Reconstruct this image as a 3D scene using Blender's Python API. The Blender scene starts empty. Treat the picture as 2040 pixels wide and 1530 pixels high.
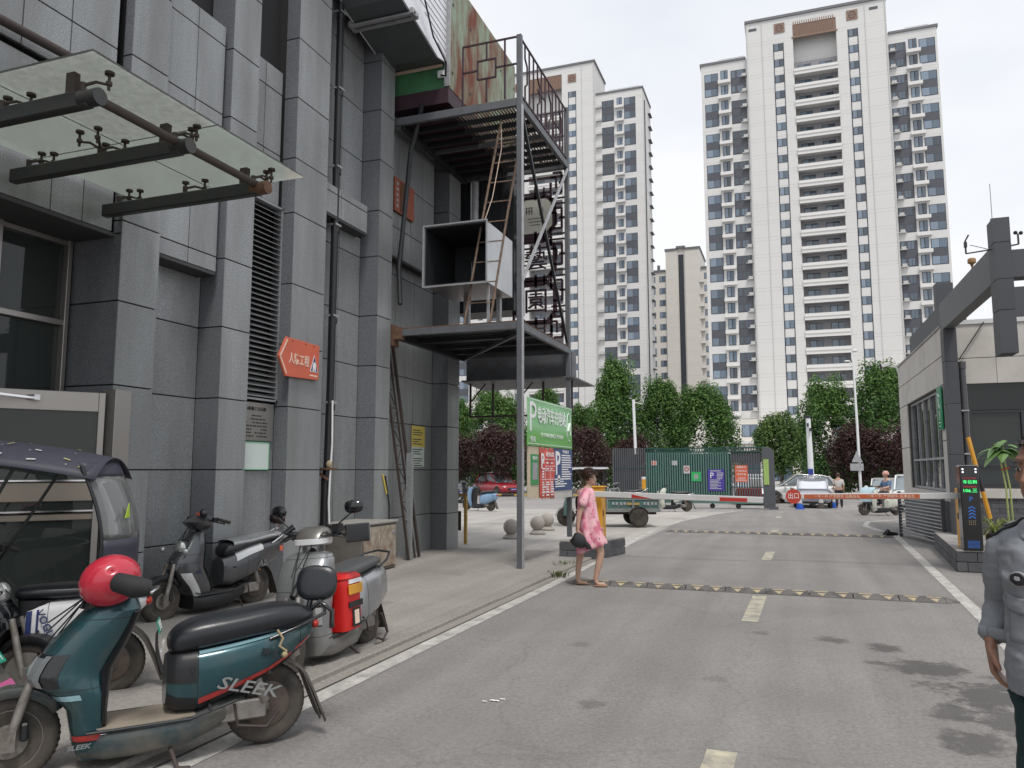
import bpy, math, random
from mathutils import Vector, Matrix, noise as mn
R = math.radians
PI = math.pi
random.seed(7)
S = bpy.context.scene
# ---------------- camera, sky, sun, exposure ----------------
cam = bpy.data.objects.new('camera', bpy.data.cameras.new('camera'))
S.collection.objects.link(cam)
cam.location = (0, 0, 1.6)
cam.rotation_euler = (R(90) + math.atan(171 / 1532), 0, R(19.8))
cam.data.sensor_width = 36
cam.data.lens = 36 * 1532 / 2040
cam.data.clip_start = .05
cam.data.clip_end = 3000
S.camera = cam
W = bpy.data.worlds.new('World')
S.world = W
W.use_nodes = True
nt = W.node_tree
nt.nodes.clear()
SUN_EL, SUN_AZ = 62, 150
sky = nt.nodes.new('ShaderNodeTexSky')
sky.sky_type = 'NISHITA'
sky.sun_disc = False
sky.sun_elevation = R(SUN_EL)
sky.sun_rotation = R(SUN_AZ)
sky.air_density = 1.2
sky.dust_density = 4
bgs = nt.nodes.new('ShaderNodeBackground')
bgs.inputs['Strength'].default_value = .07
nt.links.new(sky.outputs[0], bgs.inputs['Color'])
# overcast layer: pale grey cloud with soft, slightly blue thin places
tc = nt.nodes.new('ShaderNodeTexCoord')
mp = nt.nodes.new('ShaderNodeMapping')
mp.inputs['Scale'].default_value = (1, 1, 2.6)
nt.links.new(tc.outputs['Generated'], mp.inputs['Vector'])
nz = nt.nodes.new('ShaderNodeTexNoise')
nz.inputs['Scale'].default_value = 1.7
nz.inputs['Detail'].default_value = 5
nz.inputs['Roughness'].default_value = .5
nt.links.new(mp.outputs[0], nz.inputs['Vector'])
cr = nt.nodes.new('ShaderNodeValToRGB')
cr.color_ramp.elements[0].position = .33
cr.color_ramp.elements[0].color = (.74, .775, .84, 1)
cr.color_ramp.elements[1].position = .62
cr.color_ramp.elements[1].color = (.92, .925, .945, 1)
nt.links.new(nz.outputs['Fac'], cr.inputs['Fac'])
bgc = nt.nodes.new('ShaderNodeBackground')
bgc.inputs['Strength'].default_value = .90
nt.links.new(cr.outputs['Color'], bgc.inputs['Color'])
mx = nt.nodes.new('ShaderNodeMixShader')
mx.inputs['Fac'].default_value = .88
nt.links.new(bgs.outputs[0], mx.inputs[1])
nt.links.new(bgc.outputs[0], mx.inputs[2])
wo = nt.nodes.new('ShaderNodeOutputWorld')
nt.links.new(mx.outputs[0], wo.inputs['Surface'])
sl = bpy.data.lights.new('sun', 'SUN')
sl.energy = 1.5
sl.angle = R(13)
sl.color = (1, .965, .91)
sun = bpy.data.objects.new('sun', sl)
S.collection.objects.link(sun)
sun.rotation_euler = (R(90 - SUN_EL), 0, R(180 - SUN_AZ))
S.view_settings.view_transform = 'Standard'
S.view_settings.look = 'None'
S.view_settings.exposure = .40
S.view_settings.gamma = 1
S.view_settings.use_curve_mapping = False
S.render.engine = 'CYCLES'
try:
    S.cycles.use_denoising = True
    S.cycles.max_bounces = 7
    S.cycles.diffuse_bounces = 3
    S.cycles.glossy_bounces = 3
    S.cycles.transparent_max_bounces = 12
    S.cycles.caustics_reflective = False
    S.cycles.caustics_refractive = False
except Exception:
    pass
C = S.collection

# ---------------- helpers ----------------
EMPTY_M = {}
def thing(name, label, cat, loc=(0, 0, 0), rz=0, group=None, world=True, rot=None):
    o = bpy.data.objects.new(name, None)
    o.empty_display_size = .2
    C.objects.link(o)
    o.location = loc
    o.rotation_euler = rot or (0, 0, rz)
    o['label'] = label
    o['category'] = cat
    if group: o['group'] = group
    if world:
        EMPTY_M[o.name] = (Matrix.Translation(loc) @ o.rotation_euler.to_matrix().to_4x4()).inverted()
    return o
def tag(o, label=None, cat=None, group=None, kind=None):
    if label: o['label'] = label
    if cat: o['category'] = cat
    if group: o['group'] = group
    if kind: o['kind'] = kind
    return o
def put(name, me, parent=None, loc=None, rot=None, scale=None):
    o = bpy.data.objects.new(name, me)
    C.objects.link(o)
    if parent is not None:
        o.parent = parent
        if parent.name in EMPTY_M: o.matrix_parent_inverse = EMPTY_M[parent.name]
    if loc is not None: o.location = loc
    if rot is not None: o.rotation_euler = rot
    if scale is not None: o.scale = scale
    return o
def copy_tree(o, parent=None):
    c = o.copy()
    C.objects.link(c)
    if parent is not None: c.parent = parent
    for ch in list(o.children): copy_tree(ch, c)
    return c

class MB:
    def __init__(s):
        s.v = []; s.f = []; s.mi = []; s.cur = 0; s.M = None
    def m(s, i):
        s.cur = i
        return s
    def add(s, vs, fs):
        b = len(s.v)
        if s.M is not None: vs = [s.M @ Vector(p) for p in vs]
        s.v.extend([tuple(p) for p in vs])
        for f in fs:
            s.f.append(tuple(i + b for i in f))
            s.mi.append(s.cur)
        return s
    def box(s, x0, x1, y0, y1, z0, z1):
        vs = [(x, y, z) for x in (x0, x1) for y in (y0, y1) for z in (z0, z1)]
        return s.add(vs, [(0, 1, 3, 2), (4, 6, 7, 5), (0, 4, 5, 1), (2, 3, 7, 6), (0, 2, 6, 4), (1, 5, 7, 3)])
    def bar(s, p, q, w, h=None, up=(0, 0, 1)):
        h = h or w
        p = Vector(p); q = Vector(q); d = (q - p).normalized(); u = Vector(up)
        if abs(d.dot(u)) > .98: u = Vector((0, 1, 0))
        a = d.cross(u).normalized() * (w / 2); b = a.cross(d).normalized() * (h / 2)
        vs = []
        for c in (p, q): vs += [c - a - b, c + a - b, c + a + b, c - a + b]
        return s.add(vs, [(3, 2, 1, 0), (4, 5, 6, 7), (0, 1, 5, 4), (1, 2, 6, 5), (2, 3, 7, 6), (3, 0, 4, 7)])
    def tube(s, pts, r, n=8, cap=True):
        pts = [Vector(p) for p in pts]
        rs = r if isinstance(r, (list, tuple)) else [r] * len(pts)
        rings = []; prev = None
        for i, p in enumerate(pts):
            d = (pts[min(i + 1, len(pts) - 1)] - pts[max(i - 1, 0)]).normalized()
            if prev is None:
                u = Vector((0, 0, 1)) if abs(d.z) < .9 else Vector((1, 0, 0))
                a = d.cross(u).normalized()
            else:
                a = (prev - d * prev.dot(d)).normalized()
            prev = a
            b = d.cross(a)
            rings.append([p + a * (math.cos(2 * PI * k / n) * rs[i]) + b * (math.sin(2 * PI * k / n) * rs[i]) for k in range(n)])
        return s.loft(rings, cap)
    def loft(s, rings, cap=True, closed=True):
        n = len(rings[0]); vs = [p for r in rings for p in r]; fs = []
        for i in range(len(rings) - 1):
            for k in range(n if closed else n - 1):
                k2 = (k + 1) % n
                fs.append((i * n + k, i * n + k2, (i + 1) * n + k2, (i + 1) * n + k))
        if cap and closed:
            fs.append(tuple(range(n))[::-1])
            fs.append(tuple((len(rings) - 1) * n + k for k in range(n)))
        return s.add(vs, fs)
    def cyl(s, p, q, r0, r1=None, n=12):
        return s.tube([p, q], [r0, r0 if r1 is None else r1], n)
    def ball(s, c, r, nu=12, nv=8):
        if not isinstance(r, (tuple, list)): r = (r, r, r)
        rings = []
        for j in range(nv + 1):
            t = PI * j / nv
            t = min(max(t, .02), PI - .02)
            rings.append([(c[0] + r[0] * math.sin(t) * math.cos(2 * PI * k / nu), c[1] + r[1] * math.sin(t) * math.sin(2 * PI * k / nu), c[2] - r[2] * math.cos(t)) for k in range(nu)])
        return s.loft(rings)
    def prism(s, poly, ax, a, b):
        def P(u, v, w):
            return (w, u, v) if ax == 0 else ((u, w, v) if ax == 1 else (u, v, w))
        n = len(poly)
        vs = [P(u, v, a) for u, v in poly] + [P(u, v, b) for u, v in poly]
        fs = [tuple(range(n))[::-1], tuple(range(n, 2 * n))] + [(i, (i + 1) % n, n + (i + 1) % n, n + i) for i in range(n)]
        return s.add(vs, fs)
    def lathe(s, prof, c=(0, 0, 0), n=20, ax=2):
        rings = []
        for r, z in prof:
            ring = []
            for k in range(n):
                a, b = r * math.cos(2 * PI * k / n), r * math.sin(2 * PI * k / n)
                p = (a, b, z) if ax == 2 else ((z, a, b) if ax == 0 else (a, z, b))
                ring.append((p[0] + c[0], p[1] + c[1], p[2] + c[2]))
            rings.append(ring)
        return s.loft(rings, True)
    def grid(s, fn, nu, nv):
        vs = [fn(i / nu, j / nv) for j in range(nv + 1) for i in range(nu + 1)]
        fs = [(j * (nu + 1) + i, j * (nu + 1) + i + 1, (j + 1) * (nu + 1) + i + 1, (j + 1) * (nu + 1) + i) for j in range(nv) for i in range(nu)]
        return s.add(vs, fs)
    def mesh(s, name, mats, smooth=None, fix=True):
        me = bpy.data.meshes.new(name)
        me.from_pydata(s.v, [], s.f)
        if not isinstance(mats, (list, tuple)): mats = [mats]
        for x in mats: me.materials.append(x)
        me.polygons.foreach_set('material_index', s.mi)
        if fix:
            import bmesh
            bm = bmesh.new(); bm.from_mesh(me)
            bmesh.ops.recalc_face_normals(bm, faces=bm.faces)
            bm.to_mesh(me); bm.free()
        if smooth:
            me.polygons.foreach_set('use_smooth', [True] * len(me.polygons))
            me.set_sharp_from_angle(angle=R(smooth))
        me.update()
        return me
    def build(s, name, mats, parent=None, smooth=None, bevel=0, sub=0, solid=0, fix=True, seg=1):
        o = put(name, s.mesh(name, mats, smooth, fix), parent)
        if solid:
            md = o.modifiers.new('thick', 'SOLIDIFY'); md.thickness = solid
        if bevel:
            md = o.modifiers.new('bevel', 'BEVEL'); md.width = bevel; md.segments = seg; md.limit_method = 'ANGLE'; md.angle_limit = R(35)
        if sub:
            md = o.modifiers.new('sub', 'SUBSURF'); md.levels = sub; md.render_levels = sub
        return o

# ---------------- materials ----------------
MT = {}
def mat(name, col, rough=.6, metal=0, var=.12, vs=3.0, bump=0, bs=60, space='world', rnd=0, spec=.5, dirt=None, dcol=(.25, .21, .16), dscale=2.0, speck=0, ss=160, coat=0, aniso=None, trans=0, emis=None, es=1, alpha=1):
    m = bpy.data.materials.new(name)
    m.use_nodes = True
    n = m.node_tree; N = n.nodes; L = n.links
    b = N['Principled BSDF']
    b.inputs['Roughness'].default_value = rough
    b.inputs['Metallic'].default_value = metal
    b.inputs['Specular IOR Level'].default_value = spec
    if coat: b.inputs['Coat Weight'].default_value = coat; b.inputs['Coat Roughness'].default_value = .08
    if trans: b.inputs['Transmission Weight'].default_value = trans
    if emis:
        b.inputs['Emission Color'].default_value = (*emis, 1); b.inputs['Emission Strength'].default_value = es
    b.inputs['Alpha'].default_value = alpha
    if space == 'world':
        g = N.new('ShaderNodeNewGeometry'); co = g.outputs['Position']
    else:
        g = N.new('ShaderNodeTexCoord'); co = g.outputs['Object']
    def noi(scale, det=4, r=.55):
        t = N.new('ShaderNodeTexNoise'); t.inputs['Scale'].default_value = scale; t.inputs['Detail'].default_value = det; t.inputs['Roughness'].default_value = r
        L.new(co, t.inputs['Vector'])
        return t.outputs['Fac']
    def math_(op, a, v, clamp=False):
        t = N.new('ShaderNodeMath'); t.operation = op; t.use_clamp = clamp
        for i, x in enumerate((a, v)):
            if isinstance(x, (int, float)): t.inputs[i].default_value = x
            else: L.new(x, t.inputs[i])
        return t.outputs[0]
    val = None
    if var:
        val = math_('MULTIPLY_ADD', noi(vs), var * 2)
        t = val.node; t.inputs[2].default_value = 1 - var
    if speck:
        t = math_('MULTIPLY_ADD', noi(ss, 2, .8), speck * 4); t.node.inputs[2].default_value = 1 - speck * 2
        val = t if val is None else math_('MULTIPLY', val, t)
    if rnd:
        oi = N.new('ShaderNodeObjectInfo')
        t = math_('MULTIPLY_ADD', oi.outputs['Random'], rnd * 2); t.node.inputs[2].default_value = 1 - rnd
        val = t if val is None else math_('MULTIPLY', val, t)
    if val is not None:
        h = N.new('ShaderNodeHueSaturation'); h.inputs['Color'].default_value = (*col, 1)
        L.new(val, h.inputs['Value'])
        out = h.outputs['Color']
    else:
        out = None
        b.inputs['Base Color'].default_value = (*col, 1)
    if dirt:
        rr = N.new('ShaderNodeValToRGB')
        rr.color_ramp.elements[0].position = .5 - dirt * .25; rr.color_ramp.elements[1].position = .78 - dirt * .25
        rr.color_ramp.elements[0].color = (0, 0, 0, 1)
        L.new(noi(dscale, 6, .65), rr.inputs['Fac'])
        mxn = N.new('ShaderNodeMix'); mxn.data_type = 'RGBA'
        f = math_('MULTIPLY', rr.outputs['Color'], min(1, dirt + .25))
        L.new(f, mxn.inputs['Factor'])
        if out: L.new(out, mxn.inputs['A'])
        else: mxn.inputs['A'].default_value = (*col, 1)
        mxn.inputs['B'].default_value = (*dcol, 1)
        out = mxn.outputs['Result']
        rg = math_('MULTIPLY_ADD', f, .5 * (1 - rough)); rg.node.inputs[2].default_value = rough
        L.new(rg, b.inputs['Roughness'])
    if out: L.new(out, b.inputs['Base Color'])
    if bump:
        bp = N.new('ShaderNodeBump'); bp.inputs['Strength'].default_value = bump; bp.inputs['Distance'].default_value = .01
        L.new(noi(bs, 3), bp.inputs['Height'])
        L.new(bp.outputs[0], b.inputs['Normal'])
    MT[name] = m
    return m
def glassmat(name, col, refl=.9, tint=.5, rough=.02, trans=.6):
    """window glass: glossy surface over partly clear tinted pane"""
    m = bpy.data.materials.new(name); m.use_nodes = True
    N = m.node_tree.nodes; L = m.node_tree.links; N.clear()
    o = N.new('ShaderNodeOutputMaterial'); mx = N.new('ShaderNodeMixShader'); gl = N.new('ShaderNodeBsdfGlossy'); gl.inputs['Roughness'].default_value = rough
    gl.inputs['Color'].default_value = (refl, refl, refl, 1)
    tr = N.new('ShaderNodeBsdfTransparent'); tr.inputs['Color'].default_value = (*[trans * c for c in col], 1)
    df = N.new('ShaderNodeBsdfDiffuse'); df.inputs['Color'].default_value = (*[tint * c for c in col], 1)
    ad = N.new('ShaderNodeMixShader'); ad.inputs['Fac'].default_value = 1 - trans
    L.new(tr.outputs[0], ad.inputs[1]); L.new(df.outputs[0], ad.inputs[2])
    fr = N.new('ShaderNodeFresnel'); fr.inputs['IOR'].default_value = 1.5
    L.new(fr.outputs[0], mx.inputs['Fac']); L.new(ad.outputs[0], mx.inputs[1]); L.new(gl.outputs[0], mx.inputs[2]); L.new(mx.outputs[0], o.inputs['Surface'])
    MT[name] = m
    return m

mat('granite', (.25, .263, .27), .33, var=.16, vs=.55, speck=.5, ss=70, rnd=.11, bump=.05, bs=120, spec=.6, dirt=.42, dcol=(.15, .155, .15), dscale=.91)
def stretch(m, sc, vec):
    N = m.node_tree.nodes
    for n_ in list(N):
        if n_.type == 'TEX_NOISE' and abs(n_.inputs['Scale'].default_value - sc) < 1e-4:
            mpn = N.new('ShaderNodeMapping'); mpn.inputs['Scale'].default_value = vec
            m.node_tree.links.new(n_.inputs['Vector'].links[0].from_socket, mpn.inputs['Vector']); m.node_tree.links.new(mpn.outputs[0], n_.inputs['Vector'])
stretch(MT['granite'], .91, (2.2, 2.2, .35))
mat('granite_shaded', (.15, .158, .172), .4, var=.12, vs=.7, speck=.45, ss=70, rnd=.08)  # darker copy of the granite: shade of the side faces put into the colour
mat('joint', (.022, .023, .025), .8, var=0)
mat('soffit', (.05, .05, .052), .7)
mat('steel_brushed', (.36, .34, .32), .38, metal=.75, var=.1, vs=2, bump=.03, bs=300)
mat('steel_paint', (.135, .145, .16), .55, metal=.2, var=.12, vs=4, dirt=.22, dcol=(.10, .075, .06), dscale=5)
mat('steel_light', (.42, .43, .45), .45, metal=.4, var=.12, vs=5, dirt=.2, dcol=(.2, .15, .11), dscale=8)
mat('steel_dark', (.035, .038, .042), .5, metal=.3, var=.2, vs=4)
mat('rusty', (.16, .085, .05), .85, var=.35, vs=9, dirt=.4, dcol=(.05, .03, .025), dscale=14)
mat('rust_brown', (.055, .04, .036), .7, var=.3, vs=12)
mat('canopy_beam', (.045, .05, .05), .45, metal=.3, var=.2, vs=5, dirt=.15, dcol=(.12, .07, .05), dscale=6)
mat('maroon', (.045, .02, .03), .6, var=.2)
mat('black_plastic', (.014, .015, .017), .42, var=.15, space='object')
mat('black_gloss', (.008, .009, .011), .12, var=0, space='object', coat=.5)
mat('black_matte', (.018, .018, .02), .75, var=.2, space='object')
mat('rubber', (.03, .028, .026), .85, var=.25, vs=10, space='object', dirt=.5, dcol=(.10, .085, .068), dscale=6)
mat('alloy', (.33, .31, .29), .5, metal=.6, var=.2, vs=10, space='object', dirt=.5, dcol=(.12, .10, .08), dscale=10)
mat('chrome', (.75, .75, .76), .12, metal=1, var=0)
mat('leather', (.012, .014, .018), .30, var=.1, space='object', bump=.08, bs=200, spec=.6)
mat('white_paint', (.74, .75, .75), .4, var=.05)
mat('louver', (.32, .33, .34), .45, metal=.3, var=.1)
mat('dark_void', (.008, .009, .011), .8, var=0)
mat('orange_sign', (.62, .13, .07), .45, var=.06, dirt=.12, dcol=(.4, .12, .08))
mat('cream_ink', (.8, .62, .5), .5, var=0)
mat('white_ink', (.82, .83, .84), .5, var=0)
mat('navy_ink', (.02, .035, .13), .5, var=0)
mat('black_ink', (.02, .02, .022), .6, var=0)
mat('green_paint', (.07, .22, .10), .5, var=.15, vs=3, dirt=.25, dcol=(.03, .07, .04), dscale=2.5)
mat('foil', (.80, .80, .83), .38, metal=.45, var=.1, vs=4, bump=.35, bs=9)
mat('galv', (.52, .53, .54), .3, metal=.85, var=.2, vs=3, bump=.12, bs=6)
mat('concrete', (.33, .315, .295), .85, var=.16, vs=1.2, speck=.10, ss=60, bump=.12, bs=50, dirt=.25, dcol=(.2, .18, .16), dscale=2)
mat('stone_ball', (.36, .33, .30), .75, var=.12, vs=4, speck=.12, ss=60)
mat('yellow_box', (.70, .34, .03), .4, var=.08, vs=4, dirt=.1, dcol=(.4, .2, .05))
mat('orange_box', (.60, .24, .035), .4, var=.08)
mat('brick_grey', (.085, .087, .095), .75, var=.25, vs=8, rnd=.18, bump=.2, bs=60)
mat('mortar', (.36, .35, .34), .9, var=.1)
mat('plaster', (.53, .505, .47), .8, var=.1, vs=1.2, rnd=.03, speck=.05, ss=50, dirt=.15, dcol=(.3, .28, .25), dscale=1.5)
mat('slate_dark', (.065, .068, .078), .55, var=.15, vs=2, speck=.22, ss=90, rnd=.1)
mat('window_frame', (.05, .052, .058), .45, metal=.3, var=0)
glassmat('glass_dark', (.5, .62, .62), tint=.05, trans=.35)
glassmat('glass_clear', (.9, .93, .93), tint=.55, trans=.72)
glassmat('glass_shop', (.55, .66, .62), tint=.09, trans=.4)
glassmat('glass_milk', (.78, .88, .80), tint=.8, trans=.55)
'''canopy glass: frosted, lets sky light through'''
def frosted(name, col, tcol, dirt=.4):
    m = bpy.data.materials.new(name); m.use_nodes = True
    N = m.node_tree.nodes; L = m.node_tree.links; N.clear()
    o = N.new('ShaderNodeOutputMaterial')
    g = N.new('ShaderNodeNewGeometry')
    t = N.new('ShaderNodeTexNoise'); t.inputs['Scale'].default_value = 14; t.inputs['Detail'].default_value = 8; t.inputs['Roughness'].default_value = .7
    L.new(g.outputs['Position'], t.inputs['Vector'])
    r = N.new('ShaderNodeValToRGB'); r.color_ramp.elements[0].position = .3; r.color_ramp.elements[1].position = .62
    r.color_ramp.elements[0].color = (*[c * (1 - dirt) for c in tcol], 1); r.color_ramp.elements[1].color = (*tcol, 1)
    L.new(t.outputs['Fac'], r.inputs['Fac'])
    tl = N.new('ShaderNodeBsdfTranslucent'); L.new(r.outputs[0], tl.inputs['Color'])
    df = N.new('ShaderNodeBsdfDiffuse'); df.inputs['Color'].default_value = (*col, 1)
    m1 = N.new('ShaderNodeMixShader'); m1.inputs['Fac'].default_value = .08
    L.new(tl.outputs[0], m1.inputs[1]); L.new(df.outputs[0], m1.inputs[2])
    tr = N.new('ShaderNodeBsdfTransparent'); tr.inputs['Color'].default_value = (.8, .88, .82, 1)
    m2 = N.new('ShaderNodeMixShader'); m2.inputs['Fac'].default_value = .42
    L.new(m1.outputs[0], m2.inputs[1]); L.new(tr.outputs[0], m2.inputs[2])
    gl = N.new('ShaderNodeBsdfGlossy'); gl.inputs['Roughness'].default_value = .08
    fr = N.new('ShaderNodeFresnel'); fr.inputs['IOR'].default_value = 1.45
    m3 = N.new('ShaderNodeMixShader'); L.new(fr.outputs[0], m3.inputs['Fac']); L.new(m2.outputs[0], m3.inputs[1]); L.new(gl.outputs[0], m3.inputs[2])
    L.new(m3.outputs[0], o.inputs['Surface']); MT[name] = m
    return m
frosted('canopy_glass', (.68, .71, .68), (.97, .98, .95), .26)
frosted('canopy_glass_clean', (.6, .65, .62), (.92, .96, .92), .06)

# text -> mesh
def txt(s, size, loc, rot, m, parent, name='lettering', ext=.002, width=None, align='CENTER', shear=0, bold=0):
    cu = bpy.data.curves.new('t', 'FONT')
    cu.body = s; cu.size = size; cu.align_x = align; cu.align_y = 'CENTER'; cu.extrude = ext; cu.resolution_u = 2; cu.shear = shear; cu.offset = bold
    o = bpy.data.objects.new('t', cu); C.objects.link(o)
    dg = bpy.context.evaluated_depsgraph_get()
    me = bpy.data.meshes.new_from_object(o.evaluated_get(dg))
    bpy.data.objects.remove(o); bpy.data.curves.remove(cu)
    me.materials.clear(); me.materials.append(MT[m])
    me.polygons.foreach_set('material_index', [0] * len(me.polygons))
    if width and len(me.vertices):
        xs = [v.co.x for v in me.vertices]; w = max(xs) - min(xs)
        if w > 0:
            k = width / w
            for v in me.vertices: v.co.x *= k
    Mx = Matrix.Translation(loc) @ rot
    me.transform(Mx)
    return put(name, me, parent)
def basis(xd, up):
    x = Vector(xd).normalized(); u = Vector(up).normalized(); n = x.cross(u)
    return Matrix(((x.x, u.x, n.x, 0), (x.y, u.y, n.y, 0), (x.z, u.z, n.z, 0), (0, 0, 0, 1)))
F_PX = basis((0, 1, 0), (0, 0, 1))     # faces +X (left building facade): reads towards +Y
F_NX = basis((0, -1, 0), (0, 0, 1))    # faces -X
F_NY = basis((1, 0, 0), (0, 0, 1))     # faces -Y, towards the camera

# cached box meshes for repeated panels
BOXC = {}
def boxmesh(dx, dy, dz, m, ch=.0, nm='panel'):
    k = (round(dx, 3), round(dy, 3), round(dz, 3), m, ch)
    if k not in BOXC:
        b = MB()
        if ch:
            x, y, z = dx / 2, dy / 2, dz / 2
            rings = []
            for zz, c in ((-z, ch), (-z + ch, 0), (z - ch, 0), (z, ch)):
                rings.append([(-x + c, -y + c, zz), (x - c, -y + c, zz), (x - c, y - c, zz), (-x + c, y - c, zz)])
            b.loft(rings)
        else: b.box(-dx / 2, dx / 2, -dy / 2, dy / 2, -dz / 2, dz / 2)
        BOXC[k] = b.mesh(nm, MT[m])
    return BOXC[k]
def panel(name, x0, x1, y0, y1, z0, z1, m, parent, ch=0):
    return put(name, boxmesh(x1 - x0, y1 - y0, z1 - z0, m, ch, name), parent, loc=((x0 + x1) / 2, (y0 + y1) / 2, (z0 + z1) / 2))
# ---------------- ground, road, pavement, markings ----------------
def gz(y):
    t = min(max((y - 27) / 16, 0), 1)
    return -.3 * t * t * (3 - 2 * t)
def groundmat(name, col, stains=(), crack=.0, sp=.26, seam=False, rough=.9, big=.2):
    m = mat(name, col, rough, var=big, vs=.35, speck=sp, ss=34, bump=.5, bs=70, dirt=.3, dcol=tuple(c * .72 for c in col), dscale=.8)
    N = m.node_tree.nodes; L = m.node_tree.links; b = N['Principled BSDF']
    src = b.inputs['Base Color'].links[0].from_socket
    g = N.new('ShaderNodeNewGeometry')
    # fine aggregate
    nn = N.new('ShaderNodeTexNoise'); nn.inputs['Scale'].default_value = 3.2; nn.inputs['Detail'].default_value = 7; nn.inputs['Roughness'].default_value = .75
    L.new(g.outputs['Position'], nn.inputs['Vector'])
    hs = N.new('ShaderNodeHueSaturation')
    mm = N.new('ShaderNodeMath'); mm.operation = 'MULTIPLY_ADD'; mm.inputs[1].default_value = .5; mm.inputs[2].default_value = .75
    L.new(nn.outputs['Fac'], mm.inputs[0]); L.new(mm.outputs[0], hs.inputs['Value']); L.new(src, hs.inputs['Color'])
    src = hs.outputs['Color']
    for (sx, sy, r, k) in stains:
        d = N.new('ShaderNodeVectorMath'); d.operation = 'DISTANCE'; d.inputs[1].default_value = (sx, sy, 0)
        sc = N.new('ShaderNodeMapping'); sc.vector_type = 'POINT'
        L.new(g.outputs['Position'], d.inputs[0])
        a = N.new('ShaderNodeMath'); a.operation = 'MULTIPLY_ADD'; a.inputs[1].default_value = r * 3.8
        L.new(nn.outputs['Fac'], a.inputs[0]); L.new(d.outputs['Value'], a.inputs[2])
        rr = N.new('ShaderNodeMapRange'); rr.inputs['From Min'].default_value = r * 2.5; rr.inputs['From Max'].default_value = r * 2.95
        rr.inputs['To Min'].default_value = k; rr.inputs['To Max'].default_value = 0
        L.new(a.outputs[0], rr.inputs['Value'])
        mx = N.new('ShaderNodeMix'); mx.data_type = 'RGBA'
        mx.inputs['B'].default_value = (col[0] * .38, col[1] * .38, col[2] * .38, 1)
        L.new(rr.outputs[0], mx.inputs['Factor']); L.new(src, mx.inputs['A']); src = mx.outputs['Result']
    if crack:
        v = N.new('ShaderNodeTexVoronoi'); v.feature = 'DISTANCE_TO_EDGE'; v.inputs['Scale'].default_value = .34
        n2 = N.new('ShaderNodeTexNoise'); n2.inputs['Scale'].default_value = 2.0; n2.inputs['Detail'].default_value = 6
        L.new(g.outputs['Position'], n2.inputs['Vector'])
        va = N.new('ShaderNodeVectorMath'); va.operation = 'MULTIPLY_ADD'; va.inputs[1].default_value = (.55, .55, 0)
        L.new(n2.outputs['Color'], va.inputs[0]); L.new(g.outputs['Position'], va.inputs[2]); L.new(va.outputs[0], v.inputs['Vector'])
        rr = N.new('ShaderNodeMapRange'); rr.inputs['From Min'].default_value = .0015; rr.inputs['From Max'].default_value = .007
        rr.inputs['To Min'].default_value = crack; rr.inputs['To Max'].default_value = 0
        L.new(v.outputs['Distance'], rr.inputs['Value'])
        mx = N.new('ShaderNodeMix'); mx.data_type = 'RGBA'; mx.inputs['B'].default_value = (col[0] * .35, col[1] * .35, col[2] * .35, 1)
        L.new(rr.outputs[0], mx.inputs['Factor']); L.new(src, mx.inputs['A']); src = mx.outputs['Result']
    # long faint wheel and drag marks along the road
    st = N.new('ShaderNodeMapping'); st.inputs['Scale'].default_value = (1.5, .07, 1); L.new(g.outputs['Position'], st.inputs['Vector'])
    n3 = N.new('ShaderNodeTexNoise'); n3.inputs['Scale'].default_value = 1.6; n3.inputs['Detail'].default_value = 6; L.new(st.outputs[0], n3.inputs['Vector'])
    m3_ = N.new('ShaderNodeMath'); m3_.operation = 'MULTIPLY_ADD'; m3_.inputs[1].default_value = .62; m3_.inputs[2].default_value = .70; L.new(n3.outputs['Fac'], m3_.inputs[0])
    h3 = N.new('ShaderNodeHueSaturation'); L.new(m3_.outputs[0], h3.inputs['Value']); L.new(src, h3.inputs['Color']); src = h3.outputs['Color']
    L.new(src, b.inputs['Base Color'])
    return m
groundmat('asphalt', (.232, .219, .209), [(1.0, 7.2, .34, .95), (1.25, 6.5, .36, .95), (.72, 7.9, .16, .9), (1.35, 5.9, .34, .85), (1.0, 5.4, .24, .8), (.3, 8.1, .15, .8), (1.55, 6.9, .3, .9), (.95, 6.0, .2, .8), (.6, 7.3, .1, .7), (-.35, 8.2, .11, .5), (-1.9, 7.1, .13, .4), (-1.35, 5.4, .13, .5), (-.6, 6.3, .1, .3)], crack=.16, big=.14)
groundmat('asphalt_far', (.30, .285, .275), crack=.1, big=.15)
groundmat('paving', (.305, .283, .26), [(-4.6, 8.2, .22, .35), (-5.3, 6.9, .2, .3), (-5.0, 11.0, .35, .25), (-4.4, 12.9, .3, .25)], crack=.12, big=.22)
groundmat('yard', (.40, .375, .345), crack=.2, big=.12)
groundmat('kerb_stone', (.27, .25, .225), big=.2)
mat('line_paint', (.56, .54, .50), .75, var=.14, vs=2.5, speck=.2, ss=50, dirt=.6, dcol=(.26, .25, .24), dscale=5)
mat('line_yellow', (.55, .50, .37), .75, var=.2, vs=5, dirt=.65, dcol=(.24, .23, .21), dscale=6)
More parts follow.
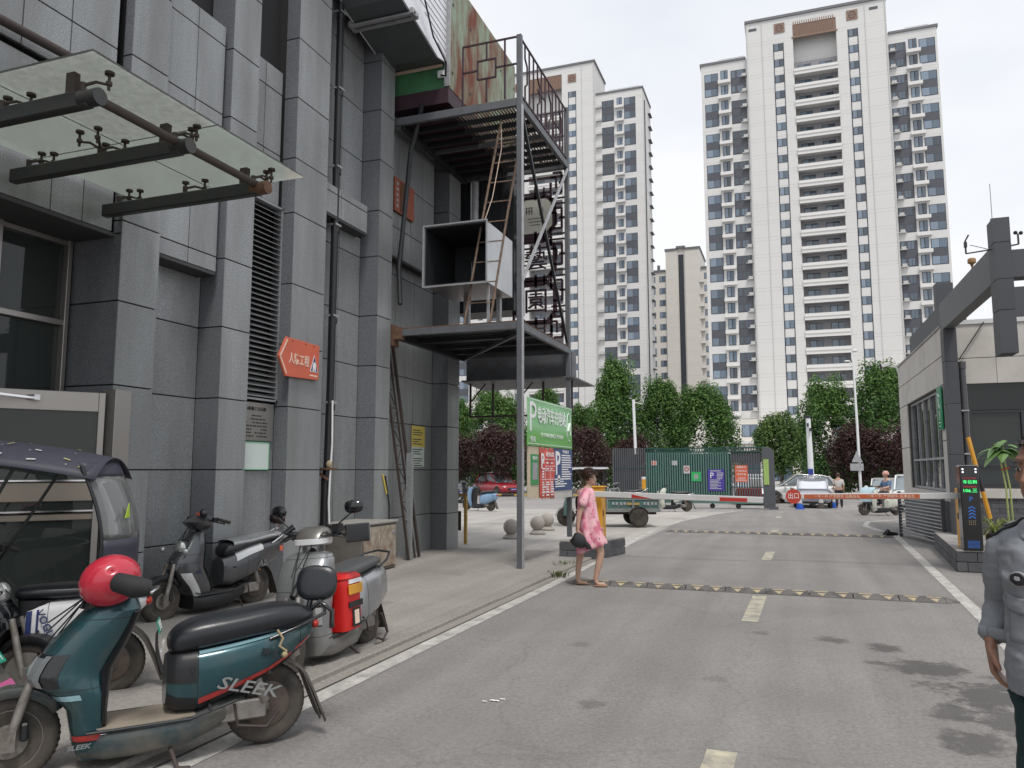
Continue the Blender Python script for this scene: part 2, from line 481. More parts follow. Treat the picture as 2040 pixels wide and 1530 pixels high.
def sheet(name, pts, z, m, kind='structure', parent=None, step=2.0):
    """flat polygon following the small dip of the ground, cut in strips along y"""
    import bmesh
    me = bpy.data.meshes.new(name); bm = bmesh.new()
    vs = [bm.verts.new((x, y, 0)) for x, y in pts]
    bm.faces.new(vs)
    ys = [v[1] for v in pts]
    for i in range(0, 10):
        y = 26 + i * 2.0
        if min(ys) < y < max(ys):
            bmesh.ops.bisect_plane(bm, geom=bm.verts[:] + bm.edges[:] + bm.faces[:], plane_co=(0, y, 0), plane_no=(0, 1, 0))
    for v in bm.verts: v.co.z = gz(v.co.y) + z
    bmesh.ops.recalc_face_normals(bm, faces=bm.faces)
    for f in bm.faces:
        if f.normal.z < 0: f.normal_flip()
    bm.to_mesh(me); bm.free(); me.materials.append(MT[m])
    o = put(name, me, parent)
    if kind: o['kind'] = kind
    return o
sheet('ground', [(-900, -60), (900, -60), (900, 1500), (-900, 1500)], -.012, 'asphalt_far')
sheet('yard', [(-60, 14.6), (-3.3, 14.6), (-3.3, 24), (-2.9, 27.5), (-2.3, 32), (-60, 32)], -.008, 'yard')
sheet('road', [(-3.3, -12), (2.62, -12), (9, 10), (9, 40), (-2.3, 40), (-2.3, 32), (-2.9, 27.5), (-3.3, 24)], -.004, 'asphalt')
sheet('pavement', [(-9.2, -12), (-3.64, -12), (-3.64, 14.6), (-9.2, 14.6)], .035, 'paving')
kb = MB()
y = -12.0
while y < 14.0:
    kb.box(-3.64, -3.42, y + .004, y + .996, -.05, .045 + random.uniform(-.004, .004)); y += 1.0
tag(kb.build('kerb', MT['kerb_stone'], bevel=.012), kind='structure')
sheet('gutter', [(-3.42, -12), (-3.3, -12), (-3.3, 14.6), (-3.42, 14.6)], .004, 'kerb_stone')
def strip(name, pts, w, z=.0, m='line_paint'):
    b = MB(); P = []
    for i, (x, y) in enumerate(pts):
        a = Vector(pts[max(i - 1, 0)]); c = Vector(pts[min(i + 1, len(pts) - 1)])
        d = (c - a).normalized(); n = Vector((-d.y, d.x)) * (w / 2)
        P.append(((x - n.x, y - n.y, gz(y) + z), (x + n.x, y + n.y, gz(y) + z)))
    b.loft([list(p) for p in P], cap=False, closed=False)
    return tag(b.build(name, MT[m]), kind='structure')
strip('lane_line', [(-3.2, -10), (-3.2, 5), (-3.22, 11), (-3.42, 18), (-3.5, 22), (-3.3, 25), (-2.9, 27.5), (-2.5, 31), (-2.0, 36)], .155)
strip('lane_line', [(1.62, 5), (1.9, 9.7), (2.37, 21.3)], .15)
strip('lane_line', [(2.2, 22.5), (1.95, 24.5), (2.2, 26.5), (3.6, 28.5)], .15)
strip('lane_line', [(-20, 30), (-12, 27.2), (-6, 27), (-3.2, 26)], .1)
strip('lane_line', [(-14, 19.5), (-9, 21.4), (-6, 24.2)], .09)
for y0, y1 in ((2.6, 4.75), (8.75, 10.55), (14.7, 16.2), (20.9, 22.1), (27.5, 28.6), (33, 34)):
    strip('lane_dash', [(-.47, y0), (-.43, y1)], .17, m='line_yellow')
# speed bumps made of rubber segments
mat('bump_rubber', (.085, .08, .078), .85, var=.3, vs=6, rnd=.12, dirt=.45, dcol=(.2, .185, .17), dscale=5)
mat('bump_yellow', (.52, .42, .24), .7, var=.25, vs=8, dirt=.55, dcol=(.25, .22, .18), dscale=8)
def speed_bump(label, y, x0, x1, n, yaw=0):
    t = thing('speed_bump', label, 'speed bump', (x0, y, 0), group='rubber speed bumps across the road')
    w = (x1 - x0) / n
    b = MB()
    prof = [(-.18, 0), (-.05, .042), (.05, .042), (.18, 0)]
    b.prism(prof, 0, .006, w - .006)
    me = b.mesh('rubber_segment', MT['bump_rubber'])
    a = MB()
    for s in (.28, .76):
        cx = w * s
        a.add([(cx - .085, -.02, .048), (cx + .085, -.02, .048), (cx + .01, -.172, .0085), (cx - .085, -.02, .040), (cx + .085, -.02, .040), (cx + .01, -.172, .0005)], [(0, 2, 1), (0, 1, 4, 3), (1, 2, 5, 4), (2, 0, 3, 5), (3, 4, 5)])
    ma = a.mesh('yellow_marker', MT['bump_yellow'])
    cpx = MB()
    cpx.add([(0, -.17, 0), (0, .17, 0), (0, .05, .042), (0, -.05, .042), (.16, -.07, 0), (.16, .07, 0)], [(0, 1, 2, 3), (0, 3, 4), (3, 2, 5, 4), (2, 1, 5)])
    mc = cpx.mesh('end_cap', MT['bump_rubber'])
    for i in range(n):
        p = (x0 + w * i, y + random.uniform(-.006, .006), gz(y))
        s = put('rubber_segment', me, t, loc=p)
        k = put('yellow_marker', ma, s)
    put('end_cap', mc, t, loc=(x1, y, 0)); put('end_cap', mc, t, loc=(x0, y, 0), rot=(0, 0, PI))
speed_bump('near black rubber speed bump with yellow triangles, under the woman in pink', 10.9, -2.95, 1.72, 9)
speed_bump('far rubber speed bump with pale triangles beyond the barrier arms', 20.6, -3.0, 2.1, 10)
# litter, weeds
lm = MB()
for (x, y, w) in ((-2.0, 5.2, .035), (-1.96, 5.25, .02), (-2.06, 5.16, .018)):
    lm.grid(lambda u, v, x=x, y=y, w=w: (x + (u - .5) * w * 2, y + (v - .5) * w * .7, .002 + .004 * math.sin(6 * u + 3 * v) ** 2), 4, 3)
tag(lm.build('paper_scrap', MT['white_paint']), 'torn white paper scraps lying on the asphalt near the teal scooter', 'litter')
mat('weed_green', (.09, .11, .04), .8, var=.4, vs=30)
def tuft(loc, n, h, label, seed=1, spread=.12):
    rnd = random.Random(seed); b = MB()
    for i in range(n):
        a = rnd.uniform(0, 2 * PI); r = rnd.uniform(0, spread); hh = h * rnd.uniform(.4, 1); lean = rnd.uniform(.1, .9)
        p = Vector((loc[0] + r * math.cos(a), loc[1] + r * math.sin(a), loc[2])); t = p + Vector((math.cos(a) * hh * lean, math.sin(a) * hh * lean, hh))
        s = Vector((-math.sin(a), math.cos(a), 0)) * .006
        mid = (p + t) / 2 + Vector((0, 0, hh * .15))
        b.add([p - s, p + s, mid + s, mid - s, t], [(0, 1, 2, 3), (3, 2, 4)])
    return tag(b.build('grass_tuft', MT['weed_green'], fix=False), label, 'weeds')
tuft((-3.35, 11.35, .01), 90, .09, 'small dry weed tuft growing at the kerb left of the woman', 3, .2)
tuft((-3.6, 12.6, .03), 60, .06, 'flat grey weed patch on the paving beside the gantry post', 5, .25)

# ---------------- left granite building ----------------
BX = -6.43
bld = thing('granite_building', 'large grey granite clad building with projecting pilasters filling the left side', 'building', (-7.5, 8, 0))
ZR = [0, .74, 1.6, 2.46, 3.33, 4.18, 5.2, 6.0, 6.9, 7.8, 8.7, 9.6, 10.5, 11.4]
T = .028; G = .014
def clad_x(x, y0, y1, z0, z1, cols=None, rows=None, m='granite'):
    """slabs on a plane facing +X"""
    ys = [y0] + (cols or []) + [y1]
    zs = [z0] + [z for z in (rows or ZR) if z0 + .08 < z < z1 - .08] + [z1]
    for a, b_ in zip(ys, ys[1:]):
        for c, d in zip(zs, zs[1:]):
            panel('granite_panel', x - T, x + random.uniform(-.001, .001), a + G / 2, b_ - G / 2, c + G / 2, d - G / 2, m, bld, .003)
def clad_y(y, x0, x1, z0, z1, rows=None, m='granite_shaded'):
    """slabs on a plane facing -Y"""
    zs = [z0] + [z for z in (rows or ZR) if z0 + .08 < z < z1 - .08] + [z1]
    for c, d in zip(zs, zs[1:]):
        panel('granite_panel', x0 + .002, x1 - .002, y, y + T, c + G / 2, d - G / 2, m, bld, .003)
core = MB()
TOP = 11.4
fins = [(5.92, 6.44), (7.46, 7.98), (8.82, 9.62), (11.18, 11.66), (14.05, 14.62)]
XR = -6.78
core.box(-16, XR - T, 6.0, 14.58, 0, TOP)
for a, b_ in fins:
    core.box(XR - T - .01, BX - T - .001, a + T + .001, b_ - .012, 0, TOP)
for a, b_ in fins:
    clad_x(BX, a, b_, .0, TOP)
    if a > 6: clad_y(a, -6.65 if a == 8.82 else XR, BX, 0, TOP)
# slot 1: two columns, proud apron above the lintel, opening above
clad_x(XR, 6.44, 7.46, 0, 3.99, [6.74])
clad_x(-6.5, 6.44, 7.40, 3.99, 7.16, [6.93], [4.18, 5.2, 6.0, 6.9])
core.box(XR - T, -6.5 - T, 6.44, 7.40, 3.99, 7.16)
# slot 2 : louvre; panels above; opening
clad_x(-6.62, 7.98, 8.72, 5.27, 7.24, [8.35], [6.0, 6.9])
core.box(XR - T, -6.62 - T, 7.98, 8.72, 5.27, 7.24)
clad_x(-6.65, 7.98, 8.82, 0, 2.5); core.box(XR - T, -6.78, 7.98, 8.82, 0, 5.27); core.box(-6.78, -6.65 - T, 7.98, 8.82, 0, 2.48)
# slot 3 : three columns, apron band
clad_x(XR, 9.62, 11.18, 0, 5.54, [9.86, 10.52])
clad_x(-6.55, 9.62, 11.0, 5.54, 6.02, [10.2], [5.9])
core.box(XR - T, -6.55 - T, 9.62, 11.0, 5.54, 6.02)
clad_x(XR, 9.62, 11.18, 6.02, TOP, [9.86, 10.52])
# slot 4 : apron from z 5.45 up
clad_x(XR, 11.66, 14.05, 0, 5.45, [12.46, 13.2])
clad_x(-6.62, 11.66, 13.7, 5.45, TOP, [12.2, 12.7, 13.2])
clad_x(XR, 13.7, 14.05, 5.45, TOP)
core.box(XR - T, -6.62 - T, 11.66, 13.7, 5.45, TOP)
# end wall facing +Y
core.box(-16, BX - T, 14.58, 14.6, 0, TOP)
# left of fin 1: lintel over the glazed entrance, upper panels
clad_x(-6.5, 1.2, 5.86, 4.04, 5.42, [2.4, 3.6, 4.45, 5.15, 5.5], [4.55])
core.box(-9, -6.5 - T, 1.2, 5.86, 4.04, 5.42)
clad_x(-6.5, 1.2, 5.80, 5.48, TOP, [2.4, 3.6, 4.15, 4.75, 5.25], [6.0, 6.9, 7.8, 8.7])
core.box(-9, -6.5 - T, 1.2, 5.80, 5.48, TOP)
core.box(-9, -6.60, 1.2, 5.9, 5.40, 5.50)
clad_x(BX, 3.45, 3.95, 5.48, TOP)
core.box(-6.5, BX - T, 3.46, 3.94, 5.48, TOP)
clad_y(5.92, -7.09, BX, 0, 4.04); clad_y(5.92, -6.55, BX, 4.04, TOP)
core.box(-9, BX - T, 5.93 + T, 6.1, 0, TOP)
core.box(-9, BX - T - .01, -6, 1.2, 0, TOP)
clad_x(BX, -1, 1.2, 0, TOP, [.1])
core.build('wall_core', MT['joint'], bld)
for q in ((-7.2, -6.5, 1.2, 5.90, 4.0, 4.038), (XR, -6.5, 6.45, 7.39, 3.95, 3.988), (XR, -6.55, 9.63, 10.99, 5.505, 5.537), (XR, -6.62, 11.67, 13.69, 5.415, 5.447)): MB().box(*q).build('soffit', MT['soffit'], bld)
# dark recessed windows high up
for y0, y1, z0, xx in ((6.46, 7.44, 7.18, -6.9), (8.0, 8.8, 7.26, -7.3)):
    b = MB(); b.box(xx - .02, xx, y0, y1, z0, TOP)
    w = b.build('window', MT['glass_dark'], bld)
    f = MB()
    for yy in (y0 + .03, (y0 + y1) / 2, y1 - .03): f.box(xx, xx + .05, yy - .025, yy + .025, z0, TOP)
    for zz in (z0 + .03, 8.7, 10.2): f.box(xx, xx + .045, y0, y1, zz - .025, zz + .025)
    f.build('window_frame', MT['window_frame'], w)
    b = MB(); b.box(XR - T - .02, XR - T + .002, y0, y1, z0, TOP); 
# handrail pipe on the upper left wall
b = MB(); b.tube([(-6.38, 1.5, 5.45), (-6.38, 5.45, 5.56)], .045, 10)
b.build('wall_pipe', MT['rust_brown'], bld, smooth=60)
# louvre
lv = thing('louvre_grille', 'tall grey metal louvre grille between two granite pilasters', 'grille', (-6.75, 8.3, 2.55))
b = MB()
for s in (8.0, 8.78): b.box(-6.74, -6.60, s, s + .03, 2.52, 5.26)
b.box(-6.74, -6.60, 8.0, 8.81, 5.235, 5.262); b.box(-6.74, -6.60, 8.0, 8.81, 2.52, 2.545)
b.build('grille_frame', MT['louver'], lv)
sb = MB(); sb.add([(-.055, 0, -.028), (.045, 0, .030), (.050, 0, .024), (-.05, 0, -.034), (-.055, .745, -.028), (.045, .745, .030), (.050, .745, .024), (-.05, .745, -.034)], [(0, 3, 2, 1), (4, 5, 6, 7), (0, 1, 5, 4), (1, 2, 6, 5), (2, 3, 7, 6), (3, 0, 4, 7)])
# slat tilts down outwards
for i in range(len(sb.v)): sb.v[i] = (-sb.v[i][0], sb.v[i][1], sb.v[i][2])
me = sb.mesh('slat', MT['louver'])
for i in range(37): put('slat', me, lv, loc=(-6.66, 8.032, 2.60 + i * .0715))
b = MB(); b.box(-6.76, -6.745, 8.0, 8.81, 2.52, 5.26); b.build('grille_back', MT['dark_void'], lv)
# notice plaques under the louvre
pl = thing('notice_plaque', 'brushed steel notice plaque engraved with lines of text, under the louvre', 'plaque', (-6.62, 8.05, 2.0))
b = MB(); b.box(-6.645, -6.62, 8.02, 8.76, 1.98, 2.485); b.build('plate', MT['steel_brushed'], pl, bevel=.004)
txt('人防施工公示牌', .055, (-6.617, 8.39, 2.40), F_PX, 'black_ink', pl, width=.42)
b = MB(); rr = random.Random(4)
for k in range(7):
    z = 2.31 - k * .045; y = 8.06
    while y < 8.62:
        w = rr.uniform(.02, .09)
        if rr.random() < .8: b.box(-6.6195, -6.6175, y, min(y + w, 8.64), z - .008, z + .008)
        y += w + .015
b.build('engraved_line', MT['black_ink'], pl)
nb = thing('notice_board', 'blank white glass notice board on the wall below the steel plaque', 'notice board', (-6.62, 8.05, 1.6))
b = MB(); b.box(-6.645, -6.622, 8.02, 8.70, 1.60, 1.965); b.build('board', mat('board_white', (.62, .70, .66), .25, var=.05), nb, bevel=.003)
b = MB()
for y0, y1, z0, z1 in ((8.02, 8.70, 1.60, 1.612), (8.02, 8.70, 1.953, 1.965), (8.02, 8.032, 1.6, 1.965), (8.688, 8.70, 1.6, 1.965)): b.box(-6.646, -6.618, y0, y1, z0, z1)
b.build('edge_trim', mat('trim_green', (.2, .5, .3), .5), nb)
# orange arrow sign
og = thing('arrow_sign', 'orange arrow shaped wall sign pointing left with cream lettering and blue triangle', 'sign', (-6.38, 9.0, 3.1))
b = MB(); b.prism([(8.50, 3.12), (8.66, 3.40), (9.44, 3.385), (9.44, 2.885), (8.66, 2.86)], 0, -6.40, -6.37); b.build('plate', MT['orange_sign'], og, bevel=.004)
b = MB()
for (p, q) in (((8.535, 3.12), (8.68, 3.365)), ((8.535, 3.12), (8.68, 2.895))): b.bar((-6.3675, p[0], p[1]), (-6.3675, q[0], q[1]), .004, .022, up=(0, 1, 0))
b.build('arrow_line', MT['cream_ink'], og)
txt('人防工程', .16, (-6.367, 8.96, 3.11), F_PX, 'cream_ink', og, width=.47, bold=.002)
b = MB(); b.prism([(9.22, 2.99), (9.41, 2.99), (9.315, 3.23)], 0, -6.37, -6.366); b.build('emblem', MT['white_ink'], og)
b = MB(); b.prism([(9.235, 3.0), (9.395, 3.0), (9.315, 3.21)], 0, -6.366, -6.363); b.build('emblem', MT['navy_ink'], og)
b = MB(); b.prism([(9.275, 3.0), (9.30, 3.0), (9.31, 3.06), (9.325, 3.0), (9.35, 3.0), (9.35, 3.09), (9.335, 3.13), (9.30, 3.13), (9.28, 3.09)], 0, -6.363, -6.361); b.build('emblem', MT['white_ink'], og)
b = MB(); b.box(-6.37, -6.367, 9.22, 9.40, 2.925, 2.945); b.build('small_print', MT['cream_ink'], og)
b = MB()
for yy in (8.8, 9.1, 9.3): b.cyl((-6.37, yy, 3.36), (-6.362, yy, 3.36), .008, n=8)
b.build('rivet', MT['black_ink'], og)
# drain pipe
dp = thing('drain_pipe', 'black downpipe running up the granite wall with white conduit and rusty bracket', 'pipe', (-6.62, 10.05, .9))
b = MB(); b.tube([(-6.62, 10.05, .78), (-6.62, 10.05, 1.45), (-6.60, 10.07, 1.6), (-6.60, 10.10, 3.0), (-6.60, 10.12, 11)], .058, 14)
b.build('pipe', MT['black_plastic'], dp, smooth=60)
for z in (2.55, 3.9, 5.35, 6.3, 7.6, 8.9):
    b = MB(); b.cyl((-6.60, 10.12, z - .04), (-6.60, 10.12, z + .04), .068, n=14); b.build('coupling', MT['black_plastic'], dp, smooth=60)
    b = MB(); b.box(-6.77, -6.60, 10.03, 10.05, z + .06, z + .09); b.box(-6.545, -6.535, 10.04, 10.19, z + .06, z + .09); b.build('clamp', MT['steel_light'], dp)
b = MB(); b.tube([(-6.53, 10.06, .80), (-6.53, 10.03, 1.1), (-6.54, 10.06, 1.5), (-6.53, 10.08, 2.0), (-6.53, 10.06, 2.65)], .016, 8); b.build('conduit', MT['white_paint'], dp, smooth=60)
b = MB(); b.box(-6.77, -6.52, 9.93, 10.22, 1.60, 1.63); b.bar((-6.77, 9.95, 1.62), (-6.53, 10.0, 1.45), .03); b.build('bracket', MT['rusty'], dp)
b = MB(); b.ball((-6.56, 10.06, 1.68), (.05, .055, .07), 8, 6); b.build('foam_joint', mat('foam', (.35, .28, .18), .9, var=.3, vs=30), dp, smooth=80)
# entrance glazing (recessed)
en = thing('entrance_glazing', 'recessed dark glass entrance screen with stainless mullions below the canopy', 'glazing', (-7.1, 4, 0))
XG = -7.12
b = MB(); b.box(XG - .02, XG, 1.2, 5.9, 0.0, 4.0); b.build('glass_pane', MT['glass_shop'], en)
for yy, w in ((5.86, .05), (5.08, .07), (4.15, .07), (3.2, .07), (2.2, .07)):
    b = MB(); b.box(XG - .03, XG + .07, yy - w / 2, yy + w / 2, 0, 4.0); b.build('mullion', MT['steel_brushed'], en, bevel=.004)
for zz, w in ((2.33, .10), (3.12, .06), (3.97, .05)):
    b = MB(); b.box(XG - .03, XG + .055, 1.2, 5.88, zz - w / 2, zz + w / 2); b.build('transom', MT['steel_brushed'], en, bevel=.004)
b = MB(); b.box(-9.0, -8.9, 1.2, 5.9, 0, 4); b.box(-9, XG - .1, 1.2, 5.9, -.02, .04); b.build('lobby_wall', mat('lobby', (.10, .11, .11), .7), en)
b = MB(); b.box(-7.6, XG - .2, 4.6, 4.72, 0, 4); b.box(-7.7, XG - .2, 3.55, 3.67, 0, 4); b.build('lobby_column', MT['steel_brushed'], en)
# opened glass door leaf
dA = Vector((-6.98, 5.05, 0)); dB = Vector((-6.42, 5.83, 0)); dd = (dB - dA).normalized(); dn = Vector((dd.y, -dd.x, 0))
dr = thing('glass_door', 'open stainless framed glass door leaf at the entrance with two push bars', 'door', tuple(dA))
def dbox(b, s0, s1, z0, z1, t0=-.03, t1=.03):
    vs = []
    for s in (s0, s1):
        for t in (t0, t1):
            for z in (z0, z1):
                p = dA + dd * s + dn * t; vs.append((p.x, p.y, z))
    b.add(vs, [(0, 1, 3, 2), (4, 6, 7, 5), (0, 4, 5, 1), (2, 3, 7, 6), (0, 2, 6, 4), (1, 5, 7, 3)])
b = MB(); dbox(b, 0, .06, .02, 2.36); dbox(b, .90, .96, .02, 2.36); dbox(b, .06, .90, 2.17, 2.36); dbox(b, .06, .90, .02, .2)
b.build('door_frame', MT['steel_brushed'], dr, bevel=.004)
b = MB(); dbox(b, .06, .90, 1.30, 1.48, -.02, .034); dbox(b, .06, .9, 1.12, 1.18, -.02, .034); b.build('push_rail', mat('bronze_steel', (.30, .26, .22), .32, metal=.7), dr, bevel=.006)
b = MB(); dbox(b, .06, .90, 1.49, 1.505, .0, .06); dbox(b, .06, .9, 1.20, 1.215, 0, .06); b.build('push_bar', MT['chrome'], dr)
b = MB(); dbox(b, .05, .91, .19, 2.18, -.006, .006); b.build('glass_pane', MT['glass_shop'], dr)
b = MB()
p0 = dA + dd * .34 + dn * .05; p1 = dA + dn * .35 - dd * .25
b.bar((p0.x, p0.y, 2.28), (p1.x, p1.y, 2.31), .03, .02); b.bar((p1.x, p1.y, 2.31), (dA.x - .1, dA.y - .6, 2.3), .03, .02); b.box(p0.x - .06, p0.x + .06, p0.y - .03, p0.y + .03, 2.26, 2.31)
b.build('door_closer', MT['chrome'], dr)
b = MB(); b.M = Matrix.Translation(dB + Vector((.03, .12, 0))); b.box(-.08, .08, -.1, .1, 0, 2.40); b.build('door_jamb', MT['steel_brushed'], dr, bevel=.004)
# low vestibule plinth
b = MB(); b.box(-7.15, -6.75, 1.2, 5.9, .03, .09); tag(b.build('doorstep', MT['concrete']), kind='structure')

# glass canopy over the entrance
cn = thing('glass_canopy', 'glass entrance canopy on dark steel arms with spider fittings at upper left', 'canopy', (-6.4, 4.8, 4.2))
ZB = 4.2
for k, y in enumerate((3.85, 4.72, 5.70)):
    if k == 0: pass
    b = MB(); b.bar((-6.44, y, ZB), (-4.54, y, ZB), .08, .125); arm = b.build('arm', MT['canopy_beam'], cn, bevel=.01)
    b = MB(); b.tube([(-4.62, y, ZB), (-4.45, y, ZB)], .062, 16); b.build('arm_cap', MT['rusty' if k == 2 else 'canopy_beam'], arm, smooth=50)
    b = MB(); b.box(-4.76, -4.68, y - .025, y + .025, ZB + .06, ZB + .215); b.build('bracket', MT['rust_brown'], arm)
b = MB(); b.tube([(-4.56, 3.85, ZB + .03), (-4.56, 5.70, ZB + .03)], .035, 12); b.build('tie_pipe', MT['rust_brown'], cn, smooth=60)
gzz = ZB + .235
for (x0, x1) in ((-6.42, -5.42), (-5.41, -4.36)):
    for (y0, y1) in ((3.69, 4.895), (4.905, 6.12)):
        b = MB(); b.box(x0, x1, y0, y1, gzz, gzz + .016)
        dirty = (y0 < 4 and x0 > -6)
        b.build('glass_panel', MT['canopy_glass' if dirty else 'canopy_glass_clean'], cn, bevel=.002)
def spider(x, y, parent, arms):
    b = MB(); b.cyl((x, y, ZB + .06), (x, y, ZB + .13), .022, n=8)
    for (dx, dy) in arms:
        b.tube([(x, y, ZB + .11), (x + dx * .5, y + dy * .5, ZB + .15), (x + dx * .95, y + dy * .95, ZB + .14)], [.013, .011, .009], 6)
        b.cyl((x + dx, y + dy, ZB + .10), (x + dx, y + dy, gzz - .012), .011, n=8)
        b.cyl((x + dx, y + dy, ZB + .135), (x + dx, y + dy, ZB + .16), .022, n=10)
        b.cyl((x + dx, y + dy, gzz - .02), (x + dx, y + dy, gzz), .034, n=12)
    b.build('spider_fitting', MT['rust_brown'], parent, smooth=50)
for y in (3.85, 4.72, 5.70):
    sgn = [(.10, .10)] if y < 4 else ([(.09, .12), (-.09, .12), (.1, -.1)] if y < 5 else [(.09, .13), (-.09, .13)])
    spider(-4.62, y, cn, [(.1, .13), (.02, .16)] if y > 4 else [(.13, .1)])
    spider(-5.42, y, cn, [(.11, .15), (-.11, .15), (.1, -.12), (-.1, -.12)] if 4 < y < 5 else [(.11, .14), (-.11, .12)])
    spider(-6.25, y, cn, [(.12, .14), (.02, .1)])
# ---------------- steel gantry beside the building ----------------
PX, PY0, PY1 = -4.12, 11.83, 14.78
ga = thing('steel_gantry', 'tall grey steel gantry with two decks and railings standing against the granite building', 'gantry', (-5.3, 13.3, 0))
def part(fn, name, m, parent, **k):
    b = MB(); fn(b)
    return b.build(name, MT[m], parent, **k)
for y, zt in ((PY0, 9.06), (PY1, 9.1)):
    part(lambda b: b.box(PX - .045, PX + .045, y - .045, y + .045, 0 if y == PY0 else .3, zt), 'post', 'steel_paint', ga, bevel=.006)
part(lambda b: (b.box(PX + .046, PX + .054, PY0 - .05, PY0 + .05, .0, 7.8),), 'post', 'steel_light', ga)
for z, hh in ((4.04, .12), (7.92, .14)):
    for y in (PY0, PY1):
        part(lambda b: b.box(-6.6 if z > 5 else -6.5, PX - .046, y - .035, y + .035, z - hh, z), 'deck_beam', 'steel_paint', ga, bevel=.005)
    part(lambda b: b.box(PX - .035, PX + .035, PY0 + .046, PY1 - .046, z - hh - .003, z - .003), 'deck_beam', 'steel_paint', ga, bevel=.005)
    part(lambda b: b.box(-6.42, -6.34, PY0 + .05, PY1 - .05, z - hh - .06, z - .01), 'deck_beam', 'steel_dark', ga, bevel=.005)
# lower deck plate with stiffeners, black gutters under
part(lambda b: b.box(-6.42, PX + .03, PY0 - .02, PY1 + .02, 4.045, 4.06), 'deck_plate', 'rusty', ga)
for y in (12.6, 13.4, 14.1):
    part(lambda b: b.bar((-6.4, y, 3.95), (PX - .04, y, 3.95), .05, .08), 'joist', 'steel_dark', ga)
part(lambda b: b.bar((-6.3, 14.6, 3.88), (PX - .1, 12.1, 3.9), .05, .05), 'brace', 'steel_paint', ga)
part(lambda b: b.box(-6.4, PX, PY0 + .04, PY1 - .04, 4.0, 4.04), 'deck_plate', 'steel_dark', ga)
# upper deck joists and corrugated sheet
for i in range(8):
    y = 12.2 + i * .33
    part(lambda b: b.box(-6.4, PX - .05, y - .025, y + .025, 7.77, 7.85), 'joist', 'steel_dark' if i != 3 else 'steel_paint', ga)
part(lambda b: b.box(-6.45, -5.40, PY0 + .04, PY1 - .04, 7.862, 7.88), 'deck_plate', 'maroon', ga)
cs = MB()
n = 44
for k in range(n):
    x0 = -5.38 + k * (1.24 / n)
    z = 7.87 if k % 2 else 7.90
    cs.box(x0, x0 + 1.24 / n - .001, 12.0, PY1 - .1, z, z + .006)
cs.build('corrugated_sheet', mat('sheet_worn', (.50, .47, .36), .7, var=.3, vs=5, dirt=.6, dcol=(.20, .07, .035), dscale=4), ga)
# side braces
part(lambda b: b.bar((PX, PY0 + .1, 7.7), (PX, PY1 - .08, 4.15), .05, .05, up=(1, 0, 0)), 'brace', 'steel_dark', ga)
part(lambda b: b.bar((PX + .03, PY1 - .05, 7.75), (PX + .03, PY0 + .05, 4.75), .06, .03, up=(1, 0, 0)), 'brace', 'steel_light', ga)
# railings
zr = 9.04
b = MB()
x0, x1, y = -5.18, PX - .05, PY0
for (p, q) in (((x0, zr), (x1, zr)), ((x0, 7.95), (x0, zr)), ((x1 - .22, 7.95), (x1 - .22, zr)), ((x0, 8.55), (-4.90, 8.55)), ((-4.56, 8.55), (x1, 8.55)),
               ((-4.73, 8.72), (-4.73, zr)), ((-4.73, 7.95), (-4.73, 8.38)), ((-4.90, 8.38), (-4.56, 8.38)), ((-4.90, 8.72), (-4.56, 8.72)), ((-4.90, 8.38), (-4.90, 8.72)), ((-4.56, 8.38), (-4.56, 8.72))):
    b.bar((p[0], y, p[1]), (q[0], y, q[1]), .028)
b.build('railing', MT['maroon'], ga)
b = MB(); x = PX
ys = [PY0 + .05 + i * (PY1 - PY0 - .1) / 12 for i in range(13)]
b.bar((x, ys[0], zr), (x, ys[-1], zr), .028); b.bar((x, ys[0], 8.0), (x, ys[-1], 8.0), .028)
for i, yy in enumerate(ys):
    if i in (0, 12): continue
    if i % 3 == 1:
        for p, q in (((yy, 9.04), (yy, 8.78)), ((yy, 8.78), (yy + .12, 8.68)), ((yy + .12, 8.68), (yy + .12, 8.36)), ((yy + .12, 8.36), (yy, 8.26)), ((yy, 8.26), (yy, 7.95))): b.bar((x, p[0], p[1]), (x, q[0], q[1]), .026, up=(1, 0, 0))
    else: b.bar((x, yy, 7.95), (x, yy, 9.04), .026)
b.bar((x, ys[4], 8.55), (x, ys[6], 8.55), .024); b.bar((x, ys[8], 8.4), (x, ys[10], 8.4), .024)
b.build('railing', MT['maroon'], ga)
b = MB()
for i in range(8):
    xx = -5.1 + i * .14; b.bar((xx, PY1, 7.95), (xx, PY1, 9.04), .026)
b.bar((-5.2, PY1, 9.04), (PX, PY1, 9.04), .026); b.bar((-5.2, PY1, 8.5), (PX, PY1, 8.5), .026)
b.build('railing', MT['maroon'], ga)
# small wall brackets
part(lambda b: (b.box(-6.5, -6.28, PY0 - .07, PY0 + .07, 3.86, 4.07), b.box(-6.52, -6.43, PY0 - .12, PY0 + .12, 3.75, 4.12)), 'bracket', 'rusty', ga)
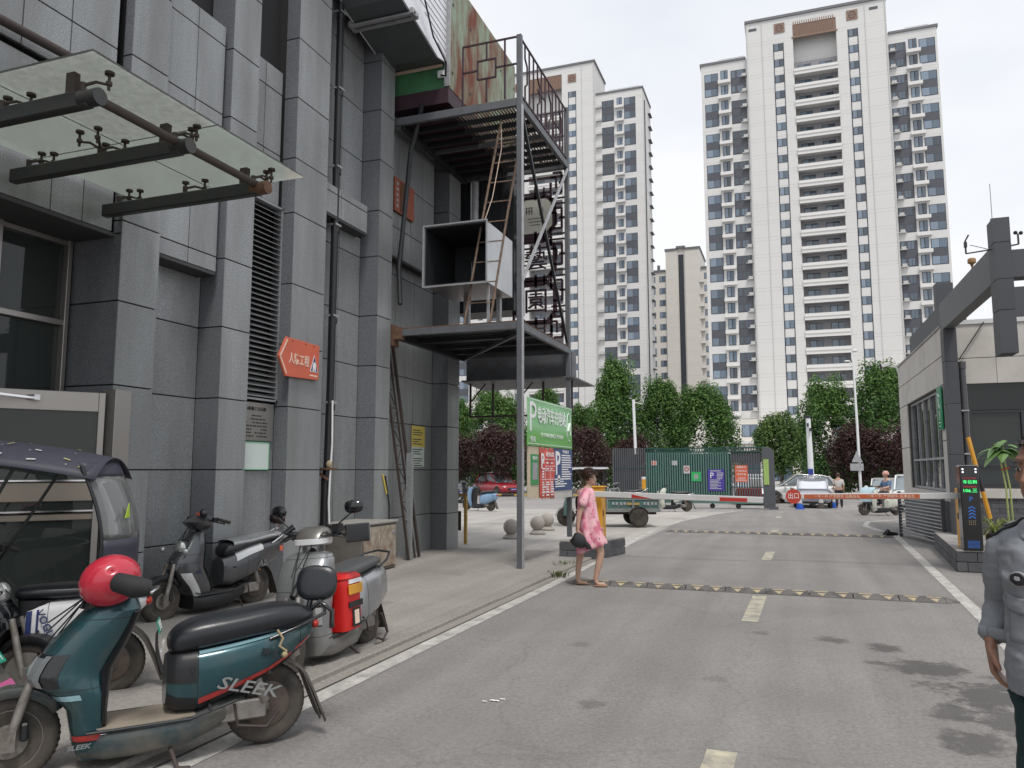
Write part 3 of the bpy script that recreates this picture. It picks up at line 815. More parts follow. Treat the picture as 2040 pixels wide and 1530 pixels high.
# valance box and framed opening below the lower deck (far side)
vb = thing('valance_frame', 'dark grey box beam with open framed panel hanging below the lower gantry deck', 'frame', (-5.4, 15.1, 3.7))
part(lambda b: b.box(-6.42, PX + .04, 14.95, 15.25, 3.47, 4.0), 'box_beam', 'steel_paint', vb, bevel=.01)
part(lambda b: b.add([(-6.42, 14.7, 3.43), (PX + .12, 14.7, 3.43), (PX + .25, 15.9, 3.36), (-6.42, 15.9, 3.36), (-6.42, 14.7, 3.46), (PX + .12, 14.7, 3.46), (PX + .25, 15.9, 3.39), (-6.42, 15.9, 3.39)], [(0, 1, 2, 3), (4, 5, 6, 7), (0, 1, 5, 4), (1, 2, 6, 5), (2, 3, 7, 6), (3, 0, 4, 7)]), 'eave_sheet', 'steel_paint', vb)
for x in (-6.38, -5.86, -5.31, -4.75, PX - .02):
    part(lambda b: b.box(x - .02, x + .02, 15.08, 15.12, 2.72, 3.43), 'frame_bar', 'rust_brown', vb)
part(lambda b: b.box(-6.4, PX, 15.08, 15.12, 2.70, 2.74), 'frame_bar', 'rust_brown', vb)
for x in (-6.36, -5.3):
    part(lambda b: b.bar((x, 15.1, 3.05), (x + .33, 15.1, 3.42), .025), 'frame_bar', 'rust_brown', vb)
# dark flue casing behind
fc = thing('flue_casing', 'tall dark ribbed sheet metal casing behind the open duct', 'casing', (-5.9, 15, 4.9))
part(lambda b: b.box(-6.7, -5.36, 15.0, 15.7, 4.95, 8.6), 'casing_body', 'steel_dark', fc)
for i in range(9):
    x = -5.52 + i * .0 - i * .14
    if x < -6.6: break
    part(lambda b: b.box(x, x + .05, 14.975, 15.0, 4.97, 8.6), 'rib', 'steel_dark', fc)
part(lambda b: b.cyl((-6.2, 14.85, 5.9), (-6.2, 14.85, 8.0), .09, n=14), 'flue_pipe', 'steel_light', fc, smooth=60)
# lattice screen
la = thing('lattice_screen', 'black fretwork lattice screen with octagon frames holding characters above the lower deck', 'lattice', (-4.85, 15.2, 4.1))
LY = 15.22
def fbar(b, x0, z0, x1, z1, w=.045): b.bar((x0, LY, z0), (x1, LY, z1), .04, w, up=(0, 0, 1) if abs(x1 - x0) > abs(z1 - z0) else (1, 0, 0))
b = MB()
for x in (-5.44, -4.27): fbar(b, x, 4.1, x, 7.85)
for z in (4.15, 7.82): fbar(b, -5.44, z, -4.27, z)
b.build('lattice_frame', MT['maroon'], la)
cz = [7.0, 6.05, 5.12]
for i, z in enumerate(cz):
    b = MB(); cx = -4.94; h = .42; c = .17
    P = [(cx - h + c, z - h), (cx + h - c, z - h), (cx + h, z - h + c), (cx + h, z + h - c), (cx + h - c, z + h), (cx - h + c, z + h), (cx - h, z + h - c), (cx - h, z - h + c)]
    for k in range(8): fbar(b, P[k][0], P[k][1], P[(k + 1) % 8][0], P[(k + 1) % 8][1], .085)
    b.build('octagon_frame', MT['maroon'], la)
    if i == 0:
        b = MB(); k = .9
        b.prism([(cx + (px - cx) * k, z + (pz - z) * k) for px, pz in P], 1, LY - .015, LY + .01); b.build('octagon_panel', mat('ivory', (.62, .62, .55), .5), la)
        b = MB()
        for (x0, z0, w, hh) in ((-.2, .12, .02, .14), (-.14, .12, .02, .14), (-.08, .12, .02, .14), (-.14, .2, .16, .012), (-.14, .12, .16, .012), (.1, .1, .012, .16), (.17, .1, .012, .16), (0, -.05, .35, .012), (0, -.12, .3, .012), (0, -.19, .2, .012)):
            b.box(cx + x0 - w / 2, cx + x0 + w / 2, LY - .019, LY - .016, z + z0 - hh / 2, z + z0 + hh / 2)
        b.build('inscription', MT['black_ink'], la)
    else:
        txt('藝' if i == 1 else '園', .56, (cx, LY - .0, z), F_NY, 'maroon', la, 'character', ext=.012, bold=.003)
for i in range(5):     # fret bars: alternate keys and strips
    z = 4.35 + i * .78
    b = MB()
    fbar(b, -4.55, z, -4.36, z); fbar(b, -4.36, z, -4.36, z + .44); fbar(b, -4.36, z + .44, -4.55, z + .44); fbar(b, -4.27, z + .22, -4.42, z + .22)
    fbar(b, -4.48, z + .1, -4.48, z + .34); fbar(b, -4.6, z + .34, -4.48, z + .34)
    for k in range(2): fbar(b, -4.60, z + .54 + k * .12, -4.27, z + .54 + k * .12, .03)
    b.build('fret_key', MT['maroon'], la)
for z in (7.5, 6.52, 5.58, 4.66, 4.42):
    b = MB(); fbar(b, -5.44, z, -4.6, z, .04); fbar(b, -5.3, z - .1, -4.75, z - .1, .03); fbar(b, -4.75, z - .1, -4.75, z + .12, .04); fbar(b, -4.94, z - .14, -4.94, z + .14, .06); fbar(b, -4.6, z - .2, -4.6, z + .2, .05); fbar(b, -5.30, z - .2, -5.30, z + .02, .05); b.build('fret_key', MT['maroon'], la)
b = MB()
for k in range(24):
    if k % 4 != 3: fbar(b, -5.44, 4.3 + k * .15, -5.31, 4.3 + k * .15, .03)
b.build('fret_key', MT['maroon'], la)
# open rectangular duct
du = thing('open_duct', 'open ended galvanised rectangular air duct with black inside on the lower deck frame', 'duct', (-5.3, 12.4, 4.75))
X0, X1, Y0, Y1, Z0, Z1 = -5.88, -4.71, 11.80, 13.1, 4.76, 5.82
part(lambda b: (b.box(X1 - .012, X1, Y0, Y1, Z0, Z1), b.box(X0, X0 + .012, Y0, Y1, Z0, Z1), b.box(X0 + .013, X1 - .013, Y0, Y1, Z0, Z0 + .012), b.box(X0 + .013, X1 - .013, Y0, Y1, Z1 - .012, Z1)), 'duct_wall', 'galv', du)
part(lambda b: (b.box(X1 - .03, X1 - .0125, Y0 + .02, Y1, Z0 + .014, Z1 - .014), b.box(X0 + .0125, X0 + .03, Y0 + .02, Y1, Z0 + .014, Z1 - .014), b.box(X0 + .03, X1 - .03, Y0 + .02, Y1, Z0 + .0125, Z0 + .03), b.box(X0 + .03, X1 - .03, Y0 + .02, Y1, Z1 - .03, Z1 - .0125), b.box(X0 + .02, X1 - .02, Y1 - .04, Y1, Z0 + .02, Z1 - .02)), 'duct_lining', 'steel_dark', du)
part(lambda b: (b.box(X0 - .02, X1 + .02, Y0 - .02, Y0 - .002, Z1, Z1 + .025), b.box(X0 - .02, X1 + .02, Y0 - .02, Y0 - .002, Z0 - .025, Z0), b.box(X0 - .025, X0, Y0 - .02, Y0 - .002, Z0, Z1), b.box(X1, X1 + .02, Y0 - .02, Y0 - .002, Z0, Z1)), 'duct_flange', 'steel_light', du)
part(lambda b: b.box(-5.32, -5.31, 12.6, 12.62, Z0 + .03, 5.35), 'duct_stay', 'steel_light', du)
for q in ((-5.6, -5.5, 12.9, 13.0), (-4.95, -4.88, 12.9, 13.0), (-4.78, -4.74, 12.0, 12.04)): part(lambda b: b.box(*q, 4.06, 4.76), 'duct_leg', 'steel_light', du)
# green plant box on the upper deck
gb = thing('green_plant_box', 'large rusting green steel box with maroon base sitting on the upper gantry deck', 'machine', (-6, 13.5, 8.08))
part(lambda b: b.box(-6.75, -5.47, 11.86, 15.4, 8.09, 8.37), 'base_skirt', 'maroon', gb)
part(lambda b: b.box(-6.72, -5.5, 11.9, 15.36, 8.372, 10.55), 'casing_body', 'green_paint', gb, bevel=.01)
rust = mat('green_rust', (.30, .46, .34), .6, var=.12, vs=2, dirt=.75, dcol=(.17, .05, .025), dscale=1.0)
def _streaks(m):
    N = m.node_tree.nodes
    for n_ in N:
        if n_.type == 'TEX_NOISE':
            mpn = N.new('ShaderNodeMapping'); mpn.inputs['Scale'].default_value = (1, 1.7, .6)
            src = n_.inputs['Vector'].links[0].from_socket
            m.node_tree.links.new(src, mpn.inputs['Vector']); m.node_tree.links.new(mpn.outputs[0], n_.inputs['Vector'])
_streaks(rust)
for k, (a, b_) in enumerate(((11.9, 12.72), (12.74, 13.6), (13.62, 14.5), (14.52, 15.36))):
    part(lambda b: b.box(-5.498, -5.46, a, b_, 8.375, 10.55), 'side_panel', 'green_rust', gb, bevel=.004)
part(lambda b: b.box(-5.56, -5.455, 11.865, 11.898, 8.4, 10.5), 'corner_angle', 'steel_light', gb)
part(lambda b: b.bar((-6.55, 11.86, 8.80), (-5.6, 11.86, 8.80), .03, .05), 'ledge_bar', 'cream_ink', gb)
part(lambda b: b.box(-5.68, -5.56, 11.83, 11.89, 8.57, 8.70), 'junction_box', 'white_paint', gb, bevel=.008)
b = MB()
for k in range(10):
    y = 12.0 + (k // 2) * .82; b.cyl((-5.46, y, 8.7 + (k % 2) * 1.3), (-5.45, y, 8.7 + (k % 2) * 1.3), .03, n=8)
b.build('bolt', MT['steel_dark'], gb)
part(lambda b: b.tube([(-6.72, 11.83, 8.9), (-6.74, 11.80, 8.78), (-6.78, 11.8, 8.70), (-6.79, 11.8, 8.6)], .035, 8), 'pipe_elbow', 'steel_light', gb, smooth=60)
# foil wrapped duct
fd = thing('foil_duct', 'big foil wrapped rectangular duct sloping up off the green box', 'duct', (-6.05, 11.0, 8.9))
prof = [(11.86, 8.84), (11.52, 8.76), (10.16, 9.06), (9.2, 10.0), (9.2, 11.6), (11.86, 11.6)]
def fd_quad(b, i): pass
b = MB()
n = len(prof)
b.add([(-6.55, y, z) for y, z in prof] + [(-5.55, y, z) for y, z in prof], [(0, 1, 7, 6), (1, 2, 8, 7), (2, 3, 9, 8), (3, 4, 10, 9), (4, 5, 11, 10), (5, 0, 6, 11)])
b.build('duct_underside', mat('slate_sheet', (.085, .095, .10), .5, var=.12, vs=3), fd)
b = MB()
b.prism(prof, 0, -5.55, -5.52); b.prism(prof, 0, -6.58, -6.552)
b.build('foil_side', MT['foil'], fd)
b = MB()
for i in range(22):
    z0 = 8.9 + i * .13
    b.bar((-5.516, 11.84, z0), (-5.516, max(9.3, 11.5 - i * .26), z0 + .12), .003, .008, up=(1, 0, 0))
b.build('foil_seam', MT['steel_light'], fd)
part(lambda b: (b.box(-6.64, -5.44, 10.44, 10.50, 8.93, 8.97), b.box(-6.64, -5.44, 10.54, 10.60, 8.91, 8.95), b.box(-6.64, -6.585, 10.40, 10.62, 8.92, 9.01), b.box(-5.5, -5.44, 10.40, 10.62, 8.92, 9.01)), 'strap', 'steel_light', fd)
cb = MB(); cb.tube([(-5.45, 10.6, 11.5), (-5.5, 10.6, 10.0), (-5.42, 10.75, 9.4), (-5.46, 11.2, 8.95), (-5.40, 11.6, 8.68), (-5.5, 11.80, 8.55), (-5.6, 11.82, 8.6)], .016, 8)
tag(cb.build('power_cable', MT['black_plastic'], smooth=60), 'black cable looping down in front of the foil duct to the green box', 'cable')
cb = MB(); cb.tube([(-5.95, 11.78, 8.1), (-6.05, 11.9, 7.95), (-6.2, 12.0, 7.6), (-6.3, 12.05, 7.4), (-6.38, 12.0, 6.2), (-6.45, 11.95, 5.2), (-6.36, 11.85, 4.5)], .045, 8)
tag(cb.build('flexible_conduit', MT['steel_dark'], smooth=60), 'dark conduit hanging from the green box base past the orange wall board', 'conduit')
# ladder on lower deck
mat('ladder_rust', (.24, .17, .125), .8, var=.3, vs=12, dirt=.4, dcol=(.10, .05, .03), dscale=10)
ld = thing('rusty_ladder', 'rusty ladder leaning from the lower deck up to the upper deck', 'ladder', (-4.9, 12.05, 4.07))
La, Lb, Ta, Tb = Vector((-5.16, 11.92, 4.08)), Vector((-4.70, 11.95, 4.08)), Vector((-4.60, 12.2, 7.75)), Vector((-4.16, 12.2, 7.75))
part(lambda b: b.tube([La, (La + Ta) / 2 + Vector((0, -.03, 0)), Ta], .022, 8), 'side_rail', 'ladder_rust', ld, smooth=60)
part(lambda b: b.tube([Lb, (Lb + Tb) / 2 + Vector((0, -.03, 0)), Tb], .022, 8), 'side_rail', 'ladder_rust', ld, smooth=60)
for k in range(1, 10):
    t = k / 10.2
    part(lambda b: b.bar(La.lerp(Ta, t), Lb.lerp(Tb, t), .022, .018), 'rung', 'ladder_rust', ld)
part(lambda b: b.tube([Ta + Vector((0, 0, .05)), (-4.55, 12.1, 7.2), (-4.7, 12.05, 6.3), (-4.82, 12.0, 5.9), (-4.78, 12.0, 5.5)], .008, 5), 'tie_rope', 'cream_ink', ld)
# lattice mast against the wall
ms = thing('lattice_mast', 'narrow black steel lattice mast leaning on the granite wall beside the yellow notice', 'mast', (-6.33, 12.4, 0))
Ma = [Vector((-6.30, 12.2, .05)), Vector((-6.36, 12.72, .05)), Vector((-6.66, 11.72, 4.0)), Vector((-6.66, 12.10, 4.0))]
for k in range(2): part(lambda b: b.bar(Ma[k], Ma[k + 2], .045 if k else .035), 'mast_leg', 'rust_brown', ms)
b = MB()
for k in range(12):
    t0, t1 = k / 12, (k + 1) / 12
    if k < 2: continue
    p, q, r_, s_ = Ma[0].lerp(Ma[2], t0), Ma[1].lerp(Ma[3], t0), Ma[0].lerp(Ma[2], t1), Ma[1].lerp(Ma[3], t1)
    p = p.lerp(q, 0); q = p.lerp(q, .62); s_ = r_.lerp(s_, .62)
    b.bar(p, q, .015); b.bar(p if k % 2 else q, s_ if k % 2 else r_, .012)
b.bar(Ma[0].lerp(Ma[1], .6), Ma[2].lerp(Ma[3], .6), .028)
b.build('mast_lacing', MT['rust_brown'], ms)
part(lambda b: b.box(-6.40, -6.30, 12.25, 12.33, .05, 1.9), 'mast_foot', 'granite', ms)
# wall boards
ob = thing('orange_board', 'orange wall board high under the upper deck with blue lettering column', 'sign', (-6.6, 12.3, 6.1))
part(lambda b: b.box(-6.60, -6.57, 11.98, 12.74, 6.28, 6.92), 'board', mat('board_red', (.33, .085, .04), .5, var=.15, vs=4).name, ob, bevel=.005)
part(lambda b: b.box(-6.569, -6.565, 12.18, 12.36, 6.32, 6.88), 'stripe', 'rusty', ob)
b = MB()
for k in range(5): b.box(-6.569, -6.565, 12.03, 12.11, 6.36 + k * .105, 6.42 + k * .105)
b.build('lettering', MT['steel_light'], ob)
yn = thing('yellow_notice', 'yellow and white paper notice on the recessed wall behind the lattice mast', 'notice', (-6.77, 13.4, 1.7))
part(lambda b: b.box(-6.775, -6.768, 13.16, 13.72, 2.04, 2.44), 'sheet', 'yellow_pp' if 'yellow_pp' in MT else mat('yellow_pp', (.66, .52, .10), .5).name, yn)
part(lambda b: b.box(-6.775, -6.768, 13.16, 13.70, 1.66, 2.038), 'sheet', mat('pale_pp', (.60, .68, .62), .5).name, yn)
b = MB(); rr = random.Random(9)
for k in range(15):
    z = 2.36 - k * .044 - (.06 if k > 6 else 0)
    if rr.random() < .85: b.box(-6.7675, -6.766, 13.2, 13.2 + rr.uniform(.25, .46), z - .009, z + .009)
b.build('small_print', MT['black_ink'], yn)
# utility cabinet, broom
ub = thing('utility_cabinet', 'old rusty grey utility cabinet standing against the wall behind the silver scooter', 'cabinet', (-6.75, 10.9, 0))
part(lambda b: b.box(-6.76, -6.05, 10.2, 11.25, .05, .76), 'cabinet_body', mat('cabinet_grey', (.14, .13, .115), .75, var=.2, vs=4, dirt=.35, dcol=(.08, .06, .045), dscale=6).name, ub, bevel=.008)
part(lambda b: b.box(-6.76, -6.02, 10.17, 11.29, .762, .80), 'cabinet_top', 'concrete', ub, bevel=.008)
worn = mat('worn_door', (.42, .38, .31), .7, var=.2, vs=5, dirt=.5, dcol=(.16, .07, .04), dscale=7)
part(lambda b: b.box(-6.048, -6.03, 10.24, 10.72, .1, .73), 'cabinet_door', 'worn_door', ub, bevel=.003)
part(lambda b: b.box(-6.048, -6.03, 10.74, 11.22, .1, .73), 'cabinet_door', 'worn_door', ub, bevel=.003)
part(lambda b: b.cyl((-6.03, 11.12, .62), (-6.015, 11.12, .62), .03, n=10), 'lock', 'steel_light', ub)
br = thing('green_broom', 'green plastic broom standing upside down by the cabinet', 'broom', (-6.3, 11.6, 0))
part(lambda b: b.prism([(11.46, .42), (11.76, .42), (11.66, .04), (11.62, .04)], 0, -6.40, -6.32), 'broom_head', mat('broom_green', (.03, .25, .07), .5, space='object').name, br)
part(lambda b: b.tube([(-6.36, 11.6, .4), (-6.38, 11.62, 1.0), (-6.40, 11.5, 1.5)], .014, 8), 'broom_handle', 'black_plastic', br)
part(lambda b: b.tube([(-6.40, 11.56, 1.2), (-6.42, 11.45, 1.52)], .015, 8), 'handle_tip', 'yellow_pp', br)

# ---------------- sign boards on the gantry posts ----------------
BXF = -4.03
sg = thing('charging_sign', 'green banner sign for electric car charging station fixed between the gantry posts', 'sign', (BXF, 13.3, 2.0))
def sagsheet(b, y0, y1, z0, z1, x=BXF, amp=.012, tops=(0, 0)):
    b.grid(lambda u, v: (x + amp * math.sin(u * 9 + v * 3) * math.sin(v * 3.1), y0 + (y1 - y0) * u, z0 + (z1 - z0) * v + tops[0] * v * (1 - u) + tops[1] * v * u), 24, 12)
b = MB(); sagsheet(b, 11.90, 14.66, 2.0, 2.80, amp=.01)
gm = mat('banner_green', (.16, .43, .12), .3, var=.05)
def grad_green(m):
    N = m.node_tree.nodes; L = m.node_tree.links; bs = N['Principled BSDF']
    g = N.new('ShaderNodeNewGeometry'); sx = N.new('ShaderNodeSeparateXYZ'); L.new(g.outputs['Position'], sx.inputs[0])
    mr = N.new('ShaderNodeMapRange'); mr.inputs['From Min'].default_value = 2.2; mr.inputs['From Max'].default_value = 2.34; L.new(sx.outputs['Z'], mr.inputs['Value'])
    r = N.new('ShaderNodeMix'); r.data_type = 'RGBA'; r.inputs['A'].default_value = (.13, .42, .08, 1); r.inputs['B'].default_value = (.24, .55, .25, 1)
    L.new(mr.outputs[0], r.inputs['Factor']); L.new(r.outputs['Result'], bs.inputs['Base Color'])
grad_green(gm)
b.build('banner', gm, sg, solid=.006)
txt('P', .72, (BXF + .018, 12.17, 2.46), F_PX, 'white_ink', sg, width=.36)
txt('电动汽车充电站', .30, (BXF + .018, 13.30, 2.52), F_PX, 'white_ink', sg, width=1.72, bold=.004)
txt('EV CHARGING STATION', .10, (BXF + .018, 13.30, 2.20), F_PX, 'white_ink', sg, width=1.35)
txt('停车', .11, (BXF + .018, 12.19, 2.10), F_PX, 'white_ink', sg, width=.28)
b = MB()
ring = [(BXF + .016, 14.4 + .14 * math.cos(a * PI / 10), 2.42 + .27 * math.sin(a * PI / 10)) for a in range(-2, 17)]
b.tube(ring, .008, 5); b.bar((BXF + .016, 14.33, 2.34), (BXF + .016, 14.45, 2.50), .008, .05, up=(1, 0, 0))
b.build('plug_logo', MT['white_ink'], sg)
b = MB()
for z in (2.03, 2.77): b.box(BXF + .014, BXF + .017, 11.95, 14.61, z, z + .01)
b.build('border_line', MT['white_ink'], sg)
nb2 = thing('notice_backboard', 'cream notice backboard below the green banner', 'board', (BXF, 13.3, 1.1))
part(lambda b: b.box(BXF - .03, BXF - .008, 12.0, 14.66, 1.12, 1.99), 'board', mat('cream_board', (.58, .50, .36), .6, var=.12, vs=2, dirt=.15, dcol=(.4, .36, .28)).name, nb2)
part(lambda b: b.box(BXF - .035, BXF - .005, 13.3, 14.68, 1.08, 1.22), 'base_strip', mat('pale_strip', (.55, .55, .54), .5).name, nb2)
gq = thing('green_payment_card', 'small green payment card hanging on the cream backboard', 'sign', (BXF, 12.3, 1.4))
part(lambda b: b.box(BXF - .006, BXF + .004, 12.12, 12.52, 1.35, 1.86), 'card', mat('pay_green', (.02, .26, .07), .35).name, gq)
part(lambda b: b.box(BXF + .004, BXF + .006, 12.19, 12.45, 1.44, 1.72), 'card_window', 'steel_light', gq)
txt('微信支付', .06, (BXF + .006, 12.32, 1.79), F_PX, 'white_ink', gq, width=.24)
rd = thing('red_tariff_banner', 'torn red tariff banner with large P and ruled table', 'banner', (BXF, 13.0, 1.2))
b = MB(); b.grid(lambda u, v: (BXF + .012 + .015 * math.sin(u * 11) * math.sin(v * 7), 12.56 + .86 * u, 1.12 + .03 * math.sin(u * 31) + (.84 + .01 * math.sin(u * 20)) * v), 30, 16)
b.build('banner', mat('banner_red', (.62, .09, .07), .4, var=.08, vs=5), rd, solid=.004)
xr = BXF + .033
txt('P', .36, (xr, 12.66, 1.74), F_PX, 'white_ink', rd, width=.17, bold=.006)
txt('收费标准', .09, (xr, 13.1, 1.86), F_PX, 'white_ink', rd, width=.46)
b = MB(); rr = random.Random(3)
for z in (1.78, 1.66, 1.58, 1.43, 1.20): b.box(xr - .002, xr, 12.80 if z > 1.5 else 12.6, 13.40, z, z + .008)
for y in (12.82, 13.10): b.box(xr - .002, xr, y, y + .008, 1.20, 1.66)
for z in (1.72, 1.62, 1.385, 1.345, 1.305, 1.265, 1.225, 1.165):
    for y in (12.64, 12.86, 13.14):
        w = rr.uniform(.09, .2); b.box(xr - .002, xr, y, y + w, z - .011, z + .011)
for k in range(3): b.box(xr - .002, xr, 12.62 + k * .01, 12.74, 1.47 + k * .045, 1.495 + k * .045)
b.build('table_print', MT['white_ink'], rd)
bb = thing('blue_parking_board', 'dark blue parking board with white P, car symbol and lines of text', 'board', (BXF, 14.0, 1.2))
part(lambda b: b.box(BXF - .006, BXF + .006, 13.42, 14.66, 1.22, 1.985), 'board', mat('park_blue', (.012, .05, .18), .35).name, bb)
xr = BXF + .009
txt('P', .60, (xr, 13.66, 1.70), F_PX, 'white_ink', bb, width=.30, bold=.01)
b = MB(); b.box(xr - .003, xr, 13.66, 13.80, 1.36, 1.50); b.build('car_symbol', MT['white_ink'], bb)
txt('停车场公告', .07, (xr, 14.2, 1.93), F_PX, 'white_ink', bb, width=.42)
b = MB(); rr = random.Random(5)
for k in range(14):
    z = 1.87 - k * .044; y0 = 13.92 if k < 10 else 13.5
    b.box(xr - .003, xr, y0, y0 + rr.uniform(.45, 14.6 - y0), z - .011, z + .011)
b.build('small_print', MT['white_ink'], bb)

# ---------------- stone balls, low gate, kerb things ----------------
bal = MB(); bal.lathe([(.0, 0), (.20, 0), (.205, .03), (.16, .06), (.13, .09), (.12, .10)], n=24); 
base_me = bal.mesh('bollard_base', MT['stone_ball'], smooth=40)
bs_ = MB(); bs_.ball((0, 0, .265), .185, 28, 18); ball_me = bs_.mesh('stone_ball', MT['stone_ball'], smooth=80)
for (x, y, lab) in ((-6.25, 17.3, 'round stone ball bollard left of the grey gantry post'), (-6.05, 18.7, 'round stone ball bollard just right of the tall gantry post'), (-6.2, 20.0, 'round stone ball bollard third from the left, below the red banner'), (-6.55, 23.0, 'round stone ball bollard partly behind the second gantry post')):
    t = thing('ball_bollard', lab, 'bollard', (x, y, 0), group='stone ball bollards', world=False)
    put('bollard_base', base_me, t); put('stone_ball', ball_me, t)
lg = thing('low_gate', 'low yellow framed gate with brown panel beside the building corner', 'gate', (-7, 15.7, 0))
part(lambda b: (b.box(-6.76, -6.70, 15.67, 15.73, 0, 1.08), b.box(-6.70, -8.2, 15.68, 15.72, 1.03, 1.08)), 'gate_frame', mat('yellow_worn', (.55, .36, .09), .6, var=.2, vs=9, dirt=.4, dcol=(.25, .13, .06), dscale=9).name, lg)
part(lambda b: b.box(-8.2, -6.84, 15.69, 15.71, .28, .70), 'gate_panel', 'rust_brown', lg)
# left barrier island and barrier
def brick_island(label, poly, h, seed):
    """poly: counter clockwise corners; brick courses on every side and a slab on top"""
    t = thing('barrier_island', label, 'island', (poly[0][0], poly[0][1], 0))
    cx = sum(p[0] for p in poly) / len(poly); cy = sum(p[1] for p in poly) / len(poly)
    ins = [(cx + (p[0] - cx) * .96, cy + (p[1] - cy) * .96) for p in poly]
    b = MB(); b.prism(ins, 2, -.02, h - .01); b.build('core', MT['mortar'], t)
    b = MB(); b.prism([(cx + (p[0] - cx) * 1.0, cy + (p[1] - cy) * 1.0) for p in poly], 2, h - .008, h + .02); b.build('cap_slab', MT['concrete'], t, bevel=.006)
    rr = random.Random(seed)
    for i in range(len(poly)):
        a = Vector((*poly[i], 0)); c = Vector((*poly[(i + 1) % len(poly)], 0)); L_ = (c - a).length; d = (c - a).normalized(); ang = math.atan2(d.y, d.x)
        nn_ = Vector((d.y, -d.x, 0))
        courses = 2; ch = (h - .012) / courses
        for r_ in range(courses):
            s = 0 if r_ % 2 else -.14
            while s < L_ - .02:
                s0 = max(s, 0) + .006; s1 = min(s + .29, L_) - .006
                if s1 - s0 > .03:
                    mid = a + d * ((s0 + s1) / 2) - nn_ * .02
                    put('brick', boxmesh(round(s1 - s0, 2), .05, round(ch - .012, 3), 'brick_grey', .004, 'brick'), t, loc=(mid.x, mid.y, ch * (r_ + .5)), rot=(0, 0, ang))
                s += .29
    return t
brick_island('dark brick island under the yellow barrier box, behind the woman in pink', [(-4.02, 13.72), (-3.32, 13.72), (-3.05, 14.9), (-3.75, 14.9)], .30, 1)
bx = thing('barrier_machine', 'yellow barrier machine with raised counter head behind the woman in pink', 'barrier', (-3.4, 14.2, .32))
part(lambda b: b.box(-3.62, -3.30, 14.05, 14.38, .32, 1.27), 'cabinet_body', 'yellow_box', bx, bevel=.012)
part(lambda b: b.box(-3.64, -3.28, 14.03, 14.40, 1.272, 1.30), 'cabinet_lid', 'yellow_box', bx, bevel=.008)
part(lambda b: b.box(-3.299, -3.292, 14.13, 14.18, .75, .86), 'lock', 'black_plastic', bx)
part(lambda b: b.cyl((-3.45, 14.05, 1.16), (-3.45, 13.98, 1.16), .05, n=14), 'pivot', 'steel_light', bx)
arm = MB()
def armline(b, x0, x1, z0, z1, y, w=.10, t=.04, y1=None):
    y1 = y if y1 is None else y1
    b.bar((x0, y, z0), (x1, y1, z1), t, w)
a = MB(); armline(a, -3.50, -.46, 1.16, 1.085, 13.96, .105, .045); a.build('arm', mat('arm_white', (.60, .60, .59), .4, var=.06, dirt=.12, dcol=(.35, .33, .3)), bx, bevel=.008)
a = MB(); armline(a, -1.18, -.72, 1.095, 1.083, 13.934, .062, .004); a.build('reflector', mat('refl_red', (.45, .03, .02), .3), bx)
a = MB(); a.add([(-2.72, 13.932, 1.10), (-2.36, 13.932, 1.085), (-2.72, 13.932, 1.16), (-2.72, 13.936, 1.10), (-2.36, 13.936, 1.085), (-2.72, 13.936, 1.16)], [(0, 1, 2), (3, 5, 4), (0, 3, 4, 1), (1, 4, 5, 2), (2, 5, 3, 0)]); a.build('reflector', MT['refl_red'], bx)
a = MB(); armline(a, -3.3, -2.35, 1.10, 1.075, 13.96, .006, .03); a.build('rubber_edge', mat('edge_red', (.2, .03, .02), .7), bx)
brick_island('grey brick island carrying the black display column on the right', [(2.42, 14.05), (4.6, 14.05), (4.6, 18.0), (2.72, 18.0)], .32, 2)
by = thing('barrier_machine', 'orange barrier machine behind the black display column on the right', 'barrier', (2.75, 14.5, .34), group=None)
part(lambda b: b.box(2.56, 2.80, 14.36, 14.68, .34, 1.30), 'cabinet_body', 'yellow_box', by, bevel=.012)
part(lambda b: b.box(2.55, 2.558, 14.47, 14.53, .80, .90), 'lock', 'black_plastic', by)
AY = 14.30
a = MB(); armline(a, 2.85, -.15, 1.185, 1.14, AY, .10, .045); a.build('arm', MT['arm_white'], by, bevel=.008)
a = MB(); armline(a, 1.98, .20, 1.168, 1.142, AY - .026, .072, .006); a.build('arm_label', mat('arm_orange', (.48, .10, .03), .4, var=.05), by)
for cxx in (1.55, .72):
    zz = 1.142 + (cxx - .2) / 1.78 * .026
    txt('一车一杆 严禁跟车 后果自负', .055, (cxx, AY - .031, zz), F_NY, 'cream_ink', by, ext=.001, width=.72)
part(lambda b: b.cyl((.03, AY - .03, 1.145), (.03, AY - .012, 1.145), .125, n=32), 'exit_disc', mat('disc_red', (.50, .05, .025), .4, var=.05).name, by)
txt('出口', .11, (.03, AY - .033, 1.147), F_NY, 'white_ink', by, width=.17)
part(lambda b: b.box(.15, .20, AY - .03, AY - .02, 1.11, 1.18), 'bracket', 'arm_white', by)
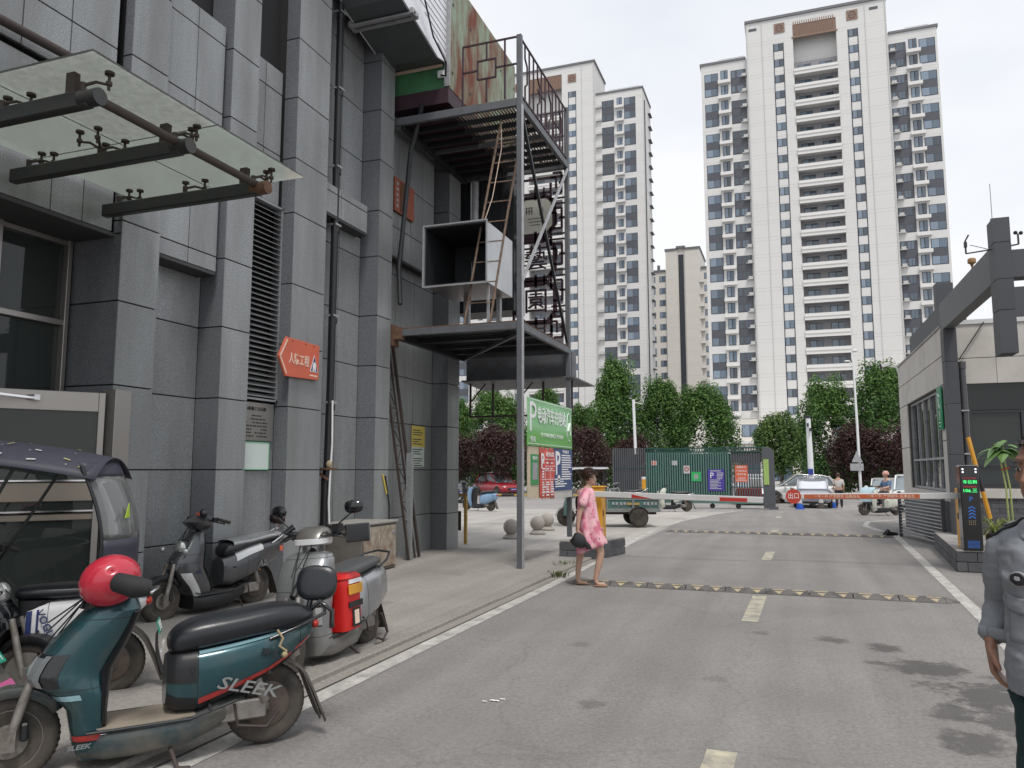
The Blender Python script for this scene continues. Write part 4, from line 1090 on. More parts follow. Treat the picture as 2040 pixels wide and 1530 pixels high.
# LED display column
le = thing('display_column', 'black parking display column with green and red characters and blue P arrows', 'display', (2.68, 14.1, .34))
part(lambda b: b.box(2.53, 2.80, 14.02, 14.30, .34, 1.66), 'column_body', 'black_gloss', le, bevel=.01)
part(lambda b: b.box(2.50, 2.79, 13.99, 14.06, 1.662, 1.675), 'column_cap', 'steel_light', le)
led = {}
for nm, c, e in (('led_green', (.05, .9, .2), 1.6), ('led_red', (.6, .03, .03), .45), ('led_blue', (.03, .16, .6), .55), ('led_white', (.9, .9, 1), 1.8), ('led_amber', (.5, .38, .2), .5)): mat(nm, (.02, .02, .02), .5, var=0, emis=c, es=e)
for x in (2.575, 2.755):
    for z in (1.61, 1.565): part(lambda b: b.cyl((x, 14.018, z), (x, 14.012, z), .013, n=10), 'lamp', 'led_white', le)
txt('车位剩', .06, (2.665, 14.014, 1.405), F_NY, 'led_green', le, width=.19, ext=.001)
b = MB()
for i in range(14): b.box(2.575 + i * .013, 2.582 + i * .013, 14.013, 14.018, 1.455 + (i % 3) * .006, 1.475 + (i % 2) * .006)
b.build('led_row', MT['led_red'], le)
b = MB()
for i in range(14): b.box(2.575 + i * .013, 2.583 + i * .013, 14.013, 14.018, 1.32 + (i % 2) * .004, 1.35 - (i % 3) * .005)
b.build('led_row', MT['led_red'], le)
txt('106.三', .07, (2.66, 14.014, 1.27), F_NY, 'led_green', le, width=.19, ext=.001)
txt('P', .11, (2.665, 14.014, 1.135), F_NY, 'led_blue', le, ext=.001)
b = MB()
for k in range(4):
    z = 1.02 - k * .05
    b.bar((2.62, 14.013, z - .03), (2.668, 14.013, z + .005), .003, .016, up=(0, 0, 1)); b.bar((2.668, 14.013, z + .005), (2.715, 14.013, z - .03), .003, .016, up=(0, 0, 1))
b.build('arrow', MT['led_blue'], le)
b = MB()
for i in range(4):
    for j in range(3): b.cyl((2.625 + i * .027, 14.018, .80 - j * .028), (2.625 + i * .027, 14.014, .80 - j * .028), .006, n=6)
b.build('lamp_dot', MT['led_amber'], le)
b = MB()
for i in range(12):
    for j in range(6): b.box(2.585 + i * .014, 2.593 + i * .014, 14.014, 14.018, .38 + j * .02, .39 + j * .02)
b.build('speaker_grille', MT['led_blue'], le)
# ---------------- gatehouse on the right ----------------
KX, KY, KB, KZ = 3.0, 17.4, 24.35, 4.5
kh = thing('gatehouse', 'pale panelled gatehouse with dark stone frame and large windows at the right edge', 'gatehouse', (5, 20, 0))
kc = MB()
for (a0, a1, c0, c1) in ((KY + .1, KB - .06, 3.32, KZ - .03), (KY + .1, 18.1, .02, 3.32), (22.9, KB - .06, .02, 3.32), (18.1, 22.9, .02, 1.14)): kc.box(KX + T, KX + .2, a0, a1, c0, c1)
for (a0, a1, c0, c1) in ((KX + .4, 7.5, 3.30, KZ - .03), (KX + .3, 3.36, .02, 3.3), (3.36, 7.5, .02, 1.05)): kc.box(a0, a1, KY + T, KY + .2, c0, c1)
kc.box(KX + T, 7.6, KB - .2, KB - .05, 0, KZ); kc.box(3.2, 7.5, KY + .2, KB - .2, KZ - .2, KZ - .05)
kc.build('wall_core', mat('core_grey', (.10, .10, .095), .9), kh)
ky = [18.1, 18.9, 19.7, 20.5, 21.3, 22.1, 22.9]
def kpx(y0, y1, z0, z1, m='plaster'): panel('wall_panel', KX, KX + T, y0 + .004, y1 - .004, z0 + .004, z1 - .004, m, kh, .003)
yy = [17.62] + ky + [23.6, KB]
for a0, a1 in zip(yy, yy[1:]):
    kpx(a0, a1, 3.92, KZ); kpx(a0, a1, 3.34, 3.91)
for a0, a1 in ((17.62, 18.1), (22.9, 23.6), (23.6, KB)):
    kpx(a0, a1, 2.2, 3.33); kpx(a0, a1, .95, 2.19)
for a0, a1 in zip(ky, ky[1:]): kpx(a0, a1, .95, 1.14)
for a0, a1 in zip(yy, yy[1:]): panel('wall_panel', KX - .01, KX + T, a0 + .004, a1 - .004, .02, .94, 'slate_dark', kh, .003)
part(lambda b: b.box(KX - .02, KX + .1, 17.62, KB, KZ, KZ + .05), 'coping', 'concrete', kh)
def kpy(x0, x1, z0, z1, m='plaster'): panel('wall_panel', x0 + .004, x1 - .004, KY, KY + T, z0 + .004, z1 - .004, m, kh, .003)
for x0, x1 in ((3.22, 3.9), (3.9, 4.6), (4.6, 5.6), (5.6, 7.5)):
    kpy(x0, x1, 3.82, KZ); kpy(x0, x1, 3.30, 3.815)
kpy(3.22, 3.37, 2.2, 3.29); kpy(3.22, 3.37, 1.24, 2.19)
part(lambda b: b.box(3.2, 7.5, KY - .06, KY + .06, 1.05, 1.235), 'window_sill', 'plaster', kh, bevel=.005)
part(lambda b: b.box(3.2, 7.5, KY - .03, KY + .12, KZ, KZ + .09), 'coping', mat('flashing', (.6, .6, .6), .4).name, kh)
# brick base of the front
rr = random.Random(8)
for r_ in range(11):
    z = .02 + r_ * .093; x = 3.2 - (.14 if r_ % 2 else 0)
    while x < 4.9:
        x0, x1 = max(x, 3.2) + .004, min(x + .29, 4.9) - .004
        if x1 - x0 > .03: panel('brick', x0, x1, KY - .02, KY + T, z + .005, z + .088, 'brick_grey', kh)
        x += .29
part(lambda b: b.box(3.2, 7.5, KY + .0, KY + .02, .0, 1.05), 'mortar_bed', 'mortar', kh)
# windows
wn = MB(); wn.box(KX + .13, KX + .14, 18.1, 22.9, 1.14, 3.32); w1 = wn.build('window', MT['glass_shop'], kh)
b = MB()
for y in (18.12, 19.05, 19.95, 20.85, 21.8, 22.88): b.box(KX + .08, KX + .14, y - .03, y + .03, 1.14, 3.32)
for z in (1.17, 1.85, 3.29): b.box(KX + .082, KX + .138, 18.1, 22.9, z - .025, z + .025)
b.build('window_frame', MT['steel_light'], w1)
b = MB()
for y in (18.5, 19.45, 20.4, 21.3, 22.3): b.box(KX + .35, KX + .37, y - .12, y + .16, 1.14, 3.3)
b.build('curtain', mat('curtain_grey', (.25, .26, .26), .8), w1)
wn = MB(); wn.box(3.38, 7.5, KY + .12, KY + .13, 1.24, 3.30); w2 = wn.build('window', MT['glass_shop'], kh)
b = MB()
for x in (3.40, 4.3, 5.3): b.box(x - .025, x + .025, KY + .07, KY + .12, 1.24, 3.30)
for z in (1.26, 1.70, 2.75, 3.28): b.box(3.38, 7.5, KY + .072, KY + .118, z - .025, z + .025)
b.build('window_frame', MT['window_frame'], w2)
b = MB(); b.box(3.38, 7.4, KY + .06, KY + .07, 2.78, 3.3); b.build('dark_header', MT['glass_dark'], w2)
b = MB(); b.box(3.7, 3.72, KY + 1.0, KY + 2.5, 1.2, 2.9); b.box(3.3, 7.4, KY + 4, KY + 4.1, 0, 4.3); b.box(3.75, 3.95, KY + .8, KY + .9, 1.25, 1.8); b.box(3.3, 7.4, KY + .3, KB - .3, .5, .6); b.build('room_inside', mat('room', (.25, .27, .25), .8), kh)
for q in ((3.78, 4.25), (4.35, 5.2), (5.35, 7.2)): MB().box(q[0], q[1], KY + .24, KY + .26, 1.78, 2.72).build('reflection_panel', mat('reflection_pale', (.62, .68, .56), .8) if 'reflection_pale' not in MT else MT['reflection_pale'], w2)  # pale panels added behind the glass to stand for its reflections
# corner column and frame beams in dark stone
def stone_x(x0, x1, y0, y1, zs, name='stone_column'):
    for c, d in zip(zs, zs[1:]): panel(name, x0, x1, y0, y1, c + .003, d - .003, 'slate_dark', kh, .004)
stone_x(2.985, 3.215, KY - .14, KY + .20, [.02, .9, 1.9, 2.9, 3.75, 4.42])
part(lambda b: b.box(3.0, 3.2, 13.0, KY + .2, 4.42, 4.98), 'frame_beam', mat('slate_lit', (.125, .13, .135), .6, var=.12, vs=1.5, speck=.15, ss=80).name, kh, bevel=.004)  # paler slate copy: light on the beam's side face put into its colour
stone_x(2.99, 3.21, 12.98, 13.34, [3.30, 3.95, 4.42, 4.98, 5.36], 'pendant_column')
part(lambda b: b.box(3.211, 7.5, 13.02, 13.30, 4.44, 4.86), 'frame_beam', 'slate_dark', kh, bevel=.004)
part(lambda b: b.box(4.2, 7.5, KY, KY + .25, 4.61, 5.2), 'frame_beam', 'slate_dark', kh)
stone_x(3.62, 4.02, 21.6, 21.9, [4.5, 5.4, 6.3], 'stone_column')
part(lambda b: b.box(3.3, 3.5, 17.7, 24, 4.56, 5.3), 'frame_beam', 'slate_dark', kh)
part(lambda b: b.bar((3.24, KY - .08, 3.78), (3.72, KY - .06, 4.52), .02), 'cable', 'black_plastic', kh)
dpk = thing('drain_pipe', 'dark grey downpipe on the gatehouse front beside its corner column', 'pipe', (3.29, 17.3, 0))
part(lambda b: b.tube([(3.29, KY - .08, .02), (3.29, KY - .08, 3.72)], .055, 14), 'pipe', mat('pipe_grey', (.07, .072, .08), .5).name, dpk, smooth=60)
part(lambda b: b.cyl((3.29, KY - .08, 3.60), (3.29, KY - .08, 3.74), .068, n=14), 'collar', 'pipe_grey', dpk, smooth=50)
for z in (1.9, 2.75): part(lambda b: b.box(3.22, 3.36, KY - .15, KY - .0, z, z + .025), 'clamp', 'steel_light', dpk)
gs = thing('green_wall_sign', 'tall green glossy sign on the gatehouse side wall with a walking figure', 'sign', (2.97, 17.8, 2.5))
part(lambda b: b.box(2.95, 2.975, 17.72, 18.22, 2.42, 3.32), 'plate', mat('sign_green', (.01, .27, .12), .2, var=.05).name, gs, bevel=.01)
b = MB()
for (y0, z0, y1, z1, w) in ((18.05, 3.18, 17.9, 3.1, .04), (17.98, 3.1, 17.98, 2.95, .05), (17.98, 2.95, 18.08, 2.86, .035), (17.98, 2.95, 17.9, 2.86, .035)): b.bar((2.948, y0, z0), (2.948, y1, z1), .003, w, up=(1, 0, 0))
b.build('figure_symbol', MT['white_ink'], gs)
for ch, z in (('请', 2.76), ('进', 2.66)): txt(ch, .12, (2.947, 17.97, z), F_NX, 'white_ink', gs, ext=.001)
b = MB(); b.box(2.946, 2.949, 17.86, 18.08, 2.56, 2.58); b.box(2.946, 2.949, 17.86, 18.06, 2.49, 2.505); b.build('small_print', MT['white_ink'], gs)
# railing in front of the side wall
rl = thing('slat_railing', 'grey metal railing with many thin horizontal slats beside the gatehouse', 'railing', (2.7, 19.5, 0))
A_ = Vector((2.90, 17.95, 0)); B_ = Vector((2.46, 20.95, 0))
for p, w in ((A_, .08), (B_, .07)): part(lambda b: b.box(p.x - w / 2, p.x + w / 2, p.y - w / 2, p.y + w / 2, 0, 1.08), 'railing_post', 'pipe_grey', rl)
for k in range(13):
    z = .10 + k * .075; part(lambda b: b.bar(A_ + Vector((0, 0, z)), B_ + Vector((0, 0, z)), .02, .022), 'slat', 'steel_light', rl)
b = MB(); b.tube([(2.4, 21.3, .02), (2.25, 21.2, .05), (2.1, 21.0, .04), (2.2, 21.1, .12)], .05, 6)
tag(b.build('rubber_mat', MT['black_matte'], solid=0), 'crumpled dark rubber mat at the foot of the slat railing', 'mat')
# pole behind display
yp = thing('striped_pole', 'leaning yellow and black striped pole between display column and planter', 'pole', (3.2, 14.8, .34))
pa, pb = Vector((2.86, 14.95, 2.15)), Vector((3.13, 14.85, .55))
cuts = [0, .32, .57, .85, 1]
for k in range(4): part(lambda b: b.tube([pa.lerp(pb, cuts[k]), pa.lerp(pb, cuts[k + 1])], .035, 12), 'pole_band', 'yellow_box' if k in (0, 2) else 'black_plastic', yp, smooth=60)
# planter with spider plant and large leaved plant
pt = thing('planter', 'black planter with grassy spider plant beside the display column', 'potted plant', (3.1, 14.6, .34))
part(lambda b: b.lathe([(.12, .34), (.15, .55), (.16, .56), (.14, .55)], c=(3.1, 14.65, 0), n=20), 'pot', 'black_plastic', pt, smooth=40)
mat('leaf_pale', (.33, .40, .13), .5, var=.3, vs=20); mat('leaf_big', (.14, .26, .08), .4, var=.35, vs=12)
b = MB(); rr = random.Random(2)
for i in range(90):
    a_ = rr.uniform(0, 2 * PI); L_ = rr.uniform(.14, .30); w = .008; up = rr.uniform(.05, .26)
    pts = [Vector((3.1, 14.65, .58)) + Vector((math.cos(a_) * L_ * t, math.sin(a_) * L_ * t, up * math.sin(t * 2.4) - (.12 * t * t if up < .15 else 0))) for t in (0, .3, .6, .85, 1)]
    s_ = Vector((-math.sin(a_), math.cos(a_), 0)) * w
    ring = [[p - s_ * (1 - i_ * .2), p + Vector((0, 0, -.004)), p + s_ * (1 - i_ * .2)] for i_, p in enumerate(pts)]
    b.loft(ring, cap=False, closed=False)
b.build('foliage', MT['leaf_pale'], pt, fix=False)
bp_ = thing('large_leaf_plant', 'tall potted plant with large drooping pale leaves tied with red ribbon', 'potted plant', (3.55, 15.4, .34))
part(lambda b: b.lathe([(.14, .34), (.2, .7), (.21, .72), (.18, .7)], c=(3.55, 15.5, 0), n=20), 'pot', 'black_plastic', bp_, smooth=40)
for dx in (-.03, .03): part(lambda b: b.tube([(3.53 + dx, 15.5, .7), (3.52 + dx, 15.5, 1.3), (3.46 + dx, 15.5, 1.8), (3.42 + dx * 2, 15.5, 2.05)], .015, 6), 'stem', 'leaf_pale', bp_)
part(lambda b: b.tube([(3.44, 15.48, 1.6), (3.50, 15.46, 1.62), (3.56, 15.5, 1.64)], .012, 6), 'ribbon', 'refl_red', bp_)
lf = MB()
def leaf(b, c, d, L_, w, droop):
    d = Vector(d).normalized(); s_ = d.cross(Vector((0, 0, 1))).normalized()
    rings = []
    for t in (0, .25, .5, .75, 1):
        p = Vector(c) + d * L_ * t + Vector((0, 0, -droop * t * t)); ww = w * math.sin(PI * min(t * .9 + .08, 1)) + .002
        rings.append([p - s_ * ww + Vector((0, 0, -.25 * ww)), p, p + s_ * ww + Vector((0, 0, -.25 * ww))])
    b.loft(rings, cap=False, closed=False)
rr = random.Random(12)
for i in range(20):
    b = MB(); a_ = rr.uniform(0, 2 * PI)
    leaf(b, (3.44 + rr.uniform(-.06, .12), 15.5, rr.uniform(1.85, 2.1)), (math.cos(a_), math.sin(a_) * .8, rr.uniform(.1, .8)), rr.uniform(.22, .42), rr.uniform(.05, .1), rr.uniform(.1, .35))
    b.build('leaf', MT['leaf_big'], bp_, fix=False)
# instruments on the pendant column
an = thing('wind_vane', 'small wind vane on a bracket left of the tall pendant column', 'instrument', (2.75, 13.2, 4.95))
part(lambda b: (b.bar((2.99, 13.2, 4.93), (2.66, 13.2, 4.90), .018), b.bar((2.66, 13.2, 4.90), (2.66, 13.2, 5.10), .022), b.bar((2.99, 13.2, 4.93), (2.72, 13.2, 5.03), .008), b.bar((2.66, 13.2, 5.10), (2.71, 13.2, 5.19), .022), b.box(2.64, 2.68, 13.18, 13.22, 5.0, 5.08)), 'vane', 'steel_dark', an)
an2 = thing('anemometer', 'pair of cup anemometers on arms right of the pendant column', 'instrument', (3.4, 13.2, 4.95))
part(lambda b: (b.bar((3.21, 13.2, 4.96), (3.36, 13.2, 4.98), .02), b.bar((3.36, 13.2, 4.98), (3.36, 13.2, 5.14), .022), b.ball((3.33, 13.2, 5.16), .03, 8, 6), b.ball((3.40, 13.2, 5.15), .03, 8, 6), b.bar((3.60, 13.2, 4.97), (3.45, 13.2, 4.99), .02), b.bar((3.47, 13.2, 4.98), (3.47, 13.2, 5.14), .022), b.ball((3.50, 13.2, 5.16), .03, 8, 6)), 'cups', 'steel_dark', an2)
rod = MB(); rod.cyl((3.03, 13.16, 5.36), (3.03, 13.16, 5.40), .03, n=8); rod.cyl((3.03, 13.16, 5.4), (3.03, 13.16, 5.95), .006, n=6)
tag(rod.build('antenna_rod', MT['steel_light']), 'thin antenna rod on top of the pendant column', 'antenna')
hr = MB(); hr.lathe([(.001, 5.16), (.05, 5.16), (.065, 5.14), (.065, 5.08), (.03, 5.06), (.01, 5.0), (.02, 4.985)], c=(3.02, 14.6, 0), n=14)
tag(hr.build('siren', mat('siren_brown', (.28, .14, .05), .5), smooth=50), 'small brown siren on the gatehouse frame beam', 'siren')
cc = thing('cctv_camera', 'white cctv camera on the far corner of the gatehouse', 'camera', (2.8, 24.3, 4.5))
part(lambda b: (b.bar((2.98, 24.2, 4.5), (2.75, 24.2, 4.55), .03), b.bar((2.78, 24.2, 4.62), (2.55, 24.15, 4.55), .11, .1)), 'camera_body', 'white_paint', cc, bevel=.01)
part(lambda b: b.box(2.52, 2.56, 24.1, 24.2, 4.47, 4.6), 'lens', 'black_plastic', cc)
# ---------------- tower blocks ----------------
def towermat(name, col, pitch, z0, joint=.62):
    m = mat(name, col, .75, var=.05, vs=.12, dirt=.14, dcol=tuple(c * .8 for c in col), dscale=.12)
    N = m.node_tree.nodes; L = m.node_tree.links; b = N['Principled BSDF']
    src = b.inputs['Base Color'].links[0].from_socket
    g = N.new('ShaderNodeNewGeometry'); sx = N.new('ShaderNodeSeparateXYZ'); L.new(g.outputs['Position'], sx.inputs[0])
    def lines(sock, per, off, w):
        a = N.new('ShaderNodeMath'); a.operation = 'ADD'; a.inputs[1].default_value = off + 500 * per; L.new(sock, a.inputs[0])
        d = N.new('ShaderNodeMath'); d.operation = 'MODULO'; d.inputs[1].default_value = per; L.new(a.outputs[0], d.inputs[0])
        c = N.new('ShaderNodeMath'); c.operation = 'LESS_THAN'; c.inputs[1].default_value = w; L.new(d.outputs[0], c.inputs[0])
        return c.outputs[0]
    s1 = lines(sx.outputs['Z'], pitch, -z0 + .02, .07); s2 = lines(sx.outputs['Z'], pitch, -z0 + .55, .06)
    ad = N.new('ShaderNodeMath'); ad.operation = 'MAXIMUM'; L.new(s1, ad.inputs[0]); L.new(s2, ad.inputs[1])
    mu = N.new('ShaderNodeMath'); mu.operation = 'MULTIPLY'; mu.inputs[1].default_value = joint; L.new(ad.outputs[0], mu.inputs[0])
    mx = N.new('ShaderNodeMix'); mx.data_type = 'RGBA'; mx.inputs['B'].default_value = (*[c * .42 for c in col], 1)
    L.new(mu.outputs[0], mx.inputs['Factor']); L.new(src, mx.inputs['A']); L.new(mx.outputs['Result'], b.inputs['Base Color'])
    return m
towermat('tower_white', (.66, .655, .64), 2.87, .0, .35)
mat('tower_trim', (.70, .69, .67), .7, var=.04)
mat('tower_roof', (.16, .16, .17), .7)
mat('tower_spandrel', (.075, .08, .095), .5, var=.1, vs=.3)
mat('tower_frame', (.03, .035, .05), .5, var=0)
mat('tower_bronze', (.24, .15, .11), .6, var=.15, vs=2)
mat('ac_white', (.5, .5, .49), .6)
def wglass(name, col, rough, vary):
    m = mat(name, col, rough, var=.0, space='object', rnd=vary, spec=1.0)
    return m
wglass('wglass_a', (.07, .10, .135), .05, .55)
wglass('wglass_b', (.16, .21, .27), .12, .3)
def win_mesh(key, w, h, cols, rows, mullion=.07, gl='wglass_a', off=.04):
    """window: dark frame with recessed panes; origin at the bottom centre, faces -Y"""
    b = MB()
    b.m(0); b.box(-w / 2, w / 2, -off, .0, 0, h)
    cw = w / cols; rh = h / rows
    for i in range(cols):
        for j in range(rows):
            b.m(1 if (i + j) % 3 else 2)
            b.box(-w / 2 + i * cw + mullion, -w / 2 + (i + 1) * cw - mullion * .4, -off - .012, -off - .002, j * rh + mullion, (j + 1) * rh - mullion)
    return b.mesh(key, [MT['tower_frame'], MT[gl], MT['wglass_b']])
def group_mesh(w, h2, cols, dark=True, narrow=False):
    """two storey window group: glass, dark spandrel, glass in one dark frame"""
    b = MB(); b.m(0); b.box(-w / 2, w / 2, -.03, 0, 0, h2)
    b.m(3); b.box(-w / 2 + .08, w / 2 - .08, -.045, -.031, h2 * .33, h2 * .64)
    for z0, z1 in ((.1, h2 * .32), (h2 * .655, h2 - .1)):
        if narrow:
            b.m(3); b.box(-w / 2 + .08, w / 2 - .08, -.045, -.031, z0, z1)
            for (a, c) in ((.06, .27), (.45, .62), (.66, .80)):
                b.m(1); b.box(-w / 2 + w * a, -w / 2 + w * c, -.06, -.046, z0 + .05, z1 - .05)
        else:
            for i in range(cols):
                cw = (w - .16) / cols
                b.m(2 if i == 0 else 1); b.box(-w / 2 + .08 + i * cw + .02, -w / 2 + .08 + (i + 1) * cw - .03, -.05, -.031, z0, z1)
    return b.mesh('window', [MT['tower_frame'], MT['wglass_a'], MT['wglass_b'], MT['tower_spandrel']])
def ledge_mesh(w, d=.75):
    b = MB(); b.box(-w / 2, w / 2, -d, 0, 0, .14); b.box(-w / 2, w / 2, -d, -d + .08, .14, .55)
    b.box(-w / 2, -w / 2 + .06, -d + .08, 0, .14, .5); b.box(w / 2 - .06, w / 2, -d + .08, 0, .14, .5)
    return b.mesh('ac_ledge', MT['tower_trim'])
def shelf_mesh(w=1.2):
    b = MB(); b.box(-w / 2, w / 2, -.55, 0, 0, .1); b.box(-w / 4, w / 3, -.45, -.1, .1, .55)
    return b.mesh('ac_unit', MT['ac_white'])
def tower(name, label, Y0, p, ztop_w, ztop_m, xl0, xl1, xm0, xm1, xr0, xr1, left_wing, right_wing, bays, depth=16, pairs=13, lower=0):
    t = thing(name, label, 'tower block', ((xm0 + xm1) / 2, Y0, 0))
    zb = -1.5
    b = MB()
    if left_wing: b.box(xl0, xl1, Y0 + .6, Y0 + depth, zb, ztop_w)
    if right_wing: b.box(xr0, xr1, Y0 + .6, Y0 + depth, zb, ztop_w)
    b.build('wing_wall', MT['tower_white'], t)
    b = MB(); x = xm0
    for (a, c) in bays:
        b.box(x, a, Y0, Y0 + depth, zb, ztop_m); x = c
    b.box(x, xm1, Y0, Y0 + depth, zb, ztop_m)
    for (a, c) in bays:
        b.box(a, c, Y0 + 2.0, Y0 + depth, zb, ztop_m - 1.6); b.box(a, c, Y0, Y0 + depth, ztop_m - 1.6, ztop_m)
    b.build('main_wall', MT['tower_white'], t)
    b = MB()
    b.box(xm0 - .25, xm1 + .25, Y0 - .25, Y0 + depth, ztop_m, ztop_m + .45)
    if left_wing: b.box(xl0 - .2, xl1 - .26, Y0 + .4, Y0 + depth, ztop_w, ztop_w + .4)
    if right_wing: b.box(xr0 + .26, xr1 + .2, Y0 + .4, Y0 + depth, ztop_w, ztop_w + .4)
    b.build('roof_edge', MT['tower_roof'], t)
    # roof railing
    b = MB()
    for (a, c, zz, on) in ((xl0 + 3, xl1 - .6, ztop_w + .4, left_wing), (xr0 + 3, xr1 - 1, ztop_w + .4, right_wing), (xm0 + 5, xm1 - 8, ztop_m + .45, True)):
        if not on: continue
        n = 6
        for i in range(n + 1): b.bar((a + (c - a) * i / n, Y0 + 2, zz), (a + (c - a) * i / n, Y0 + 2, zz + 1.0), .06)
        b.bar((a, Y0 + 2, zz + 1.0), (c, Y0 + 2, zz + 1.0), .06); b.bar((a, Y0 + 2, zz + .5), (c, Y0 + 2, zz + .5), .05)
    b.build('roof_railing', MT['ac_white'], t)
    return t
def wing(t, Y0, p, ztop, cols, pairs, mirror=1):
    """cols: list of (kind, x, w)"""
    yf = Y0 + .6
    for kind, x, w in cols:
        if kind in ('group', 'groupn'):
            me = group_mesh(w, 2 * p - 1.35, 2 if w < 2.6 else 3, narrow=kind == 'groupn')
            for k in range(pairs):
                z = ztop - 1.7 - 2 * p * (k + 1) + 1.35
                if z > 1: put('window', me, t, loc=(x, yf, z))
        elif kind == 'narrow':
            me = win_mesh('window', w, 1.7, 2, 1, mullion=.09)
            lm_ = ledge_mesh(w + .9)
            for k in range(pairs * 2):
                z = ztop - 1.85 - p * k - 1.25
                if z > 1:
                    put('window', me, t, loc=(x, yf, z)); put('ac_ledge', lm_, t, loc=(x, yf, z - .85))
        elif kind == 'shelf':
            me = shelf_mesh(w)
            for k in range(pairs * 2):
                z = ztop - 3.2 - p * k
                if z > 1: put('ac_unit', me, t, loc=(x, yf, z))
def strips(t, Y0, p, ztop, x, w, n):
    me = win_mesh('window', w, 1.35, 2, 1)
    b = MB()
    b.box(x - w / 2 - .12, x - w / 2, Y0 - .05, Y0, ztop - n * p, ztop); b.box(x + w / 2, x + w / 2 + .12, Y0 - .05, Y0, ztop - n * p, ztop)
    b.build('strip_edge', MT['tower_frame'], t)
    for k in range(n):
        z = ztop - p * k - 1.4
        if z > 2: put('window', me, t, loc=(x, Y0, z))
def balconies(t, Y0, p, ztop, a, c, n):
    me = MB(); w = c - a
    me.box(0, w, -.15, 2.0, 0, .3); me.box(0, w, -.25, -.16, -.28, .82); me.box(0, w, -.36, -.26, .28, .44)
    slab = me.mesh('balcony', MT['tower_trim'])
    dk = MB(); dk.box(0, w, 1.7, 1.72, 0, p - .3)
    back = dk.mesh('balcony_wall', mat('balc_in', (.30, .30, .32), .8).name and MT['balc_in'])
    wm = win_mesh('window', w * .30, 1.9, 2, 1, gl='wglass_a')
    rm = MB()
    for i in range(10): rm.bar((w * .15 + i * .13, .1, 1.0), (w * .15 + i * .13, .1, 1.6), .04)
    rme = rm.mesh('window_guard', MT['tower_frame'])
    for k in range(n):
        z = ztop - p * (k + 1)
        if z < 1: break
        s = put('balcony', slab, t, loc=(a, Y0, z)); k_ = put('balcony_wall', back, t, loc=(a, Y0, z + .3))
        put('window', wm, t, loc=(a + w * .25, Y0 + 1.69, z + .35)); put('window', wm, t, loc=(a + w * .74, Y0 + 1.69, z + .35))
        if k % 3 == 1: put('window_guard', rme, t, loc=(a + w * .42, Y0, z + .1))
p = 2.87
TR = tower('tower_block', 'tallest white tower block right of centre with a stack of dark balconies up its middle', 132, p, 72.4, 78.4, -12.25, -4.4, -4.4, 17.4, 17.4, 24.7, True, True, [(3.1, 9.9)])
wing(TR, 132, 2.76, 72.4, [('group', -10.55, 2.3), ('narrow', -8.35, 1.2), ('groupn', -6.0, 2.5), ('shelf', -5.1, 1.2)], 13)
wing(TR, 132, 2.76, 72.4, [('groupn', 18.9, 2.5), ('shelf', 18.1, 1.2), ('narrow', 21.15, 1.2), ('group', 23.2, 2.35)], 13)
strips(TR, 132, 2.82, 73.9, .75, 1.45, 24); strips(TR, 132, 2.82, 74.2, 12.4, 1.35, 24)
balconies(TR, 132, 2.80, 70.8, 3.1, 9.9, 24)
def emblem(t, x, z, Y0, s=1.7):
    b = MB(); b.box(x - s / 2, x + s / 2, Y0 - .12, Y0, z - s / 2, z + s / 2); o = b.build('emblem_panel', MT['tower_bronze'], t)
    b = MB(); r = s * .32
    for k in range(16):
        a0, a1 = k * PI / 8, (k + 1) * PI / 8
        b.bar((x + r * math.cos(a0), Y0 - .14, z + r * math.sin(a0)), (x + r * math.cos(a1), Y0 - .14, z + r * math.sin(a1)), .04, .08, up=(0, 1, 0))
    b.bar((x - r, Y0 - .14, z), (x + r, Y0 - .14, z), .04, .08); b.build('emblem_ring', MT['tower_spandrel'], o)
emblem(TR, 1.0, 76.6, 132); emblem(TR, 12.4, 76.6, 132)
b = MB(); b.box(3.1, 9.9, 132.1, 132.2, 74.6, 77.4); b.box(2.9, 10.1, 131.9, 132.1, 74.35, 74.6)
for i in range(19): b.box(3.2 + i * .345, 3.35 + i * .345, 131.98, 132.1, 74.62, 77.3)
b.build('bronze_louvre', MT['tower_bronze'], TR)
for x in (-3.4, 15.6): MB().box(x - .6, x + .7, 131.95, 132, 76.9, 77.35).build('vent', MT['tower_spandrel'], TR)
b = MB()
for x in (-1.9, 14.3): b.box(x - .06, x + .06, 131.94, 132, 2, 77.9)
for x in (-4.4, 17.38): b.box(x - .1, x + .1, 131.9, 132, 2, 78.3)
b.build('corner_trim', MT['ac_white'], TR)
# middle tower (seen behind the gantry)
pm = 3.1
TM = tower('tower_block', 'white tower block behind the steel gantry with its right wing in view', 160, pm, 84.9, 92.6, -73, -60, -60, -38.1, -38.1, -27.5, True, True, [(-53.5, -45.6)], depth=11)
wing(TM, 160, 3.08, 84.9, [('shelf', -37.2, 1.4), ('groupn', -35.2, 2.7), ('narrow', -32.6, 1.15), ('group', -30.3, 2.5)], 13)
wing(TM, 160, 3.08, 84.9, [('groupn', -62.2, 2.7), ('narrow', -65.5, 1.15), ('group', -69.5, 2.3)], 13)
strips(TM, 160, pm, 86.5, -43.2, 1.6, 26); strips(TM, 160, pm, 86.5, -56.0, 1.6, 26)
balconies(TM, 160, pm, 83.5, -53.5, -45.6, 26)
emblem(TM, -43.2, 89.6, 160, 1.9); emblem(TM, -56, 89.6, 160, 1.9)
b = MB(); b.box(-53.5, -45.6, 160.1, 160.2, 87.6, 91); 
for i in range(22): b.box(-53.4 + i * .36, -53.24 + i * .36, 159.98, 160.1, 87.7, 90.9)
b.build('bronze_louvre', MT['tower_bronze'], TM)
b = MB()
for x in (-41.0, -58.2): b.box(x - .06, x + .06, 159.94, 160, 2, 92)
